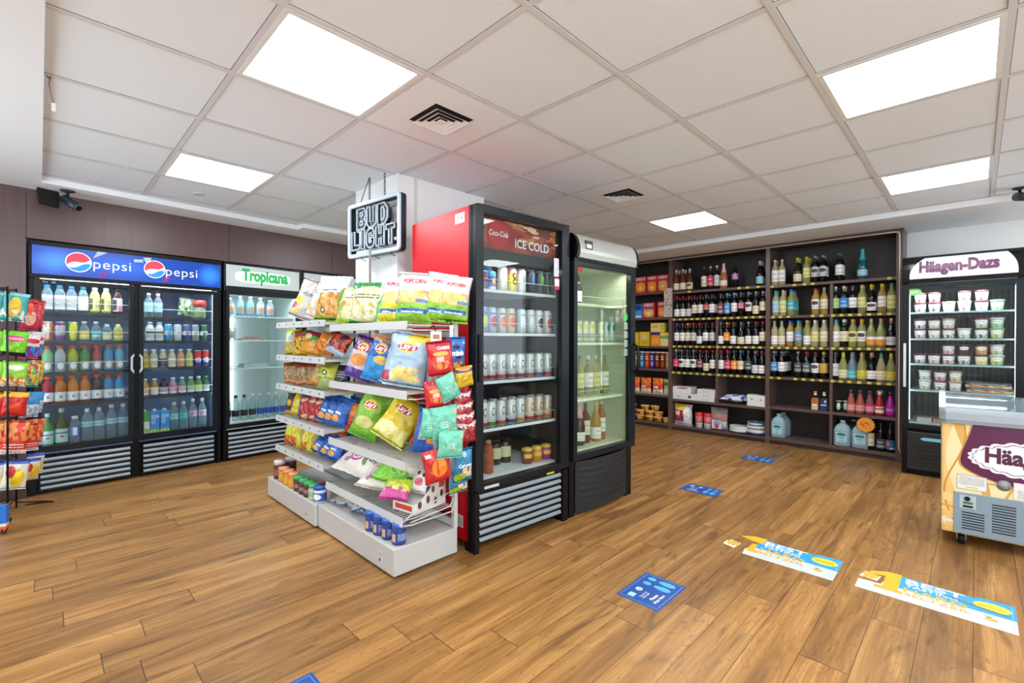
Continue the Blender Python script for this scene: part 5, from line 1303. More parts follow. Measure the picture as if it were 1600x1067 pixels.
# --- juice cooler: a nearly empty white cooler
for i, (x, c, w, hh) in enumerate(((.105, '#c9b0a4', 'pale bottle with a brown picture', .18), (.20, '#8fc0dc', 'blue pouch-like bottle with a food picture', .205), (.30, '#7fb4e0', 'clear bottle with a blue foot', .205), (.40, '#b9c4d0', 'pale grey bottle', .20), (.50, '#c0a4b4', 'mauve bottle', .18))):
    drink('drink_bottle', w + ' on the top shelf of the pale-signed cooler', juice, x, .13, 1.462, bottle_kind(hh, .036, .016, .62), .019, hh, WATER, WC, pat('jl%d' % i, c, [('e', .5, .4, .16, .3, '#b08a6a'), ('r', 0, 1, .0, .12, '#4a8ad0')], .4), (.06, .66), group='bottles on the top shelf of the pale-signed cooler')
o = tag(ob('meat_tray', MB().box(-.11, .11, 0, .14, 0, .012).grid(lambda u, v: (-.10 + .20 * u, .01 + .12 * v, .012 + .026 * math.sin(PI * u) * math.sin(PI * v) * (1 + .3 * math.sin(9 * u))), 14, 8), pat('meat_print', '#b86a50', [('n', 0, 1, 0, 1, 5, .5, '#e0b49a')], .3), None, inside(juice, .33, .12, 1.211), (0, 0, ta)), 'flat tray of sliced meat on the second shelf of the pale-signed cooler', 'food tray')
o = tag(ob('food_tray', MB().box(-.13, .13, 0, .16, 0, .014).box(-.12, .12, .01, .15, .014, .04), mat('tray_clear', '#b4c4c2', .2), None, inside(juice, .36, .12, .922), (0, 0, ta)), 'flat dark and clear tray on the third shelf of the pale-signed cooler', 'food tray')
t = thing('food_tub', 'clear tub of yellow food at the left of the second pale cooler shelf', 'food tub', inside(juice, .105, .12, 1.211), ta)
ob('tub', MB().lathe([(.0, 0), (.048, 0), (.052, .01), (.052, .11), (.04, .125), (.0, .125)], 18), clear('tub_plastic', '#e2ecea', '#d9e4e2', .3, .08, .3), t); ob('food', MB().lathe([(.0, .02), (.04, .02), (.042, .09), (.0, .095)], 14), mat('yellow_food', '#d9cf8a', .6), t)
for i in range(8):
    x = .085 + .082 * i
    lab = mat('label_black', '#1c2426', .4) if i < 4 else mat('label_cobalt', '#2a4fb8', .4)
    drink('water_bottle', 'clear water bottle with %s label, %s from left, pale-signed cooler floor' % ('a black' if i < 4 else 'a blue', ORD[i]), juice, x, .15, .375, bottle_kind(.26, .036, .015, .62), .017, .26, clear('water_pale', '#e2f2f2', '#cfe4e6', .2, .05, .55), DC if i < 3 else WC, lab, (.16, .40), group='water bottles on the floor of the pale-signed cooler')

# --- cans in the red fridge
K = lambda wx: wx - 1.737 + .006
g1 = 'cans on the top shelf of the red-sided fridge'
def short_can(): return MB().lathe([(.0, .003), (.022, 0), (.026, .004), (.0265, .012), (.0265, .108), (.022, .118), (.0, .118)], 16).mesh('short_can')
SC = short_can()
for wx, me, m, l in ((1.905, SC, canm('navy_red', '#2a2f5a', [('r', 0, 1, .5, .8, '#7a2030')]), 'short dark can at the left of the top fridge shelf'),
        (1.968, SC, canm('energy_short', '#c9d0d8', [('r', 0, .5, .2, .8, '#2f5ab0'), ('r', .5, 1, .2, .8, '#c03a2a'), ('r', 0, 1, .75, .95, '#3a9ad8'), ('e', .5, .5, .08, .14, '#e8c23a')]), 'short blue, red and silver can on the top fridge shelf'),
        (2.055, c16, canm('ivory', '#cfcdbb', [('r', .3, .7, .3, .6, '#dedccc')]), 'pale ivory tall can on the top fridge shelf'),
        (2.135, c16, canm('lemonade', '#e0c23a', [('r', 0, 1, .7, .95, '#d88a7a'), ('e', .5, .42, .09, .12, '#1f1f1f'), ('e', .5, .42, .05, .07, '#e0c23a'), ('e', .5, .66, .09, .12, '#1f1f1f'), ('e', .5, .66, .05, .07, '#e0c23a')]), 'yellow tall can with black rings on the top fridge shelf'),
        (2.215, c16, canm('white_m', '#c9ccc9', [('e', .5, .6, .06, .2, '#8a9a9a')]), 'white tall can beside the yellow one on the top fridge shelf'),
        (2.302, c16, canm('black_blue', '#111418', [('e', .5, .6, .05, .22, '#2a7ac4')]), 'black tall can with a blue mark on the top fridge shelf'),
        (2.388, c16, canm('black_green', '#111418', [('r', .44, .47, .45, .8, '#5ad03a'), ('r', .49, .52, .4, .8, '#5ad03a'), ('r', .54, .57, .48, .8, '#5ad03a')]), 'black tall can with green claw marks on the top fridge shelf'),
        (2.466, c16, canm('black_green2', '#111418', [('e', .5, .6, .05, .2, '#3a7a3a')]), 'black tall can at the right end of the top fridge shelf')):
    can(l, fridge, K(wx), .10, 1.525, m, g1, me)
can('tall bright blue can behind the short cans on the top fridge shelf', fridge, K(1.99), .17, 1.525, canm('bright_blue', '#3a9ad8', [('e', .5, .6, .12, .16, '#1f4f9a')]), g1)
g2 = 'cans on the second shelf of the red-sided fridge'
for i, (wx, c, q, w) in enumerate(((1.897, '#8a9ac4', '#d9d24a', 'lilac'), (1.966, '#a9bcd8', '#c22a4a', 'pale blue and red'), (2.046, '#c9c4c0', '#e06a2a', 'white and orange'), (2.122, '#d0b48a', '#d84f3a', 'peach and red'), (2.219, '#c4d0d0', '#dfe6e6', 'pale silver'), (2.302, '#c6ccc9', '#dcdedc', 'plain white'), (2.379, '#d0d0ce', '#2f2f33', 'white and black'), (2.463, '#cfcac4', '#b8442a', 'white and red-brown'))):
    can('%s tall can, %s from left on the second fridge shelf' % (w, ORD[i]), fridge, K(wx), .10, 1.262, canm('s2_%d' % i, c, [('e', .5, .45, .12, .22, q), ('r', .35, .65, .72, .8, '#5a6a8a' if i < 4 else '#9aa4a8')]), g2)
g3 = 'cans on the third shelf of the red-sided fridge'
g4 = 'cans on the fourth shelf of the red-sided fridge'
for zz, g, nm, xs in ((.972, g3, 'third', (1.887, 1.953, 2.034, 2.12, 2.198, 2.284, 2.37, 2.455)), (.685, g4, 'fourth', (1.887, 1.953, 2.034, 2.12, 2.198, 2.284, 2.37, 2.455))):
    for i, wx in enumerate(xs):
        cols = ('#b8402f', '#5a8a3a', '#c0572f', '#3a5a9a', '#c9903a', '#b03a44', '#a8553a', '#d07a3a') if zz < .8 else ('#b03040', '#9a3a4a', '#c04a5a', '#7a4a6a', '#8a3a4a', '#a8404a', '#4a5a8a', '#c05a5a')
        m = canm('%s_%d' % (nm, i), '#cfcfca' if zz > .8 or i < 5 else '#d2bda4', [('e', .5, .60, .07, .16, '#4a4f55'), ('e', .5, .60, .05, .11, '#cfcfca'), ('r', 0, 1, .06, .20, cols[i])])
        can('white can with a %s foot, %s from left on the %s fridge shelf' % (('red', 'green', 'orange', 'blue', 'gold', 'crimson', 'rust', 'amber')[i] if zz < .8 else ('red', 'plum', 'pink', 'purple', 'maroon', 'crimson', 'blue', 'coral')[i], ORD[i], nm), fridge, K(wx), .09, zz, m, g)
        can('white can behind the %s can from left on the %s fridge shelf' % (ORD[i], nm), fridge, K(wx), .165, zz, m, g)
    pass
drink('juice_bottle', 'orange-red drink bottle at the bottom left of the red-sided fridge', fridge, K(1.935), .09, .402, bottle_kind(.20, .034, .016, .66), .018, .20, juice_m('peach_red', '#c0603f'), mat('grey_cap', '#9a8f88', .4), group=None)
for i, wx in enumerate((2.10, 2.185)):
    t = thing('sauce_jar', 'dark jar with a cream label, %s of two at the back of the fridge floor' % ORD[i], 'jar', inside(fridge, K(wx), .22, .402), fridge.rotation_euler[2])
    ob('jar', MB().lathe([(.0, 0), (.038, 0), (.04, .008), (.04, .13), (.034, .145), (.0, .146)], 16), mat('dark_jar', '#26221f', .15), t); ob('lid', MB().lathe([(.036, .144), (.036, .165), (.0, .166)], 16), BLACK2, t); ob('label', MB().lathe([(.0408, .04), (.0408, .11)], 14, a0=.25, a1=.75, cap=False), mat('cream_label', '#c9bf98', .5), t)
for i, (wx, c, w) in enumerate(((2.275, '#7a3a3a', 'maroon'), (2.365, '#d8892a', 'orange'), (2.455, '#a83a7a', 'magenta'))):
    o = ob('snack_cup', MB().lathe([(.0, 0), (.034, 0), (.038, .05), (.038, .09), (.03, .10), (.0, .105)], 16), pat('snack_cup%d' % i, c, [('r', .3, .7, .35, .6, '#e2c04a'), ('r', 0, 1, .8, 1, '#e0b84a')], .35), None, inside(fridge, K(wx), .10, .402), (0, 0, fridge.rotation_euler[2]))
    tag(o, '%s and yellow cup on the floor of the red-sided fridge' % w, 'snack cup')

# --- wine cooler stock
KW = lambda wx: wx - 2.553 + .004
def wbottle(label, wx, y, z, kind, gl, cap, lab, lm, grp):
    t = thing('sparkling_wine_bottle' if kind == 'champ' else 'wine_bottle', label, 'bottle', inside(wt, KW(wx), y, z), wt.rotation_euler[2], grp)
    ob('glass', BODY[kind], GL[gl], t); ob('foil' if kind == 'champ' else 'cap', CAPS[kind], capm(cap), t); ob('label', LABM[lm], labm(lab), t)
    return t
SMALL = 'bottles in the glass-door wine cooler'
for i, (wx, gl, cap, lab, w) in enumerate(((2.80, 'lime', 'cream', 'white', 'first'), (2.885, 'green', 'gold', 'white', 'second'))):
    wbottle('foil-topped bottle, %s on the top shelf of the wine cooler' % w, wx, .20, 1.489, 'sloped', gl, cap, lab, 'l', SMALL).scale = (.92, .92, .92)
SPC = canm('spritz', '#d4d8c0', [('e', .5, .74, .12, .14, '#c8c84a'), ('r', .3, .7, .2, .4, '#9aa890')])
for i, wx in enumerate((2.79, 2.865, 2.94, 3.055, 3.13, 3.205)):
    can('pale can with a yellow-green top, %s from left in the wine cooler' % ORD[i], wt, KW(wx), .11, 1.206, SPC if i < 4 else canm('spritz_blue', '#b4c8c4', [('e', .5, .7, .1, .16, '#3f8a94')]), 'pale cans on the second wine cooler shelf')
for i, (wx, gl, cap, lab) in enumerate(((2.845, 'lime', 'slate', 'lemon'), (2.95, 'lime', 'white', 'white'), (3.045, 'straw', 'cream', 'lemon'), (3.155, 'lime', 'grey', 'white'))):
    wbottle('white wine bottle, %s from left on the third wine cooler shelf' % ORD[i], wx, .14, .80, 'slim', gl, cap, lab, 'm', SMALL)
for i, (wx, kd, gl, cap, lab, w) in enumerate(((2.83, 'champ', 'plum', 'blush', 'white', 'sparkling bottle with pale foil'), (2.93, 'slim', 'rose', 'navy', 'cream', 'rosé bottle with a navy cap'), (3.035, 'sloped', 'amber', 'yellow', 'white', 'amber bottle with a yellow cap'), (3.13, 'slim', 'orange', 'cream', 'white', 'orange-pink bottle with a cream cap'))):
    wbottle(w + ' on the wine cooler floor', wx, .13 + .02 * (i % 2), .438, kd, gl, cap, lab, 'cl' if kd == 'champ' else ('l' if kd == 'sloped' else 'm'), SMALL)

# --- ice cream tubs
tub_me = MB().lathe([(.0, 0), (.035, 0), (.0355, .003), (.0435, .078), (.0, .078)], 20).mesh('tub')
lid_me = MB().lathe([(.0455, .073), (.0465, .076), (.0465, .086), (.044, .088), (.0, .088)], 20).mesh('tub_lid')
LIDS = {'r': mat('lid_maroon', '#6f2a3a', .4), 'w': mat('lid_white', '#cfc6c4', .4), 'b': mat('lid_brown', '#4f2f2a', .4), 'g': mat('lid_green', '#7fa88a', .4), 't': mat('lid_tan', '#c99a7a', .4)}
def tubm(c, c2): return pat('tub_%s_%s' % (c, c2), {'w': '#dcd6d4', 'g': '#a9c4a8', 'm': '#4f2030', 'o': '#c98a4a', 'y': '#d9d29a'}[c], [('e', .5, .68, .13, .2, '#efeae6'), ('l', .42, .58, .62, .76, 2, '#6a2a44'), ('n', .30, .70, .05, .45, 7, .5, {'r': '#a83a3f', 'b': '#4a2a24', 'p': '#c9707a', 'g': '#7fa04a', 'n': '#c9a070', 'y': '#d9b83a'}[c2])], .4)
LX = [.115, .213, .309, .41, .518, .612]
TUBS = [ # shelf z, [(column, level, body, spot, lid)]
 (1.486, [(0, 0, 'w', 'r', 'r'), (1, 0, 'w', 'b', 'r'), (2, 0, 'w', 'n', 't'), (3, 0, 'w', 'r', 'w'), (4, 0, 'w', 'p', 'r'), (5, 0, 'g', 'g', 'g'), (0, 1, 'w', 'r', 'r'), (1, 1, 'w', 'b', 'r'), (3, 1, 'w', 'r', 'r'), (4, 1, 'w', 'r', 'r')], 'top'),
 (1.245, [(0, 0, 'w', 'r', 'r'), (1, 0, 'w', 'n', 'r'), (2, 0, 'w', 'b', 'r'), (3, 0, 'w', 'g', 'w'), (4, 0, 'w', 'b', 'b'), (5, 0, 'y', 'g', 'g'), (0, 1, 'w', 'b', 'r'), (1, 1, 'w', 'n', 'r'), (2, 1, 'w', 'n', 't'), (4, 1, 'w', 'g', 'r'), (5, 1, 'g', 'g', 'w')], 'second'),
 (1.015, [(0, 0, 'w', 'b', 'r'), (1, 0, 'w', 'p', 'r'), (2, 0, 'w', 'r', 'r'), (3, 0, 'w', 'b', 'b'), (4, 0, 'y', 'y', 'r'), (5, 0, 'y', 'g', 'w'), (2, 1, 'w', 'p', 'r'), (3, 1, 'm', 'b', 'b'), (4, 1, 'o', 'n', 'b'), (5, 1, 'w', 'g', 'w')], 'third'),
 (.775, [(0, 0, 'w', 'g', 'w'), (1, 0, 'w', 'b', 'r'), (2, 0, 'w', 'n', 't'), (0, 1, 'w', 'g', 'w'), (1, 1, 'w', 'r', 'r'), (2, 1, 'w', 'n', 't')], 'fourth')]
for z, lst, nm in TUBS:
    for c, lv, b, s2, ld in lst:
        x = LX[c] if nm != 'fourth' else (.15, .255, .355)[c]
        t = thing('ice_cream_tub', '%s ice cream tub, %s column from left, %s freezer shelf' % ('upper' if lv else 'lower', ORD[c], nm), 'ice cream tub', inside(it, x, .13, z + .0885 * lv), R(-90), 'ice cream tubs on the %s freezer shelf' % nm)
        ob('tub', tub_me, tubm(b, s2), t); ob('lid', lid_me, LIDS[ld], t)
PZ = pat('pizza_box', '#b8503a', [('r', 0, 1, .55, 1, '#3a4a6a'), ('n', 0, 1, 0, .55, 6, .48, '#e0c08a'), ('l', .1, .9, .66, .9, 2, '#d9d4cc')], .4)
for k, w in enumerate(('lower', 'upper')):
    tag(ob('pizza_box', MB().box(-.14, .14, 0, .26, 0, .042), PZ, None, inside(it, .57 - .01 * k, .10, .775 + .0425 * k), (0, 0, R(-90))), '%s flat frozen pizza box at the right of the fourth freezer shelf' % w, 'box')
for k, (x, w, c, l) in enumerate(((.15, .10, '#c9c4bc', 'pale flat box at the bottom left of the tall freezer'), (.29, .16, '#b88a7a', 'brown and pink flat box on the tall freezer floor'), (.47, .16, '#8a9a9f', 'grey flat box on the tall freezer floor'))):
    tag(ob('frozen_box', MB().box(-w / 2, w / 2, 0, .2, 0, .035), pat('frozen%d' % k, c, [('l', .1, .9, .2, .8, 3, '#5a5f66')], .4), None, inside(it, x, .10, .476), (0, 0, R(-90))), l, 'box')
# ---------------------------------------------------------------- chip gondola: two white shelving units end to end
GW = mat('gondola_white', '#b9b7b3', .38); RAILW = mat('rail_white', '#bdbdbb', .35); GTOP = mat('gondola_top', '#e2e2e0', .3)
def gondola(label, x0, y0, y1, shelves, tall, posts):
    """x0: front of the base (faces -x); shelves: (front x, top z, wire?)"""
    L = y1 - y0; xb = x0 + .41
    t = thing('gondola_shelf', label, 'shelf unit', (x0, y0, 0), 0)
    ob('base', MB().box(0, .41, 0, L, .012, .153), GW, t, bev=.006)
    ob('kick', MB().box(.02, .40, .02, L - .02, 0, .012), mat('kick_dark', '#4a2f26', .6), t)
    ob('back_rail', MB().box(.388, .405, .026, L - .026, 1.235, 1.265), RAILW, t)
    ob('back_rail', MB().box(.388, .405, .026, L - .026, .16, .20), RAILW, t)
    for k, y in enumerate(posts):
        p = MB().box(.385, .41, y, y + .026, .153, tall if k == 0 else tall + .0)
        for q in range(int((tall - .25) / .05)):
            z = .22 + q * .05
            p.box(.3845, .386, y + .010, y + .016, z, z + .014, 1)
        ob('upright', p, [RAILW, mat('slot_dark', '#4a4a4a', .8)], t)
    for fx, z, wire in shelves:
        a = fx - x0
        s = MB()
        if wire:
            n = 34
            for k in range(n + 1):
                y = .012 + (L - .024) * k / n
                s.box(a + .01, .385, y - .0018, y + .0018, z - .006, z - .002)
            s.box(a + .15, a + .155, .012, L - .012, z - .012, z - .006)
            s.box(.375, .385, .012, L - .012, z - .012, z - .002)
        else:
            s.box(a + .01, .385, .008, L - .008, z - .018, z - .002)
        sh = ob('shelf', s, GW, t)
        r = MB().prism([(a - .004, z - .030), (a + .004, z - .032), (a + .010, z + .012), (a + .002, z + .014)], .004, L - .004, 'y')
        rl = ob('price_rail', r, RAILW, sh)
        if not wire:
            d = MB()
            for k in range(6): d.box(a - .0055, a - .001, L * (k + .5) / 6 - .006, L * (k + .5) / 6 + .006, z - .012, z + .001)
            ob('rail_print', d, mat('rail_mark', '#7d8790', .6), sh)
        if wire:
            ob('end_wire', MB().tube([(a + .01, .006, z - .028), (a + .06, .004, z - .034), (.37, .004, z - .030), (.384, .006, z - .01), (.384, .006, z + .03)], .004, 6), RAILW, sh)
    ob('price_sticker', MB().box(-.001, .0, .12, .155, .045, .105), pat('barcode_sticker', '#c9c6c2', [('l', .1, .9, .55, .95, 4, '#77736e'), ('r', .2, .7, .1, .38, '#3a3836')]), t)
    return t
near = gondola('white shelf unit of chip bags beside the red-sided fridge', 1.264, 2.09, 3.008, [(1.335, 1.303, True), (1.335, .938, True), (1.330, .570, True), (1.312, .283, True)], 1.40, (0.0, .88))
ob('end_guard', MB().tube([(.06, .006, .275), (.10, .006, .30), (.34, .006, .36), (.385, .006, .36)], .004, 6).tube([(.10, .006, .262), (.36, .006, .285), (.385, .006, .33)], .004, 6), RAILW, near)
far = gondola('far white shelf unit of small snack bags with dip jars on its base', 1.248, 3.018, 3.90, [(1.308, 1.335, False), (1.308, 1.087, False), (1.308, .865, False), (1.306, .617, False), (1.303, .385, False)], 1.42, (.85,))
ob('sign_pole', MB().box(.39, .402, .02, .032, .153, 1.86), mat('pole_grey', '#a9abad', .35, .4), far)

# --- wrapper prints
FOIL = dict(rough=.20, bump=1.0, bscale=24, coat=.3)
def logo_chip(name, base, extra=(), low=None):
    sh = []
    if low: sh.append(('r', 0, 1, 0, .30, low))
    sh += list(extra)
    sh += [('e', .5, .71, .20, .12, '#f0c63a'), ('e', .5, .70, .25, .068, '#c4202c')]
    return pat(name, base, sh, **FOIL)
P = {}
P['silver'] = pat('bag_silver', '#b9b2aa', [('r', 0, .35, .1, .5, '#d9b26a'), ('e', .2, .4, .14, .12, '#e0b83a'), ('e', .1, .28, .12, .08, '#b4508a'), ('e', .45, .6, .2, .05, '#8f8a86')], **FOIL)
P['pinkyellow'] = pat('bag_pinkyellow', '#d4cccf', [('n', 0, .6, .05, .5, 4, .5, '#e0b060'), ('e', .72, .45, .10, .25, '#c04a9a'), ('e', .72, .45, .07, .2, '#e8d2e2'), ('l', .1, .6, .62, .8, 3, '#55565e'), ('r', 0, .4, .9, 1, '#6a7078')], **FOIL)
P['popped'] = pat('bag_popped', '#cfd6da', [('r', 0, 1, 0, .24, '#7c9a2c'), ('e', .5, .34, .42, .26, '#d9a24a'), ('n', .08, .92, .1, .6, 6, .5, '#b9762c'), ('e', .95, .45, .16, .28, '#6f9a22'), ('l', .24, .76, .64, .70, 1, '#4a4f58'), ('e', .35, .22, .09, .06, '#3f4a4a'), ('e', .35, .22, .05, .035, '#cfd6d0')], **FOIL)
P['viola'] = pat('bag_viola', '#d6d3a4', [('n', 0, 1, .1, .6, 4, .52, '#b7b267'), ('e', .2, .4, .16, .12, '#8fae4a'), ('e', .62, .28, .3, .17, '#d9cf9c'), ('r', 0, 1, 0, .13, '#a9c837'), ('e', .3, .5, .1, .07, '#b9783a'), ('l', .15, .85, .66, .82, 2, '#5f5a3a')], **FOIL)
P['violatop'] = pat('bag_violatop', '#d3cfa0', [('r', 0, 1, .82, 1, '#2f8f45'), ('e', .5, .80, .32, .08, '#d3cfa0'), ('e', .5, .32, .42, .2, '#e0d9ae'), ('n', .05, .95, .14, .5, 5, .52, '#c2b46a'), ('r', 0, 1, 0, .12, '#2f9a45'), ('e', .5, .14, .44, .08, '#d3cfa0'), ('l', .14, .9, .58, .72, 2, '#4f4a30'), ('e', .55, .3, .09, .06, '#e8e2cc')], **FOIL)
P['mint'] = pat('bag_mint', '#c9d8d2', [('r', 0, 1, 0, .46, '#5fb878'), ('n', 0, 1, .2, .6, 5, .5, '#3f9a5c'), ('l', .2, .8, .7, .85, 2, '#8a9a94')], **FOIL)
def popcorn(n, low): return pat('bag_popcorn_' + n, '#d2d5d8', [('r', 0, 1, 0, .40, low), ('n', .04, .96, .36, .62, 5, .42, '#d9a85a'), ('e', .5, .5, .34, .13, '#e2bb72'), ('r', .08, .92, .17, .26, '#1f5fa8'), ('l', .2, .8, .18, .25, 1, '#dce8f4'), ('r', .6, .98, .38, .45, '#5a7fae')], **FOIL)
P['popY'] = popcorn('yellow', '#d4c92e'); P['popG'] = popcorn('green', '#7fb32f')
P['purple'] = logo_chip('bag_purple', '#5d2a6a', [('r', 0, 1, .22, .62, '#c9bcc8'), ('e', .5, .42, .3, .14, '#e08a3a'), ('r', 0, 1, 0, .22, '#5b3a94')])
P['deepblue'] = logo_chip('bag_deepblue', '#1f62b8', [('r', 0, 1, 0, .5, '#2a8ed4'), ('r', 0, 1, .86, 1, '#b98a5a'), ('e', .62, .46, .24, .09, '#e2bb5a')])
P['pale'] = logo_chip('bag_pale', '#a9c2d6', [('e', .72, .90, .3, .1, '#e2c23a'), ('e', .5, .22, .30, .10, '#e2c03a'), ('n', .2, .9, .08, .34, 5, .48, '#e8d488'), ('r', 0, .16, .08, .26, '#b03a52'), ('e', .5, .5, .3, .03, '#8fb4d2')])
P['greyblue'] = pat('bag_greyblue', '#8aa3b4', [('e', .4, .5, .2, .12, '#d9a23a'), ('r', 0, 1, .85, 1, '#c9b04a')], **FOIL)
P['limechip'] = logo_chip('bag_limechip', '#7db52f', [('e', .5, .34, .3, .12, '#ded48a'), ('e', .4, .30, .2, .09, '#c9cf7a'), ('r', 0, 1, 0, .14, '#5fae2c')])
P['green2'] = pat('bag_green2', '#5f9a2c', [('r', 0, 1, 0, .4, '#7ab82f'), ('e', .5, .6, .2, .1, '#b03a2a')], **FOIL)
P['yellowchip'] = logo_chip('bag_yellowchip', '#d8c026', [('n', .05, .95, .02, .36, 4, .45, '#e6e08e'), ('e', .35, .25, .25, .14, '#ece6a0')], '#c9c93a')
P['ruffle'] = pat('bag_ruffle', '#1f5ab4', [('r', 0, 1, .82, 1, '#16387a'), ('r', .2, .52, .28, .56, '#e89a2a'), ('r', .44, .72, .22, .50, '#e8922a'), ('r', .40, .44, .22, .56, '#1f5ab4')], **FOIL)
P['orangered'] = pat('bag_orangered', '#b8452a', [('r', 0, 1, .6, 1, '#d9782a'), ('n', 0, 1, .1, .5, 4, .5, '#7a2018')], **FOIL)
P['whitegold'] = pat('bag_whitegold', '#c9c9b8', [('r', 0, 1, 0, .45, '#b9a23a'), ('r', 0, 1, .8, 1, '#b4cc3a'), ('n', 0, 1, .5, .8, 4, .5, '#e2e0da')], **FOIL)
P['yellowface'] = pat('bag_yellowface', '#e0b020', [('r', 0, 1, .72, 1, '#c04a3a'), ('n', 0, 1, .1, .7, 6, .55, '#5a3020'), ('r', .5, 1, .8, 1, '#7aa83a')], **FOIL)
P['mangofan'] = pat('bag_mangofan', '#e59a22', [('r', 0, 1, .70, 1, '#b8283a'), ('e', .6, .66, .24, .14, '#6fae4a'), ('e', .25, .75, .2, .12, '#e6d8cc')], **FOIL)
P['redwhite'] = pat('bag_redwhite', '#b8243a', [('e', .4, .7, .3, .14, '#e2cfc4'), ('r', 0, 1, 0, .36, '#e0902a'), ('e', .7, .4, .2, .12, '#6f9a4a')], **FOIL)
P['orangefan'] = pat('bag_orangefan', '#e28a2a', [('r', .55, 1, .5, 1, '#d9d0c8'), ('n', 0, 1, 0, .5, 5, .52, '#c45a20')], **FOIL)
P['maroonblue'] = pat('bag_maroonblue', '#6a2030', [('r', 0, 1, 0, .26, '#a4c2d6'), ('n', 0, 1, .2, 1, 4, .5, '#c9502a')], **FOIL)
P['olive'] = pat('bag_olive', '#a9861f', [('n', 0, 1, 0, 1, 4, .5, '#c9a52a')], **FOIL)
P['brown'] = pat('bag_brown', '#8a6a44', [('r', 0, 1, .8, 1, '#8a3a26'), ('n', 0, 1, .2, .8, 5, .5, '#b09060'), ('r', 0, 1, 0, .2, '#d98a5a')], **FOIL)
P['beige'] = pat('bag_beige', '#c4a860', [('e', .6, .8, .2, .1, '#55503a'), ('e', .6, .8, .13, .06, '#c9c48a'), ('r', 0, 1, 0, .3, '#d29a4a')], **FOIL)
P['olivelabel'] = pat('bag_olivelabel', '#8a8f3a', [('r', 0, 1, .4, .72, '#c4c42a'), ('e', .45, .56, .17, .09, '#2f3426'), ('e', .45, .56, .09, .05, '#c9cfc4'), ('r', 0, 1, .9, 1, '#6a4a2a'), ('r', 0, 1, 0, .36, '#9aa860')], **FOIL)
P['black'] = pat('bag_black', '#1d1f24', [('l', .2, .8, .5, .8, 3, '#8a8f98'), ('r', 0, 1, 0, .2, '#c0562a')], **FOIL)
P['darkyellow'] = pat('bag_darkyellow', '#3a2a22', [('e', .4, .55, .2, .15, '#d9a02a'), ('r', 0, 1, 0, .2, '#c98a3a')], **FOIL)
P['plainyellow'] = pat('bag_plainyellow', '#d8bf1f', [('r', 0, 1, .2, .26, '#e6d86a')], **FOIL)
P['teal2'] = pat('bag_teal2', '#3a6f9a', [('r', 0, 1, .3, .5, '#7ab0c4')], **FOIL)
P['redchip'] = pat('bag_redchip', '#b0222a', [('e', .45, .85, .3, .1, '#e0c0a4'), ('e', .55, .1, .3, .1, '#d9b48a'), ('r', .88, 1, 0, 1, '#c9c2c0')], **FOIL)
P['greenlid'] = pat('bag_greenlid', '#2f7a3f', [('n', 0, 1, 0, 1, 4, .55, '#4fa05a')], **FOIL)
P['ranchblue'] = pat('bag_ranchblue', '#2260b8', [('e', .3, .22, .26, .12, '#e09a3a'), ('r', .2, .6, .38, .46, '#dce6f0'), ('r', 0, 1, .78, .86, '#1a3f86')], **FOIL)
P['yellowpuff'] = pat('bag_yellowpuff', '#d8c832', [('r', 0, 1, 0, .34, '#b8442a'), ('e', .5, .75, .3, .14, '#e2dc5a'), ('n', 0, 1, 0, .34, 5, .5, '#d99a3a')], **FOIL)
P['yellowplain2'] = pat('bag_yellowplain2', '#d6cc2a', [('r', .6, .9, 0, .8, '#a9952a')], **FOIL)
P['orangepuff'] = pat('bag_orangepuff', '#d9731f', [('e', .5, .7, .35, .12, '#c04a1a'), ('l', .2, .8, .65, .76, 1, '#f0c04a'), ('n', 0, 1, 0, .4, 5, .5, '#e8b03a')], **FOIL)
P['bigwhite'] = pat('bag_bigwhite', '#d6cfc4', [('e', .42, .42, .17, .2, '#a04a94'), ('e', .42, .42, .135, .16, '#cfc6ba'), ('e', .42, .40, .09, .10, '#a04a94'), ('e', .42, .40, .065, .07, '#cfc6ba'), ('e', .64, .28, .05, .08, '#5f7a4a'), ('e', .28, .22, .06, .07, '#b06aa4'), ('l', .66, .95, .3, .6, 2, '#5a4450')], rough=.4, bump=.3, bscale=22)
P['greenpop'] = pat('bag_greenpop', '#6fb52e', [('r', 0, 1, .66, 1, '#cfd2c8'), ('n', 0, 1, .5, .72, 4, .45, '#c99a3a'), ('r', 0, 1, 0, .1, '#8fd04a')], **FOIL)
P['whiteblack'] = pat('bag_whiteblack', '#cdd0c4', [('r', 0, 1, 0, .3, '#d9d2c4'), ('r', .1, .9, .86, .92, '#2a2c2e')], **FOIL)
P['pinkgreen'] = pat('bag_pinkgreen', '#b9d040', [('r', 0, 1, 0, .42, '#c84a94'), ('n', 0, 1, .3, .6, 4, .5, '#e0dc6a')], **FOIL)
P['redcheese'] = pat('bag_redcheese', '#c8242c', [('e', .5, .44, .36, .28, '#d84a3a'), ('e', .5, .64, .32, .06, '#f0b03a'), ('r', .3, .6, .42, .56, '#f0c0b4'), ('n', .2, .8, .2, .42, 5, .5, '#e29a5a'), ('r', .0, 1, .84, 1, '#a81a24')], **FOIL)
P['cookie'] = pat('bag_cookie', '#2464b4', [('e', .42, .72, .2, .07, '#20304a'), ('r', 0, 1, 0, .28, '#c9925a'), ('n', 0, 1, 0, .34, 4, .5, '#8a4a2a'), ('e', .55, .42, .18, .05, '#2a2a34'), ('l', .76, .92, .82, .88, 1, '#dce8f4')], **FOIL)
P['yellowcrack'] = pat('bag_yellowcrack', '#d9b42a', [('r', 0, 1, .74, .9, '#24346a'), ('e', .5, .9, .36, .1, '#d98a4a'), ('l', .2, .8, .3, .6, 3, '#a06a1a')], **FOIL)
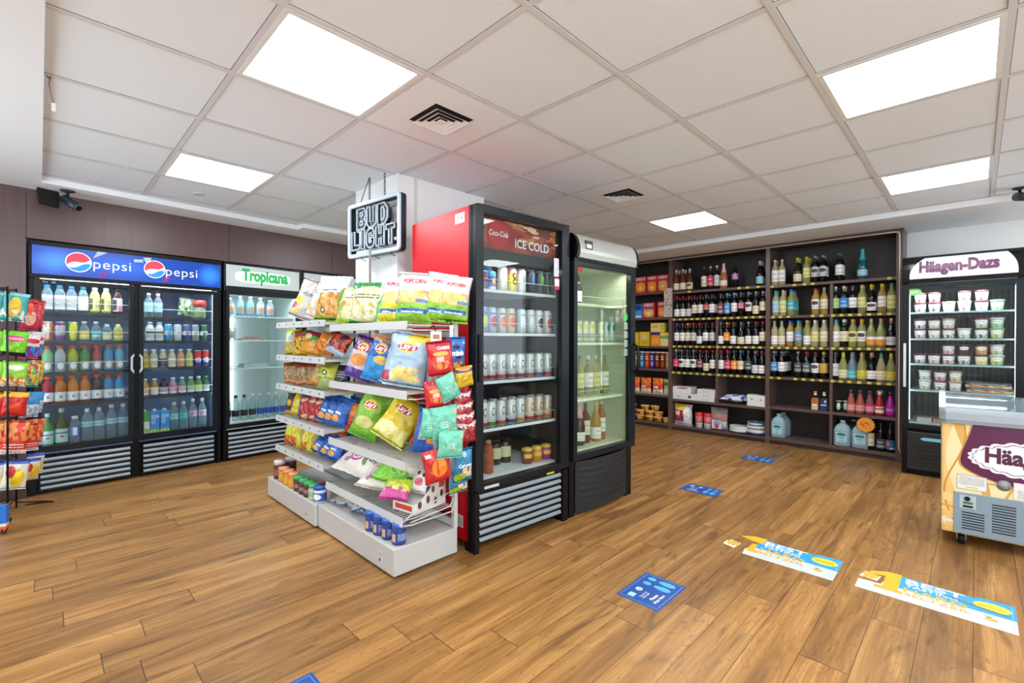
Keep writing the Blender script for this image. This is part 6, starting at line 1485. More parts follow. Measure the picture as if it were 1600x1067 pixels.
P['tealbag'] = pat('bag_tealbag', '#69c2a8', [('n', .55, 1, .3, .9, 4, .56, '#d9b48a'), ('l', .3, .6, .4, .6, 3, '#c4e6da')], **FOIL)
P['redtwist'] = pat('bag_redtwist', '#8f1f2a', [('n', 0, 1, .1, .8, 5, .54, '#b8403a'), ('r', 0, 1, .8, .92, '#c9a4a4'), ('n', 0, 1, .7, 1, 7, .55, '#e2d0d0')], **FOIL)
P['hotred'] = pat('bag_hotred', '#c42a2a', [('e', .55, .45, .3, .28, '#e8862a'), ('r', .45, .5, .2, .7, '#c42a2a'), ('r', .1, .3, .8, .9, '#e0d4cc')], **FOIL)
P['cashew'] = pat('bag_cashew', '#2a7fa8', [('r', 0, 1, 0, .46, '#256f94'), ('n', .3, 1, .14, .44, 4, .45, '#e0c49a'), ('e', .3, .16, .3, .14, '#8fae2a'), ('e', .5, .84, .12, .08, '#9ac4d0')], **FOIL)
P['pouchfoil'] = pat('bag_pouchfoil', '#a9aeb0', [('n', 0, 1, 0, 1, 3, .55, '#5f6a5a'), ('e', .3, .6, .2, .15, '#d9b03a')], **FOIL)

def gb(st, label, x, y, z, w, h, d, yaw=0, lean=-12, roll=0, seed=0, grp=None, texts=(), name='chip_bag', cat='bag', lift=True):
    d *= .88
    rot = (R(lean), R(roll), R(-90 + yaw))
    me, fn = pillow(w, h, d, seed)
    from mathutils import Euler
    m3 = Euler(rot).to_matrix()
    pts = [m3 @ v.co for v in me.vertices]                # rest the bag on the shelf, behind the price rail
    lo = min(p.z for p in pts)
    front = (1.349 if y < 3.012 else 1.322) if lift else -9
    near_ = [p.x for p in pts if p.z < lo + .035]
    x = max(x + .015, front - min(near_))
    return bag(name, label, cat, (x, y, z - lo if lift else z + .006), rot, w, h, d, P[st], seed, grp, texts)
LOGO = [("Lay's", .5, .70, .40, WHITEPRINT, dict(bold=.03, shear=.15, name='logo'))]
G1 = 'bags on the top shelf of the chip units'
POP = lambda s: [(s, .5, .80, .62, REDPRINT, dict(bold=.03, hk=1.25))]
z1 = 1.337
gb('silver', 'creased silver-grey bag at the left end of the top chip shelf', 1.42, 3.74, z1, .22, .33, .12, 45, -10, 20, 1, G1)
gb('pinkyellow', 'white bag with pink and yellow print second on the top chip shelf', 1.43, 3.50, z1, .20, .30, .11, 25, -12, 18, 2, G1)
gb('popped', 'white-topped bag with orange picture and green foot, top chip shelf', 1.42, 3.225, z1, .27, .33, .14, 28, -10, 3, 3, G1)
z1 = 1.306
gb('viola', 'pale green and cream bag at the left of the near top shelf', 1.415, 2.955, z1, .20, .25, .11, 25, -14, 8, 4, G1)
gb('violatop', 'cream bag with a dark green top beside the pale green bag', 1.45, 2.745, z1, .27, .28, .13, 30, -10, 2, 5, G1)
gb('mint', 'white and mint green bag behind the yellow-footed popcorn bag', 1.475, 2.545, z1, .19, .28, .10, 30, -10, 6, 6, G1)
gb('popY', 'popcorn bag with a yellow foot on the top chip shelf', 1.43, 2.40, z1, .205, .28, .12, 35, -13, 5, 7, G1, POP('POPCORN'))
gb('popG', 'popcorn bag with a green foot, left of three on the top shelf', 1.46, 2.235, z1, .215, .29, .12, 40, -8, 4, 8, G1, POP('POPCORN'))
gb('popG', 'popcorn bag with a green foot, middle of three on the top shelf', 1.525, 2.155, z1, .17, .285, .09, 48, -8, 8, 9, G1, POP('POPCORN'))
gb('popG', 'popcorn bag with a green foot, last of three by the red fridge side', 1.585, 2.105, z1, .17, .265, .09, 48, -5, 6, 10, G1, POP('POPCORN'))
G2 = 'bags on the second shelf of the chip units'
z2 = 1.089
for st, l, x, y, w, h, yw, rl, sd in (('whitegold', 'white, lime and gold bag at the left end of the second chip shelf', 1.40, 3.86, .15, .21, 30, -6, 1), ('yellowface', 'yellow and red bag with dark print on the second chip shelf', 1.41, 3.70, .15, .20, 35, -4, 2), ('mangofan', 'orange bag with a green patch and red top, second chip shelf', 1.41, 3.53, .18, .175, 30, 12, 3), ('redwhite', 'red bag with white patch leaning on the second chip shelf', 1.46, 3.40, .17, .17, 30, -12, 4),
        ('orangefan', 'orange bag lying diagonally on the second chip shelf', 1.40, 3.29, .17, .145, 30, 24, 5), ('maroonblue', 'maroon bag with a pale blue foot on the second chip shelf', 1.41, 3.13, .16, .15, 30, 24, 6)):
    gb(st, l, x, y, z2, w, h, .09, yw, -14, rl, sd, G2)
gb('olive', 'yellow-brown bag behind the purple bag on the second chip shelf', 1.53, 2.93, .94, .18, .27, .10, 25, -8, 3, 7, G2)
z2 = .941
gb('purple', 'purple and white chip bag with an orange picture', 1.41, 2.83, z2, .195, .285, .12, 30, -14, 16, 8, G2, LOGO)
gb('deepblue', 'deep blue chip bag with a gold top beside the purple bag', 1.42, 2.60, z2, .20, .285, .13, 32, -13, 13, 9, G2, LOGO)
gb('pale', 'narrow pale blue chip bag behind the big pale blue one', 1.43, 2.425, z2, .16, .28, .10, 30, -12, 13, 10, G2, [("Lay's", .5, .70, .4, WHITEPRINT, dict(bold=.03, name='logo'))])
gb('pale', 'big pale blue chip bag hanging over the second shelf edge', 1.405, 2.245, z2, .245, .31, .14, 38, -12, 8, 11, G2, LOGO)
gb('greyblue', 'grey-blue bag tucked behind the big pale blue chip bag', 1.52, 2.155, z2, .16, .27, .10, 40, -6, 4, 12, G2)
G3 = 'bags on the third shelf of the chip units'
z3 = .867
for k, (y, x) in enumerate(((3.85, 1.385), (3.745, 1.39), (3.64, 1.40), (3.545, 1.43))):
    gb('brown', 'small brown bag with red top, %s of four on the third chip shelf' % ORD[k], x, y, z3, .115, .165 + .012 * (k % 2), .075, 35 - 8 * (k % 2), -6, -6 + 7 * (k % 2), k, G3)
gb('beige', 'beige bag with a dark oval leaning on the third chip shelf', 1.395, 3.40, z3, .13, .175, .075, 28, -14, 18, 5, G3)
gb('olivelabel', 'olive bag with a bright yellow label on the third chip shelf', 1.395, 3.225, z3, .165, .205, .09, 25, -10, 4, 6, G3)
gb('black', 'small black bag behind the shelf corner on the third chip shelf', 1.43, 3.075, z3, .12, .17, .07, 25, -10, 6, 7, G3)
z3 = .573
gb('orangered', 'orange bag peeking out left of the lime green chip bag', 1.46, 2.965, z3, .16, .19, .09, 30, -12, 14, 8, G3)
gb('limechip', 'lime green chip bag on the third near shelf', 1.405, 2.72, z3, .205, .30, .13, 30, -15, 17, 9, G3, LOGO)
gb('green2', 'plain green bag behind the lime green chip bag', 1.52, 2.60, z3, .19, .285, .10, 30, -8, 6, 10, G3)
gb('yellowchip', 'yellow chip bag slumped sideways on the third near shelf', 1.405, 2.42, z3, .225, .29, .14, 35, -20, 30, 11, G3, LOGO)
gb('orangered', 'orange-red bag behind the slumped yellow chip bag', 1.52, 2.275, z3, .19, .25, .09, 35, -10, 14, 12, G3)
gb('ruffle', 'blue bag with orange flashes behind the hanging teal bags', 1.49, 2.155, z3, .20, .27, .12, 40, -12, 8, 13, G3)
G4 = 'bags on the fourth shelf of the chip units'
z4 = .619
for st, l, x, y, w, h, rl, sd in (('darkyellow', 'dark bag with yellow spot at the left end of the fourth shelf', 1.385, 3.85, .12, .17, 3, 1), ('plainyellow', 'plain yellow bag on the fourth chip shelf', 1.385, 3.745, .105, .17, 14, 2), ('teal2', 'steel blue bag beside the plain yellow bag', 1.39, 3.65, .10, .175, 6, 3)):
    gb(st, l, x, y, z4, w, h, .07, 25, -10, rl, sd, G4)
for k, y in enumerate((3.56, 3.46, 3.365)): gb('redchip', 'red chip bag, %s of three on the fourth chip shelf' % ORD[k], 1.385 + .01 * k, y, z4, .13, .165, .07, 22, -12, -6, k + 4, G4)
for k, y in enumerate((3.56, 3.44)): gb('greenlid', 'green bag lying behind the red chip bags, %s of two' % ORD[k], 1.51, y, z4, .16, .19, .08, 20, -10, 3, k + 2, G4)
for k, y in enumerate((3.265, 3.175, 3.09)): gb('ranchblue', 'blue chip bag, %s of four beside the red bags' % ORD[k], 1.39 + .005 * k, y, z4, .13, .195, .075, 28, -14, 18, k + 5, G4)
gb('ranchblue', 'blue chip bag, last of four beside the red bags', 1.47, 3.055, z4, .13, .19, .075, 28, -8, 12, 9, G4)
G5 = 'bags on the lowest shelf of the far chip unit'
z5 = .388
gb('yellowpuff', 'orange and yellow bag at the left end of the lowest far shelf', 1.38, 3.85, z5, .12, .20, .08, 20, -12, 2, 1, G5)
for k, y in enumerate((3.745, 3.645, 3.55, 3.455)): gb('yellowpuff' if k % 2 == 0 else 'yellowplain2', 'yellow snack bag, %s of four on the lowest far shelf' % ORD[k], 1.385, y, z5, .115, .20 - .005 * k, .08, 20, -14, -4 + 2 * k, k + 2, G5)
gb('orangepuff', 'orange-brown bag behind the yellow snack bags on the lowest shelf', 1.45, 3.36, z5, .15, .19, .08, 25, -10, 8, 7, G5)
gb('orangepuff', 'orange puffed bag leaning over the blue bags on the lowest shelf', 1.43, 3.235, z5, .15, .18, .08, 25, -12, 22, 8, G5)
for k, (x, y) in enumerate(((1.37, 3.30), (1.375, 3.19), (1.38, 3.10), (1.46, 3.07))): gb('ranchblue', 'blue snack bag, %s of four at the right of the lowest far shelf' % ORD[k], x, y, z5, .125, .135 + .012 * k, .065, 25, -20, 24 - 4 * k, k + 1, G5)
# big pillow bags and a display box on the lowest near shelf
G6 = 'big bags on the lowest near shelf'
zb = .287
gb('bigwhite', 'big white pillow bag with a purple emblem on the lowest near shelf', 1.345, 2.735, zb + .085, .40, .30, .17, 14, -62, 6, 1, G6, lift=False)
gb('bigwhite', 'second white pillow bag half under the green popcorn bag', 1.345, 2.49, zb + .06, .26, .22, .12, 24, -66, 2, 2, G6, lift=False)
gb('greenpop', 'green popcorn bag lying on the white pillow bags', 1.365, 2.385, zb + .10, .24, .22, .13, 30, -58, 12, 3, G6, lift=False)
gb('whiteblack', 'white bag with dark letters lying behind the green popcorn bag', 1.47, 2.345, zb + .13, .22, .20, .10, 40, -50, 14, 4, G6, [('SKINNY', .5, .74, .66, DARKPRINT, dict(bold=.04))], lift=False)
gb('pinkgreen', 'pink and green bag flat beside the display box', 1.335, 2.275, zb + .055, .17, .15, .09, 35, -60, 4, 5, G6, lift=False)
t = thing('display_box', 'white open display box with brown dots at the end of the lowest shelf', 'display box', (1.385, 2.195, zb + .002), R(-90 + 10))
DOT = pat('dot_print', '#dcd9d2', [('e', .16, .26, .06, .14, '#5a3a34'), ('e', .42, .34, .055, .13, '#5a3a34'), ('e', .66, .22, .05, .12, '#5a3a34'), ('e', .86, .4, .05, .12, '#4a2f2a'), ('e', .58, .62, .05, .12, '#6a4a42'), ('e', .84, .78, .05, .1, '#5a3a34')], .45)
bw, bd = .17, .24
side = [(0, 0), (bd, 0), (bd, .165), (bd - .04, .165), (.04, .058), (0, .052)]
f = MB(); f.prism([(p[0], p[1]) for p in side], bw / 2 - .003, bw / 2, 'x'); ob('side_panel', f, DOT, t)
f = MB(); f.prism([(p[0], p[1]) for p in side], -bw / 2, -bw / 2 + .003, 'x'); ob('side_panel', f, DOT, t)
ob('tray', MB().box(-bw / 2 + .003, bw / 2 - .003, 0, bd, 0, .003).box(-bw / 2 + .003, bw / 2 - .003, 0, .003, .003, .05), pat('tray_print', '#dcdcd6', [('r', .1, .9, .2, .8, '#c8402a')], .45), t)
ob('header_card', MB().box(-bw / 2 + .003, bw / 2 - .003, bd - .004, bd, .003, .17), DOT, t)
ob('liner_card', MB().quad((-bw / 2 + .004, .01, .01), (bw / 2 - .004, .01, .01), (bw / 2 - .004, bd - .01, .11), (-bw / 2 + .004, bd - .01, .11)), mat('card_grey', '#c9ccc8', .5), t)
ob('red_corner', MB().box(bw / 2 + .0002, bw / 2 + .001, bd - .055, bd - .012, .10, .155), mat('red_card', '#c83a2a', .5), t)
for k in range(2): tag(bag('cookie_pouch', 'small white and pink pouch in the dotted display box, %s' % ('front' if k == 0 else 'back'), 'pouch', (1.475 + .045 * k, 2.20, zb + .085 + .03 * k), (R(-30), 0, R(-78)), .12, .14, .04, pat('pouch_print', '#d9d2d0', [('e', .5, .4, .28, .16, '#c8506a'), ('e', .3, .75, .12, .09, '#4f3634'), ('e', .72, .7, .12, .09, '#4f3634')], **FOIL), k), 'small white and pink pouch in the dotted display box, %s' % ('front' if k == 0 else 'back'), 'pouch')

from mathutils.bvhtree import BVHTree
def settle(objs, rounds=14, step=.004):
    """nudge neighbouring bags apart along the shelf and towards its back until they only touch"""
    base = [[v.co.copy() for v in o.data.vertices] for o in objs]
    polys = [[tuple(p.vertices) for p in o.data.polygons] for o in objs]
    rots = [o.rotation_euler.to_matrix() for o in objs]
    loc = [o.location.copy() for o in objs]; start = [l.copy() for l in loc]
    cen = [rots[i] @ (sum(base[i], Vector()) / len(base[i])) for i in range(len(objs))]
    for _ in range(rounds):
        trees = [BVHTree.FromPolygons([rots[i] @ v + loc[i] for v in base[i]], polys[i]) for i in range(len(objs))]
        moved = False
        for i in range(len(objs)):
            for j in range(i + 1, len(objs)):
                if abs(loc[i].y - loc[j].y) > .35 or abs(loc[i].z - loc[j].z) > .12: continue
                if not trees[i].overlap(trees[j]): continue
                d = (cen[j] + loc[j]) - (cen[i] + loc[i]); d.z = 0
                d = d.normalized() if d.length > 1e-5 else Vector((1, 0, 0))
                for k, sg in ((i, -1), (j, 1)):
                    m = d * (step * sg)
                    if m.x < 0: m.x = 0
                    loc[k] += m
                    loc[k].x = min(loc[k].x, start[k].x + .03); loc[k].y = max(start[k].y - .02, min(start[k].y + .02, loc[k].y))
                moved = True
        if not moved: break
    for o, l in zip(objs, loc): o.location = l
settle([o for o in COL.objects if o.name.startswith('chip_bag') and o.parent is None])

# --- dip jars on the far base, nut tubs on the near base
def jar(label, x, y, r, h, body, lid, lab=None, grp=None, z=.1545, name='dip_jar'):
    t = thing(name, label, 'jar', (x, y, z), R(-60), grp)
    ob('jar', MB().lathe([(.0, 0), (r * .94, 0), (r, .005), (r, h * .74), (r * .94, h * .80), (.0, h * .80)], 20), body, t)
    ob('lid', MB().lathe([(r * 1.02, h * .79), (r * 1.02, h * .97), (r * .98, h), (.0, h)], 20), lid, t)
    if lab: ob('label', MB().lathe([(r + .0008, h * .10), (r + .0008, h * .70)], 20, a0=.12, a1=.88, cap=False), lab, t)
    return t
GJ = 'jars on the base of the far chip unit'
MAR = mat('jar_maroon', '#5a2226', .3)
jar('tall maroon tub with a white lid at the front left of the base', 1.30, 3.80, .040, .135, MAR, mat('lid_pale', '#cfc2c0', .4), pat('maroon_label', '#5a2226', [('l', .3, .7, .2, .8, 4, '#b98a80')], .4), GJ)
jar('tall maroon tub with a white lid behind the first one', 1.40, 3.845, .040, .135, MAR, mat('lid_pale', '#cfc2c0', .4), None, GJ)
ORJ = pat('orange_dip_label', '#d08a1f', [('r', .2, .8, .3, .6, '#e6b84a'), ('l', .3, .7, .35, .55, 2, '#5a3a1a')], .4); PEACH = mat('lid_peach', '#dc8f66', .4)
for k, y in enumerate((3.69, 3.59, 3.49)): jar('orange dip jar with peach lid, %s of three' % ORD[k], 1.295, y, .038, .105, mat('dip_orange', '#d08f2a', .25), PEACH, ORJ, GJ)
BRJ = pat('brown_dip_label', '#4f3630', [('l', .2, .8, .3, .7, 3, '#c9a8b4')], .4); GRL = mat('lid_grass', '#3fa05a', .4)
for k, y in enumerate((3.395, 3.305, 3.22)): jar('brown salsa jar with green lid, %s of three' % ORD[k], 1.293, y, .036, .10, mat('dip_brown', '#4a2f28', .25), GRL, BRJ, GJ)
jar('pale green jar with green lid beside the brown salsa jars', 1.293, 3.14, .035, .10, mat('dip_pale', '#a9b894', .3), GRL, pat('pale_dip_label', '#b4c4a4', [('l', .2, .8, .2, .8, 4, '#4a6a4a')], .4), GJ)
jar('red-labelled jar with a red lid beside the blue jar', 1.345, 3.09, .042, .105, mat('dip_red', '#c9a490', .3), mat('lid_scarlet', '#b83238', .4), pat('red_dip_label', '#d0b4a4', [('r', .36, .64, .1, .8, '#a82a24')], .4), GJ)
jar('blue and white jar with a blue lid at the right end of the jars', 1.30, 3.0595, .040, .105, mat('dip_white', '#cdd2da', .3), mat('lid_cobalt', '#2450a8', .35), pat('blue_dip_label', '#2456a8', [('e', .5, .45, .12, .3, '#e0e0dc'), ('r', 0, 1, .86, 1, '#cdd2da')], .4), GJ)
NL = pat('nut_label', '#1f3f86', [('r', .38, .50, .1, .75, '#c9a27a'), ('l', .55, .85, .2, .8, 5, '#b9c4dc'), ('r', .15, .33, .2, .75, '#dfe2ea')], .4)
for k, y in enumerate((2.405, 2.325, 2.240, 2.145)): jar('navy blue nut tub with a blue lid, %s of four on the near base' % ORD[k], 1.315 + .004 * k, y, .037, .105, mat('nut_navy', '#1b3672', .3), mat('lid_blue', '#2a5ab0', .35), NL, 'nut tubs on the near base', name='nut_tub')
for k, (x, y, a) in enumerate(((1.335, 2.93, 10), (1.36, 2.83, 40), (1.345, 2.74, -15), (1.40, 2.68, 70), (1.36, 2.63, 20), (1.43, 2.78, 55), (1.41, 2.56, -35))):
    bag('foil_pouch', 'small foil pouch lying on the near base, %s from the left end' % ORD[k], 'pouch', (x, y, .170 + .006 * (k % 3)), (R(-84), 0, R(-90 + a)), .13, .10, .028, P['pouchfoil'] if k != 4 else pat('pouch_blue', '#3f5a8a', [('r', 0, 1, .4, .6, '#c9d2dc')], **FOIL), k, 'foil pouches on the near base')

# --- clip strips of small bags hung at the end of the near unit
def strip(label, x, y, ztop, zbot):
    t = thing('clip_strip', label, 'hanging strip', (x, y, zbot), 0)
    ob('strip', MB().box(-.012, .012, 0, .002, 0, ztop - zbot), mat('strip_white', '#d6d6d4', .4), t)
    ob('hook', MB().tube([(0, .001, ztop - zbot), (0, .02, ztop - zbot + .03), (0, .045, ztop - zbot + .02)], .004, 6), BLACK2, t)
    return t
s1 = strip('white clip strip with a small price card hung at the near shelf end', 1.487, 2.045, 1.265, .50)
ob('price_card', MB().box(-.035, .035, -.004, -.001, .705, .765), pat('price_card_print', '#e6e2de', [('r', .2, .8, .3, .7, '#b87a5a')], .5), s1)
s2 = strip('white clip strip of nut and candy bags nearest the red-sided fridge', 1.60, 2.055, 1.30, .36)
HB = 'small bags hung on the clip strips'
def hb(st, label, x, z0, z1, w, yaw, roll, y, seed, texts=(), d=.045):
    return bag('snack_bag', label, 'bag', (x, y, z0), (R(4), R(roll), R(yaw)), w, z1 - z0, d, P[st], seed, HB, texts)
hb('redcheese', 'red snack bag at the top of the front clip strip', 1.495, 1.03, 1.215, .145, -18, -6, 2.005, 1, [('CHEESE', .62, .80, .5, WHITEPRINT, dict(bold=.03))])
hb('redcheese', 'red snack bag below the top one, tucked behind the first teal bag', 1.475, .86, 1.01, .13, -18, -8, 2.012, 2)
hb('tealbag', 'teal bag hung askew below the top red bag', 1.545, .905, 1.045, .115, -12, -24, 1.972, 3)
hb('tealbag', 'large teal bag in the middle of the front clip strip', 1.510, .690, .872, .155, -14, -5, 1.990, 4)
hb('tealbag', 'teal bag below the large teal one', 1.512, .600, .745, .15, -14, 3, 1.955, 5)
hb('tealbag', 'small dark-edged teal bag peeking out at the left of the strip', 1.432, .70, .86, .10, -30, 6, 2.03, 6)
hb('hotred', 'red bag with orange chips at the foot of the front clip strip', 1.478, .475, .655, .15, -14, -10, 2.0, 7)
hb('cookie', 'bright blue cookie bag at the top of the second clip strip', 1.602, 1.045, 1.235, .125, -6, -2, 2.02, 8, [('minis', .5, .55, .66, WHITEPRINT, dict(bold=.04))])
hb('yellowcrack', 'yellow bag below the bright blue cookie bag', 1.640, .965, 1.075, .115, -6, -8, 1.985, 9)
for k, z in enumerate((.875, .815, .755, .70, .65)):
    hb('redtwist', 'dark red candy bag, %s of five down the second clip strip' % ORD[k], 1.645 + .005 * k, z, z + .125, .13, -4, -4, 2.03 - .008 * k, 10 + k)
hb('cashew', 'blue nut bag with white letters low on the second clip strip', 1.632, .445, .628, .125, -4, -2, 1.995, 16, [('Cashews', .5, .52, .7, WHITEPRINT, dict(bold=.03))])
hb('cashew', 'blue nut bag at the very bottom of the second clip strip', 1.63, .375, .50, .125, -4, -2, 2.03, 17)
# ---------------------------------------------------------------- unlit neon-style sign hung in front of the pillar
ns = thing('hanging_sign', 'black and white outlined letter sign hung on chains before the white pillar', 'sign', (1.735, 2.765, 1.825), R(-90) + R(6.5))
SW, SH = .615, .40
TUBEW = mat('sign_tube_white', '#c3d0de', .3); BACKB = mat('sign_back_black', '#16242c', .4)
def rrect(x0, x1, z0, z1, r, n=5):
    pts = []
    for cx_, cz_, a in ((x1 - r, z1 - r, 0), (x0 + r, z1 - r, 90), (x0 + r, z0 + r, 180), (x1 - r, z0 + r, 270)):
        pts += [(cx_ + r * math.cos(R(a + 90 * k / n)), cz_ + r * math.sin(R(a + 90 * k / n))) for k in range(n + 1)]
    return pts
def ring(outer, inner, d0, d1):
    f = MB(); n = len(outer)
    for k in range(n):
        j = (k + 1) % n
        o0, o1, i0, i1 = outer[k], outer[j], inner[k], inner[j]
        for (p, q, s_, t_), d in (((o0, o1, i1, i0), d0), ((i0, i1, o1, o0), d1)):
            f.quad((p[0], d, p[1]), (q[0], d, q[1]), (s_[0], d, s_[1]), (t_[0], d, t_[1]))
        f.quad((o0[0], d0, o0[1]), (o0[0], d1, o0[1]), (o1[0], d1, o1[1]), (o1[0], d0, o1[1]))
        f.quad((i0[0], d1, i0[1]), (i0[0], d0, i0[1]), (i1[0], d0, i1[1]), (i1[0], d1, i1[1]))
    return f
X0_, X1_ = -SW, 0.0
ob('frame_back', ring(rrect(X0_, X1_, 0, SH, .03), rrect(X0_ + .03, X1_ - .03, .03, SH - .03, .015), -.01, .03), BACKB, ns)
ob('frame_tube', ring(rrect(X0_, X1_, 0, SH, .03), rrect(X0_ + .028, X1_ - .028, .028, SH - .028, .014), -.028, -.011), TUBEW, ns, bev=.004)
# letters: black plates with a pale outline tube standing in front
def stroke_letters(word, x0, x1, z0, z1):
    n = len(word); gap = (x1 - x0) * .045
    iw = [.45 if c == 'I' else 1.0 for c in word]
    u = (x1 - x0 - gap * (n - 1)) / sum(iw)
    x = x0
    for c, k in zip(word, iw):
        yield c, x, x + u * k, z0, z1
        x += u * k + gap
def outline(c, a, b, z0, z1):
    w, h = b - a, z1 - z0; t = min(w * .36, .036)
    m = (z0 + z1) / 2
    if c == 'B': return [[(a, z0), (b - .02, z0), (b, z0 + .03), (b, m - .02), (b - .015, m), (b, m + .02), (b, z1 - .03), (b - .02, z1), (a, z1)]]
    if c == 'U': return [[(a, z1), (a, z0 + .03), (a + .025, z0), (b - .025, z0), (b, z0 + .03), (b, z1), (b - t, z1), (b - t, z0 + t), (a + t, z0 + t), (a + t, z1)]]
    if c == 'D': return [[(a, z0), (b - .035, z0), (b, z0 + .04), (b, z1 - .04), (b - .035, z1), (a, z1)]]
    if c == 'L': return [[(a, z0), (b, z0), (b, z0 + t), (a + t, z0 + t), (a + t, z1), (a, z1)]]
    if c == 'I': return [[(a, z0), (b, z0), (b, z1), (a, z1)]]
    if c == 'G': return [[(a + .025, z0), (b - .02, z0), (b, z0 + .025), (b, m), (m and a + w * .55, m), (a + w * .55, m - t * .7), (b - t, m - t * .7), (b - t, z0 + t), (a + t, z0 + t), (a + t, z1 - t), (b - t, z1 - t), (b - t, z1 - t * 1.6), (b, z1 - t * 1.6), (b, z1 - .025), (b - .02, z1), (a + .025, z1), (a, z1 - .03), (a, z0 + .03)]]
    if c == 'H': return [[(a, z0), (a + t, z0), (a + t, m - t / 2), (b - t, m - t / 2), (b - t, z0), (b, z0), (b, z1), (b - t, z1), (b - t, m + t / 2), (a + t, m + t / 2), (a + t, z1), (a, z1)]]
    if c == 'T': q = (a + b) / 2; return [[(q - t / 2, z0), (q + t / 2, z0), (q + t / 2, z1 - t), (b, z1 - t), (b, z1), (a, z1), (a, z1 - t), (q - t / 2, z1 - t)]]
def inner(c, a, b, z0, z1):
    w, m = b - a, (z0 + z1) / 2
    if c == 'B': return [[(a + w * .38, z0 + .03), (b - w * .34, z0 + .03), (b - w * .34, m - .018), (a + w * .38, m - .018)], [(a + w * .38, m + .018), (b - w * .34, m + .018), (b - w * .34, z1 - .03), (a + w * .38, z1 - .03)]]
    if c == 'D': return [[(a + w * .38, z0 + .03), (b - w * .42, z0 + .03), (b - w * .32, z0 + .05), (b - w * .32, z1 - .05), (b - w * .42, z1 - .03), (a + w * .38, z1 - .03)]]
    return []
for word, box_ in (('BUD', (-.515, -.150, .205, .355)), ('LIGHT', (-.575, -.070, .060, .195))):
    for c, a, b_, z0, z1 in stroke_letters(word, *box_):
        p = outline(c, a, b_, z0, z1)[0]
        l = ob('letter_plate', MB().prism(p, -.004, .024), BACKB, ns)
        f = MB()
        for loop in [p] + inner(c, a, b_, z0, z1):
            f.tube([(q[0], -.014, q[1]) for q in loop] + [(loop[0][0], -.014, loop[0][1])], .0068, 6)
        ob('letter_tube', f, TUBEW, l)
ob('full_stop', MB().box(-.066, -.046, -.02, .02, .075, .095), TUBEW, ns)
for x, z in ((-.62, .30), (.0, .115), (.0, .32)): ob('clip', MB().box(x - .012, x + .018, -.004, .012, z, z + .012), BACKB, ns)
f = MB()
for x in (-.47, -.30, -.12): f.tube([(x, .0, .03), (x, .0, -.012), (x + .02, .02, -.025)], .003, 5)
ob('bracket_wire', f, BACKB, ns)
f = MB().tube([(-.56, .01, .33), (-.30, .02, .30), (-.05, .01, .33)], .0025, 5).tube([(-.585, .01, .2), (-.05, .012, .2)], .0025, 5)
ob('support_wire', f, BACKB, ns)
for x in (-.395, -.215):
    f = MB()
    n = 12
    for k in range(n):
        z = SH - .005 + (2.405 - 1.825 - SH + .005) * k / n; dz = (2.405 - 1.825 - SH + .005) / n
        a = (.007, 0) if k % 2 else (0, .007)
        f.tube([(x + a[0] * s_, .012 + a[1] * s_, z + q) for s_, q in ((0, -.003), (1, .004), (1, dz - .004), (0, dz + .003), (-1, dz - .004), (-1, .004), (0, -.003))], .0022, 4)
    ob('chain', f, mat('chain_dark', '#2a2c2e', .4, .6), ns)
ob('sign_cord', MB().tube([(-.40, .012, .575), (-.43, .0, .50), (-.475, -.004, .42), (-.48, -.004, .33), (-.482, 0, .26)], .003, 5), BLACK2, ns)

# ---------------------------------------------------------------- chest freezer at the right edge
CH = thing('chest_freezer', 'cream and plum ice cream chest freezer with a curved grey lid', 'chest freezer', (3.845, .146, 0), R(-90) + R(2.5))
CW, CD, CH0, CH1 = 1.30, .66, .075, .735
gm, gnt, gb_ = principled('freezer_swirl')
uvn = gnt.add('ShaderNodeUVMap').outputs[0]
sp = gnt.add('ShaderNodeSeparateXYZ'); gnt.link(uvn, sp.inputs[0])
U, V = sp.outputs[0], sp.outputs[1]
curg = lin('#dfd0a0')
# broad ribbons of cream and caramel that sweep down the left side
def ribbon(off, amp, freq, ph, width, col, cur):
    s_ = gnt.math('SINE', gnt.math('MULTIPLY_ADD', V, freq, ph))
    edge = gnt.math('MULTIPLY_ADD', s_, amp, off)
    d = gnt.math('ABSOLUTE', gnt.math('SUBTRACT', U, edge))
    return gnt.mix(gnt.math('LESS_THAN', d, width), cur, lin(col))
curg = ribbon(.015, .03, 5.0, 1.2, .030, '#e2b873', curg)
curg = ribbon(.10, .05, 4.0, .3, .014, '#cf9f4d', curg)
curg = ribbon(.045, .035, 6.0, 2.5, .004, '#c08a3a', curg)
curg = ribbon(.165, .07, 4.6, 5.2, .005, '#c79a4a', curg)
for a, b_, c in ((.02, .07, '#dcae66'), (.10, .125, '#d9d6d0'), (.14, .20, '#e0b46c'), (.235, .25, '#c79443'), (.29, .36, '#e2c183')):
    wv = gnt.math('MULTIPLY_ADD', gnt.math('SINE', gnt.math('MULTIPLY', U, 9.0)), .02, V)
    m1 = gnt.math('MULTIPLY', gnt.math('GREATER_THAN', wv, a), gnt.math('LESS_THAN', wv, b_))
    curg = gnt.mix(m1, curg, lin(c))
gnt.link(curg, gb_.inputs['Base Color']); gb_.inputs['Roughness'].default_value = .3
body = MB().box(0, CW, 0, CD, CH0, CH1)
ob('body', body, gm, CH, bev=.012)
PLUM = mat('plum_panel', '#54103f', .3)
def bez(pts, n=14):
    out = []
    for i in range(0, len(pts) - 1, 3):
        p0, p1, p2, p3 = pts[i:i + 4]
        for k in range(n):
            t_ = k / n; q = 1 - t_
            out.append(tuple(q ** 3 * p0[j] + 3 * q * q * t_ * p1[j] + 3 * q * t_ * t_ * p2[j] + t_ ** 3 * p3[j] for j in (0, 1)))
    return out + [pts[-1]]
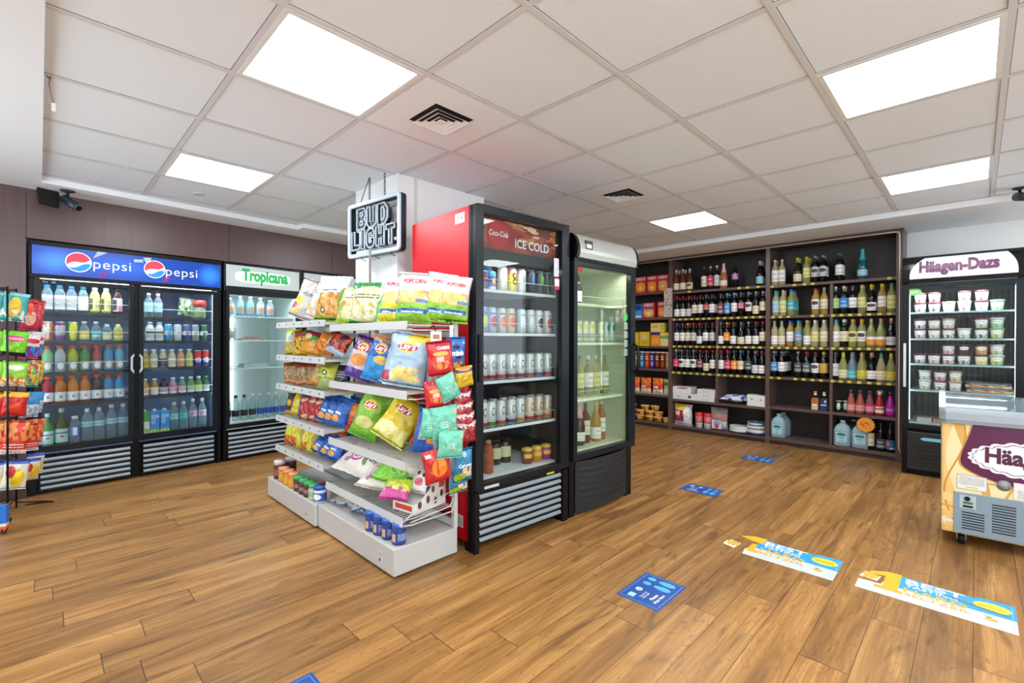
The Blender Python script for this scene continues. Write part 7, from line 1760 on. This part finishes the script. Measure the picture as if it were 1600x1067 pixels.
curve = bez([(.135, CH1 - .004), (.12, .64), (.075, .56), (.085, .50), (.10, .44), (.28, .385), (.52, .372), (.8, .36), (1.0, .40), (CW - .004, .42)])
ob('plum_print', MB().prism(curve + [(CW - .004, CH1 - .004)], -.0018, -.0006), PLUM, CH)
f = MB().prism([(p[0] - .009, p[1] - .004) for p in curve] + [(CW - .004, CH1 - .004)], -.0010, -.0002)
ob('gold_edge', f, mat('gold_edge', '#b98a3a', .35), CH)
def cloud(ax, az, rx, rz, bump_, nb):
    return [(ax + (rx + bump_ * abs(math.sin(nb * t_ / 2))) * math.cos(t_), az + (rz + bump_ * abs(math.sin(nb * t_ / 2))) * math.sin(t_)) for t_ in [2 * PI * k / 120 for k in range(120)]]
EL = (.44, .548)
bd = ob('emblem', MB().prism(cloud(*EL, .315, .098, .014, 26), -.0032, -.0019), mat('emblem_white', '#e6e3e4', .35), CH)
ob('emblem_line', ring(cloud(*EL, .300, .086, .012, 26), cloud(*EL, .296, .082, .012, 26), -.0040, -.0033), mat('plum_line', '#4a1038', .4), bd)
flat_text('lettering', 'Häagen-Dazs', .52, mat('plum_line', '#4a1038', .4), bd, (EL[0] + .005, -.0042, EL[1] + .002), bold=.04, hk=1.2)
# service grille, controls, notices
GR = mat('grille_grey', '#7d8f9c', .45)
gl = ob('grille', MB().box(.055, 1.16, -.008, .02, .085, .325), GR, CH, bev=.003)
f = MB()
for cx0, zt_ in ((.09, .215), (.215, .285), (.345, .285), (.475, .285), (.605, .285), (.735, .285)):
    z = zt_
    while z > .115:
        f.box(cx0, cx0 + .095, -.0092, -.0078, z - .007, z); z -= .0155
ob('slot', f, mat('slot_black', '#1a2026', .6), gl)
cp = ob('control_panel', MB().box(.08, .15, -.0105, -.008, .235, .312), mat('control_silver', '#aab4ba', .35), gl)
ob('dial', MB().tube([(.113, -.0106, .294), (.113, -.018, .294)], .013, 16), BLACK2, cp)
ob('display', MB().box(.094, .137, -.0118, -.0106, .262, .275), mat('green_display', '#1f6a4a', .3, emit=.2), cp); ob('display', MB().box(.094, .137, -.0118, -.0106, .242, .254), BLACK2, cp)
ob('notice', MB().box(.068, .195, -.0022, -.0008, .345, .43), pat('notice_a', '#d9d6d2', [('l', .08, .92, .35, .9, 6, '#8a8a94'), ('r', .3, .7, .14, .22, '#d2c02a'), ('r', 0, 1, .96, 1, '#8a8aa0'), ('r', 0, 1, 0, .04, '#8a8aa0'), ('r', 0, .02, 0, 1, '#8a8aa0'), ('r', .98, 1, 0, 1, '#8a8aa0')]), CH)
ob('notice', MB().box(.30, .56, -.0044, -.0034, .332, .425), pat('notice_b', '#d9d7d4', [('e', .28, .78, .05, .13, '#d9c22a'), ('l', .05, .95, .08, .62, 6, '#8a8f98'), ('l', .4, .95, .7, .9, 2, '#a4a8b0')]), CH)
ob('drain_tag', MB().lathe([(.0, -.010), (.022, -.008), (.030, 0), (.0, .004)], 18), mat('drain_grey', '#8a918f', .4), CH, (.262, -.004, .40), (R(90), 0, 0))
ob('drain_cord', MB().tube([(.20, -.004, .398), (.225, -.006, .402), (.245, -.008, .40)], .0022, 5), mat('brass_cord', '#a8803a', .4), CH)
# curved lid: grey frame and glass
LIDG = mat('lid_grey', '#949da3', .25)
def lz(y): t_ = max(0, min(1, y / CD)); return CH1 + .008 + .125 + .075 * math.sin(PI * min(1, .12 + t_ * .85)) - .02 * t_
f = MB()
prof = [(-.02, CH1), (-.028, CH1 + .02), (-.026, CH1 + .06), (-.012, CH1 + .075), (.02, CH1 + .085)]
for k in range(len(prof) - 1):
    a, b_ = prof[k], prof[k + 1]
    f.quad((-.012, a[0], a[1]), (CW + .012, a[0], a[1]), (CW + .012, b_[0], b_[1]), (-.012, b_[0], b_[1]))
f.box(-.012, CW + .012, -.02, CD + .02, CH1 - .002, CH1 + .012)
for sx0 in (-.012, CW - .018):
    ys = [(-.02, CH1)] + prof[1:] + [(.02 + (CD) * k / 8, lz(CD * k / 8) - .035 * (1 - k / 8) - .02) for k in range(1, 9)] + [(CD + .02, CH1)]
    f.prism(ys, sx0, sx0 + .03, 'x')
ob('lid_frame', f, LIDG, CH)
gl_ = MB().grid(lambda u, v: (.018 + (CW - .036) * u, .02 + CD * v, (CH1 + .085) + (lz(CD * v) - .055 - (CH1 + .085)) * min(1, v * 2.2) ** .8), 2, 10)
ob('lid_glass', gl_, clear('lid_glass', '#a9b6be', '#838f97', .42, .06, .3), CH)
f = MB()
for x in (.62, .66): f.grid(lambda u, v, x=x: (x + .012 * u, .02 + CD * v, (CH1 + .087) + (lz(CD * v) - .055 - (CH1 + .085)) * min(1, v * 2.2) ** .8), 1, 10)
ob('lid_handle', f, mat('lid_white', '#cfc6c4', .4), CH)
for x, y in ((.09, .07), (CW - .09, .07), (.09, CD - .07), (CW - .09, CD - .07)):
    w_ = ob('caster', MB().tube([(x - .014, y, .034), (x + .014, y, .034)], .033, 18), BLACK2, CH)
    ob('caster_fork', MB().box(x - .022, x - .016, y - .02, y + .02, .03, .076).box(x + .016, x + .022, y - .02, y + .02, .03, .076).box(x - .022, x + .022, y - .02, y + .02, .07, .076), mat('fork_steel', '#8a9096', .3, .8), w_)
ob('inner_floor', MB().box(.03, CW - .03, .03, CD - .03, CH1 + .012, CH1 + .016), mat('freezer_inner', '#8f9aa0', .5), CH)

# ---------------------------------------------------------------- floor stickers
BLU = mat('sticker_navy', '#184a94', .35); BL2 = mat('sticker_rim', '#7fb8ea', .4); CYN = mat('foot_blue', '#4fa8ea', .4)
def walk_sticker(cx_, cy_, rz, label, grp='blue floor stickers'):
    t = thing('floor_sticker', label, 'floor sticker', (cx_, cy_, .0003), rz, grp)
    w, h = .292, .215
    ob('base', MB().box(-w / 2, w / 2, -h / 2, h / 2, 0, .0008), BLU, t)
    e = .0125; k = .0015
    f = MB()
    for a in ((-w / 2 + e, w / 2 - e, -h / 2 + e, -h / 2 + e + k), (-w / 2 + e, w / 2 - e, h / 2 - e - k, h / 2 - e), (-w / 2 + e, -w / 2 + e + k, -h / 2 + e, h / 2 - e), (w / 2 - e - k, w / 2 - e, -h / 2 + e, h / 2 - e)): f.box(a[0], a[1], a[2], a[3], .0008, .0012)
    ob('border_line', f, BL2, t)
    for x0 in (.045, .098):                             # footprints: sole and heel
        sole = [(x0 + (.019 + .003 * math.sin(R(-a_))) * math.cos(R(a_)), -.030 + .043 * math.sin(R(a_))) for a_ in range(-180, 180, 15)]
        heel = [(x0 + .016 * math.cos(R(a_)), .050 + .021 * math.sin(R(a_))) for a_ in range(-180, 180, 18)]
        ob('footprint', MB().prism(sole, .0008, .0013, 'z'), CYN, t); ob('footprint', MB().prism(heel, .0008, .0013, 'z'), CYN, t)
    def ft(body, width, x, y, b=.02): ob('lettering', text_mb(body, width, lambda a, c: (x + a, y + c, .0014), bold=b), WHITEPRINT, t, fix=False)
    ft('Please', .058, -.052, -.038); ft('Wait Here', .095, -.052, -.064); ft('Thank You', .062, -.062, .012, 0); ft('Stay Safe', .058, -.062, -.004, 0)
    ob('round_badge', MB().prism([(-.030 + .017 * math.cos(R(a_)), .052 + .017 * math.sin(R(a_))) for a_ in range(0, 360, 15)], .0008, .0013, 'z'), pat('badge_print', '#c4d4e8', [('l', .1, .9, .2, .8, 4, '#4a6aa8')]), t)
    ob('square_badge', MB().box(-.115, -.080, .036, .068, .0008, .0013), mat('badge_pale', '#9fc4ea', .4), t)
walk_sticker(2.101, 1.117, 0, 'large blue footprint floor sticker in the middle foreground')
walk_sticker(3.803, 1.585, R(-90), 'blue footprint floor sticker in front of the wine cooler')
walk_sticker(5.218, 1.594, R(-90), 'blue footprint floor sticker nearest the wine shelves')
walk_sticker(.556, 1.617, 0, 'blue floor sticker cut off by the bottom edge of the photo')

def seltzer_sticker(cx_, cy_, rz, label, worn):
    """long decal: yellow 1 at its left, blue upper half with BEST, white lower half"""
    t = thing('floor_decal', label, 'floor decal', (cx_, cy_, .0003), rz, 'yellow, blue and white floor decals')
    L, Hh = .545, .30
    sky = mat('decal_blue', '#2f9fdc', .35); yel = mat('decal_yellow', '#efb32a', .35); wh = mat('decal_white', '#c9d0d2', .35)
    Z = lambda k: .0006 + .0004 * k
    lower = [(-L / 2, -.15), (L / 2, -.15), (L / 2, .0), (-L / 2 + .10, .0), (-L / 2 + .06, -.03), (-L / 2, -.09)]
    if not worn: lower = [(-L / 2 - .012, -.15), (L / 2, -.15), (L / 2, .0), (-L / 2 + .08, .0), (-L / 2 + .08, -.03), (-L / 2 - .012, -.04)]
    if worn: lower = [(-L / 2 + .11, -.15), (L / 2, -.15), (L / 2, .0), (-L / 2 + .12, .0), (-L / 2 + .10, -.08)]
    ob('white_field', MB().prism(lower, 0, Z(0), 'z'), wh, t)
    upper = [(-L / 2 + .13, -.02), (L / 2, -.02), (L / 2, .14), (L / 2 - .12, .14), (L / 2 - .13, .115), (-L / 2 + .14, .135)]
    ob('blue_field', MB().prism(upper, 0, Z(1), 'z'), sky, t)
    one = [(-L / 2 + .055, -.085), (-L / 2 + .165, -.085), (-L / 2 + .165, -.055), (-L / 2 + .145, -.055), (-L / 2 + .145, .15), (-L / 2 + .09, .15), (-L / 2 + .02, .10), (-L / 2 + .02, .07), (-L / 2 + .085, .085), (-L / 2 + .085, -.055), (-L / 2 + .055, -.055)]
    if worn: ob('numeral', MB().prism([(-L / 2 + .09, .15), (-L / 2 + .16, .15), (-L / 2 + .155, .06), (-L / 2 + .10, .07), (-L / 2 + .02, .10)], 0, Z(2), 'z'), yel, t); ob('numeral', MB().prism([(-L / 2 + .11, -.09), (-L / 2 + .17, -.09), (-L / 2 + .17, -.055), (-L / 2 + .14, -.055), (-L / 2 + .14, .03), (-L / 2 + .11, .03)], 0, Z(2), 'z'), yel, t)
    else: ob('numeral', MB().prism(one, 0, Z(2), 'z'), yel, t)
    scrap = [(-L / 2 - .02, -.09), (-L / 2 + .05, -.11), (-L / 2 + .06, -.02), (-L / 2, .0), (-L / 2 - .02, -.03)] if worn else [(-L / 2 - .015, .0), (-L / 2 + .06, -.01), (-L / 2 + .07, .06), (-L / 2, .08)]
    ob('scrap', MB().prism(scrap, 0, Z(0), 'z'), pat('scrap_print', '#d8d9cf', [('r', .1, .9, .5, .9, '#e0b84a'), ('n', 0, 1, 0, 1, 5, .58, '#b4c8d4')], .4), t)
    def ft(body, width, x, y, m, b, h): ob('lettering', text_mb(body, width, lambda a, c: (x + a, y + c, Z(3)), bold=b, height=h), m, t, fix=False)
    ft('BEST', .215, .0, .088, WHITEPRINT, .02, .058); ft('TASTING', .19, -.010, .036, WHITEPRINT, .01, .030)
    ft('HARD', .225, .005, -.018, yel, .02, .050); ft('SELTZER', .225, .012, -.070, yel, .01, .030); ft('#', .055, -L / 2 + .028, .030 if not worn else -.05, yel, .05, .07)
    ob('yellow_oval', MB().prism([(L / 2 - .075 + .062 * math.cos(R(a_)), .06 + .045 * math.sin(R(a_))) for a_ in range(0, 360, 12)], 0, Z(2), 'z'), pat('oval_print', '#e2cf3a', [('l', .15, .85, .35, .65, 2, '#7a8a4a')], .35), t)
    ob('fruit_print', MB().prism([(L / 2 - .08 + .022 * math.cos(R(a_)), -.075 + .014 * math.sin(R(a_))) for a_ in range(0, 360, 18)], 0, Z(2), 'z'), mat('fruit_orange', '#e2a050', .4), t)
    ob('leaf_print', MB().prism([(L / 2 - .10, -.05), (L / 2 - .075, -.045), (L / 2 - .085, -.062)], 0, Z(2), 'z'), mat('leaf_green', '#4f9a5a', .4), t)
    f = MB()
    f.box(L / 2 - .15, L / 2 - .148, -.135, -.02, 0, Z(1)); f.box(L / 2 - .15, L / 2 - .01, -.136, -.134, 0, Z(1)); f.box(L / 2 - .012, L / 2 - .010, -.135, .12, 0, Z(2))
    ob('fine_line', f, mat('fine_grey', '#b4babd', .4), t)
    if not worn: ob('scuff', MB().prism([(.03, .045), (.14, .02), (.25, .0), (.25, .012), (.14, .035), (.05, .058)], 0, Z(4), 'z'), mat('scuff_grey', '#6a7078', .5), t)
    return t
seltzer_sticker(2.985, .785, R(-90), 'worn yellow, blue and white floor decal with a torn left end', True)
seltzer_sticker(3.005, .140, R(-90), 'yellow, blue and white floor decal nearest the chest freezer', False)

# ---------------------------------------------------------------- wire candy rack at the left edge
RK = thing('wire_rack', 'black wire candy rack at the left edge of the photo', 'display rack', (-.30, 4.60, 0), R(-14))
BW = mat('rack_wire', '#121314', .4, .3)
f = MB()
for x in (-.20, .17):
    f.tube([(x, -.05, .06), (x, -.05, 1.56)], .006, 8); f.tube([(x, .10, .06), (x, .10, 1.56)], .006, 8)
    f.tube([(x, -.05, 1.52), (x, .10, 1.52)], .005, 6)
f.tube([(-.20, -.05, 1.55), (.17, -.05, 1.55)], .005, 6); f.tube([(-.20, .10, 1.55), (.17, .10, 1.55)], .005, 6)
ob('frame', f, BW, RK)
for x in (-.20, .17):
    ob('foot', MB().tube([(x, -.05, .10), (x + .02, -.20, .03), (x + .035, -.27, .012), (x + .05, -.27, .012), (x + .03, -.10, .05)], .006, 6), BW, RK)
    ob('foot', MB().tube([(x, .10, .10), (x + .10, .30, .03), (x + .13, .33, .012), (x + .11, .35, .012), (x + .02, .2, .05)], .006, 6), BW, RK)
for z in (1.53, 1.27, 1.07, .86, .68, .42, .12):
    f = MB().tube([(-.20, .10, z), (.17, .10, z)], .004, 6)
    for k in range(4): f.tube([(-.16 + .10 * k, .10, z), (-.16 + .10 * k, -.02, z + .004), (-.16 + .10 * k, -.025, z + .02)], .003, 5)
    f.tube([(.17, .10, z), (.17, -.055, z)], .004, 6)
    ob('peg_bar', f, BW, RK)
CND = dict(rough=.22, bump=.45, bscale=34)
CM = [pat('candy_teal', '#3f9a9a', [('e', .5, .5, .25, .35, '#d9b42a'), ('n', 0, 1, 0, .4, 4, .52, '#d9d0c4'), ('r', 0, 1, .9, 1, '#7fc4c0')], **CND),
      pat('candy_pinkred', '#c8324a', [('e', .4, .4, .3, .25, '#e0b0a0'), ('n', 0, 1, .5, 1, 4, .5, '#e06a4a')], **CND),
      pat('candy_green', '#6fbf2a', [('e', .5, .7, .4, .12, '#d0286a'), ('r', 0, 1, 0, .16, '#1f1f24'), ('l', .15, .85, .66, .76, 2, '#f0e8e8'), ('n', 0, 1, .16, .5, 5, .55, '#a4d84a')], **CND),
      pat('candy_purple', '#7a3a94', [('r', 0, 1, .5, 1, '#d9d4d8'), ('e', .5, .72, .4, .1, '#d0283a'), ('n', 0, 1, 0, .5, 4, .5, '#3a8ad0'), ('r', 0, 1, .0, .12, '#d04a94')], **CND),
      pat('candy_lime', '#86c43a', [('r', 0, 1, .0, .3, '#d9cfae'), ('n', 0, 1, 0, .4, 5, .5, '#c9782a'), ('e', .5, .75, .35, .1, '#e0e0d0')], **CND),
      pat('candy_sour', '#4aa88a', [('n', 0, 1, 0, 1, 4, .48, '#e0c23a'), ('n', 0, 1, 0, 1, 5, .56, '#c83a4a'), ('r', 0, 1, 0, .08, '#2f9ab0')], **CND),
      pat('candy_redyellow', '#b8241f', [('r', 0, 1, .8, 1, '#e0a82a'), ('e', .5, .4, .3, .2, '#d8402a')], **CND),
      pat('candy_bluewhite', '#c4cdd8', [('r', 0, 1, .6, 1, '#3a86c4'), ('n', 0, 1, 0, .5, 5, .5, '#8aa8c4')], **CND),
      pat('candy_redworm', '#c8342a', [('n', 0, 1, .4, 1, 4, .48, '#d98a4a'), ('r', 0, 1, 0, .12, '#d9d4d4'), ('l', .1, .9, .18, .34, 2, '#f0d8d8')], **CND),
      pat('candy_whiteyellow', '#d4d2cc', [('e', .6, .4, .3, .3, '#e0c02a'), ('e', .3, .6, .2, .2, '#c83a3a'), ('r', 0, 1, .86, 1, '#3a4fa8')], **CND)]
CNAME = ['teal and gold', 'pink-red', 'bright green', 'purple and white', 'lime and tan', 'multicoloured', 'red and yellow', 'blue and white', 'red', 'white and yellow']
rows = [(1.335, .19, (0, 0, 0, 0)), (1.105, .165, (2, 2, 2, 2)), (.905, .165, (4, 4, 4, 4)), (.705, .16, (6, 6, 6, 6)), (.455, .22, (8, 8, 8, 8)), (.215, .20, (9, 9, 9, 9))]
RN = ['top', 'second', 'third', 'fourth', 'fifth', 'lowest']
for r_, (z, h, ms) in enumerate(rows):
    for k, mi_ in enumerate(ms):
        x = -.12 + .10 * k; y = .005 - .012 * (k % 2)
        v = Matrix.Rotation(R(-14), 4, 'Z') @ Vector((x, y, 0)) + Vector((-.30, 4.60, 0))
        bag('candy_bag', '%s candy bag, %s from left, %s row of the wire rack' % (CNAME[mi_], ORD[k], RN[r_]), 'candy bag', (v.x, v.y, z), (R(3), R(-6 + 4 * k if k < 3 else 8), R(-14 + 12 * (k == 3))), .125, h, .045, CM[mi_], r_ * 4 + k, 'candy bags on the wire rack')
# a second bank of bags on the rack's right-hand side
rows2 = [(1.30, .20, 1), (1.10, .17, 3), (.90, .165, 5), (.69, .15, 7), (.455, .19, 8), (.25, .15, 9)]
for r_, (z, h, mi_) in enumerate(rows2):
    for k in range(2):
        v = Matrix.Rotation(R(-14), 4, 'Z') @ Vector((.215, .24 - .085 * k, 0)) + Vector((-.30, 4.60, 0))
        bag('candy_bag', '%s candy bag on the rack side, %s row, %s one' % (CNAME[mi_], RN[r_], ('inner', 'outer')[k]), 'candy bag', (v.x, v.y, z - .02 * k), (R(3), R(6), R(38)), .12, h, .045, CM[mi_], r_ * 2 + k + 30, 'candy bags on the side of the rack')
o = tag(ob('snack_carton', MB().box(-.06, .06, 0, .05, 0, .11), mat('carton_blue', '#1f6ac0', .4), None, (-.205, 4.33, .015), (0, 0, R(-14))), 'blue carton low on the wire candy rack', 'carton')
o.location.z = .062
tag(ob('snack_carton', MB().box(-.06, .06, 0, .05, 0, .06), pat('carton_orange', '#d8602a', [('r', 0, 1, .7, 1, '#d9d4cc')], .4), None, (-.205, 4.33, .0005), (0, 0, R(-14))), 'orange carton on the floor under the wire candy rack', 'carton')
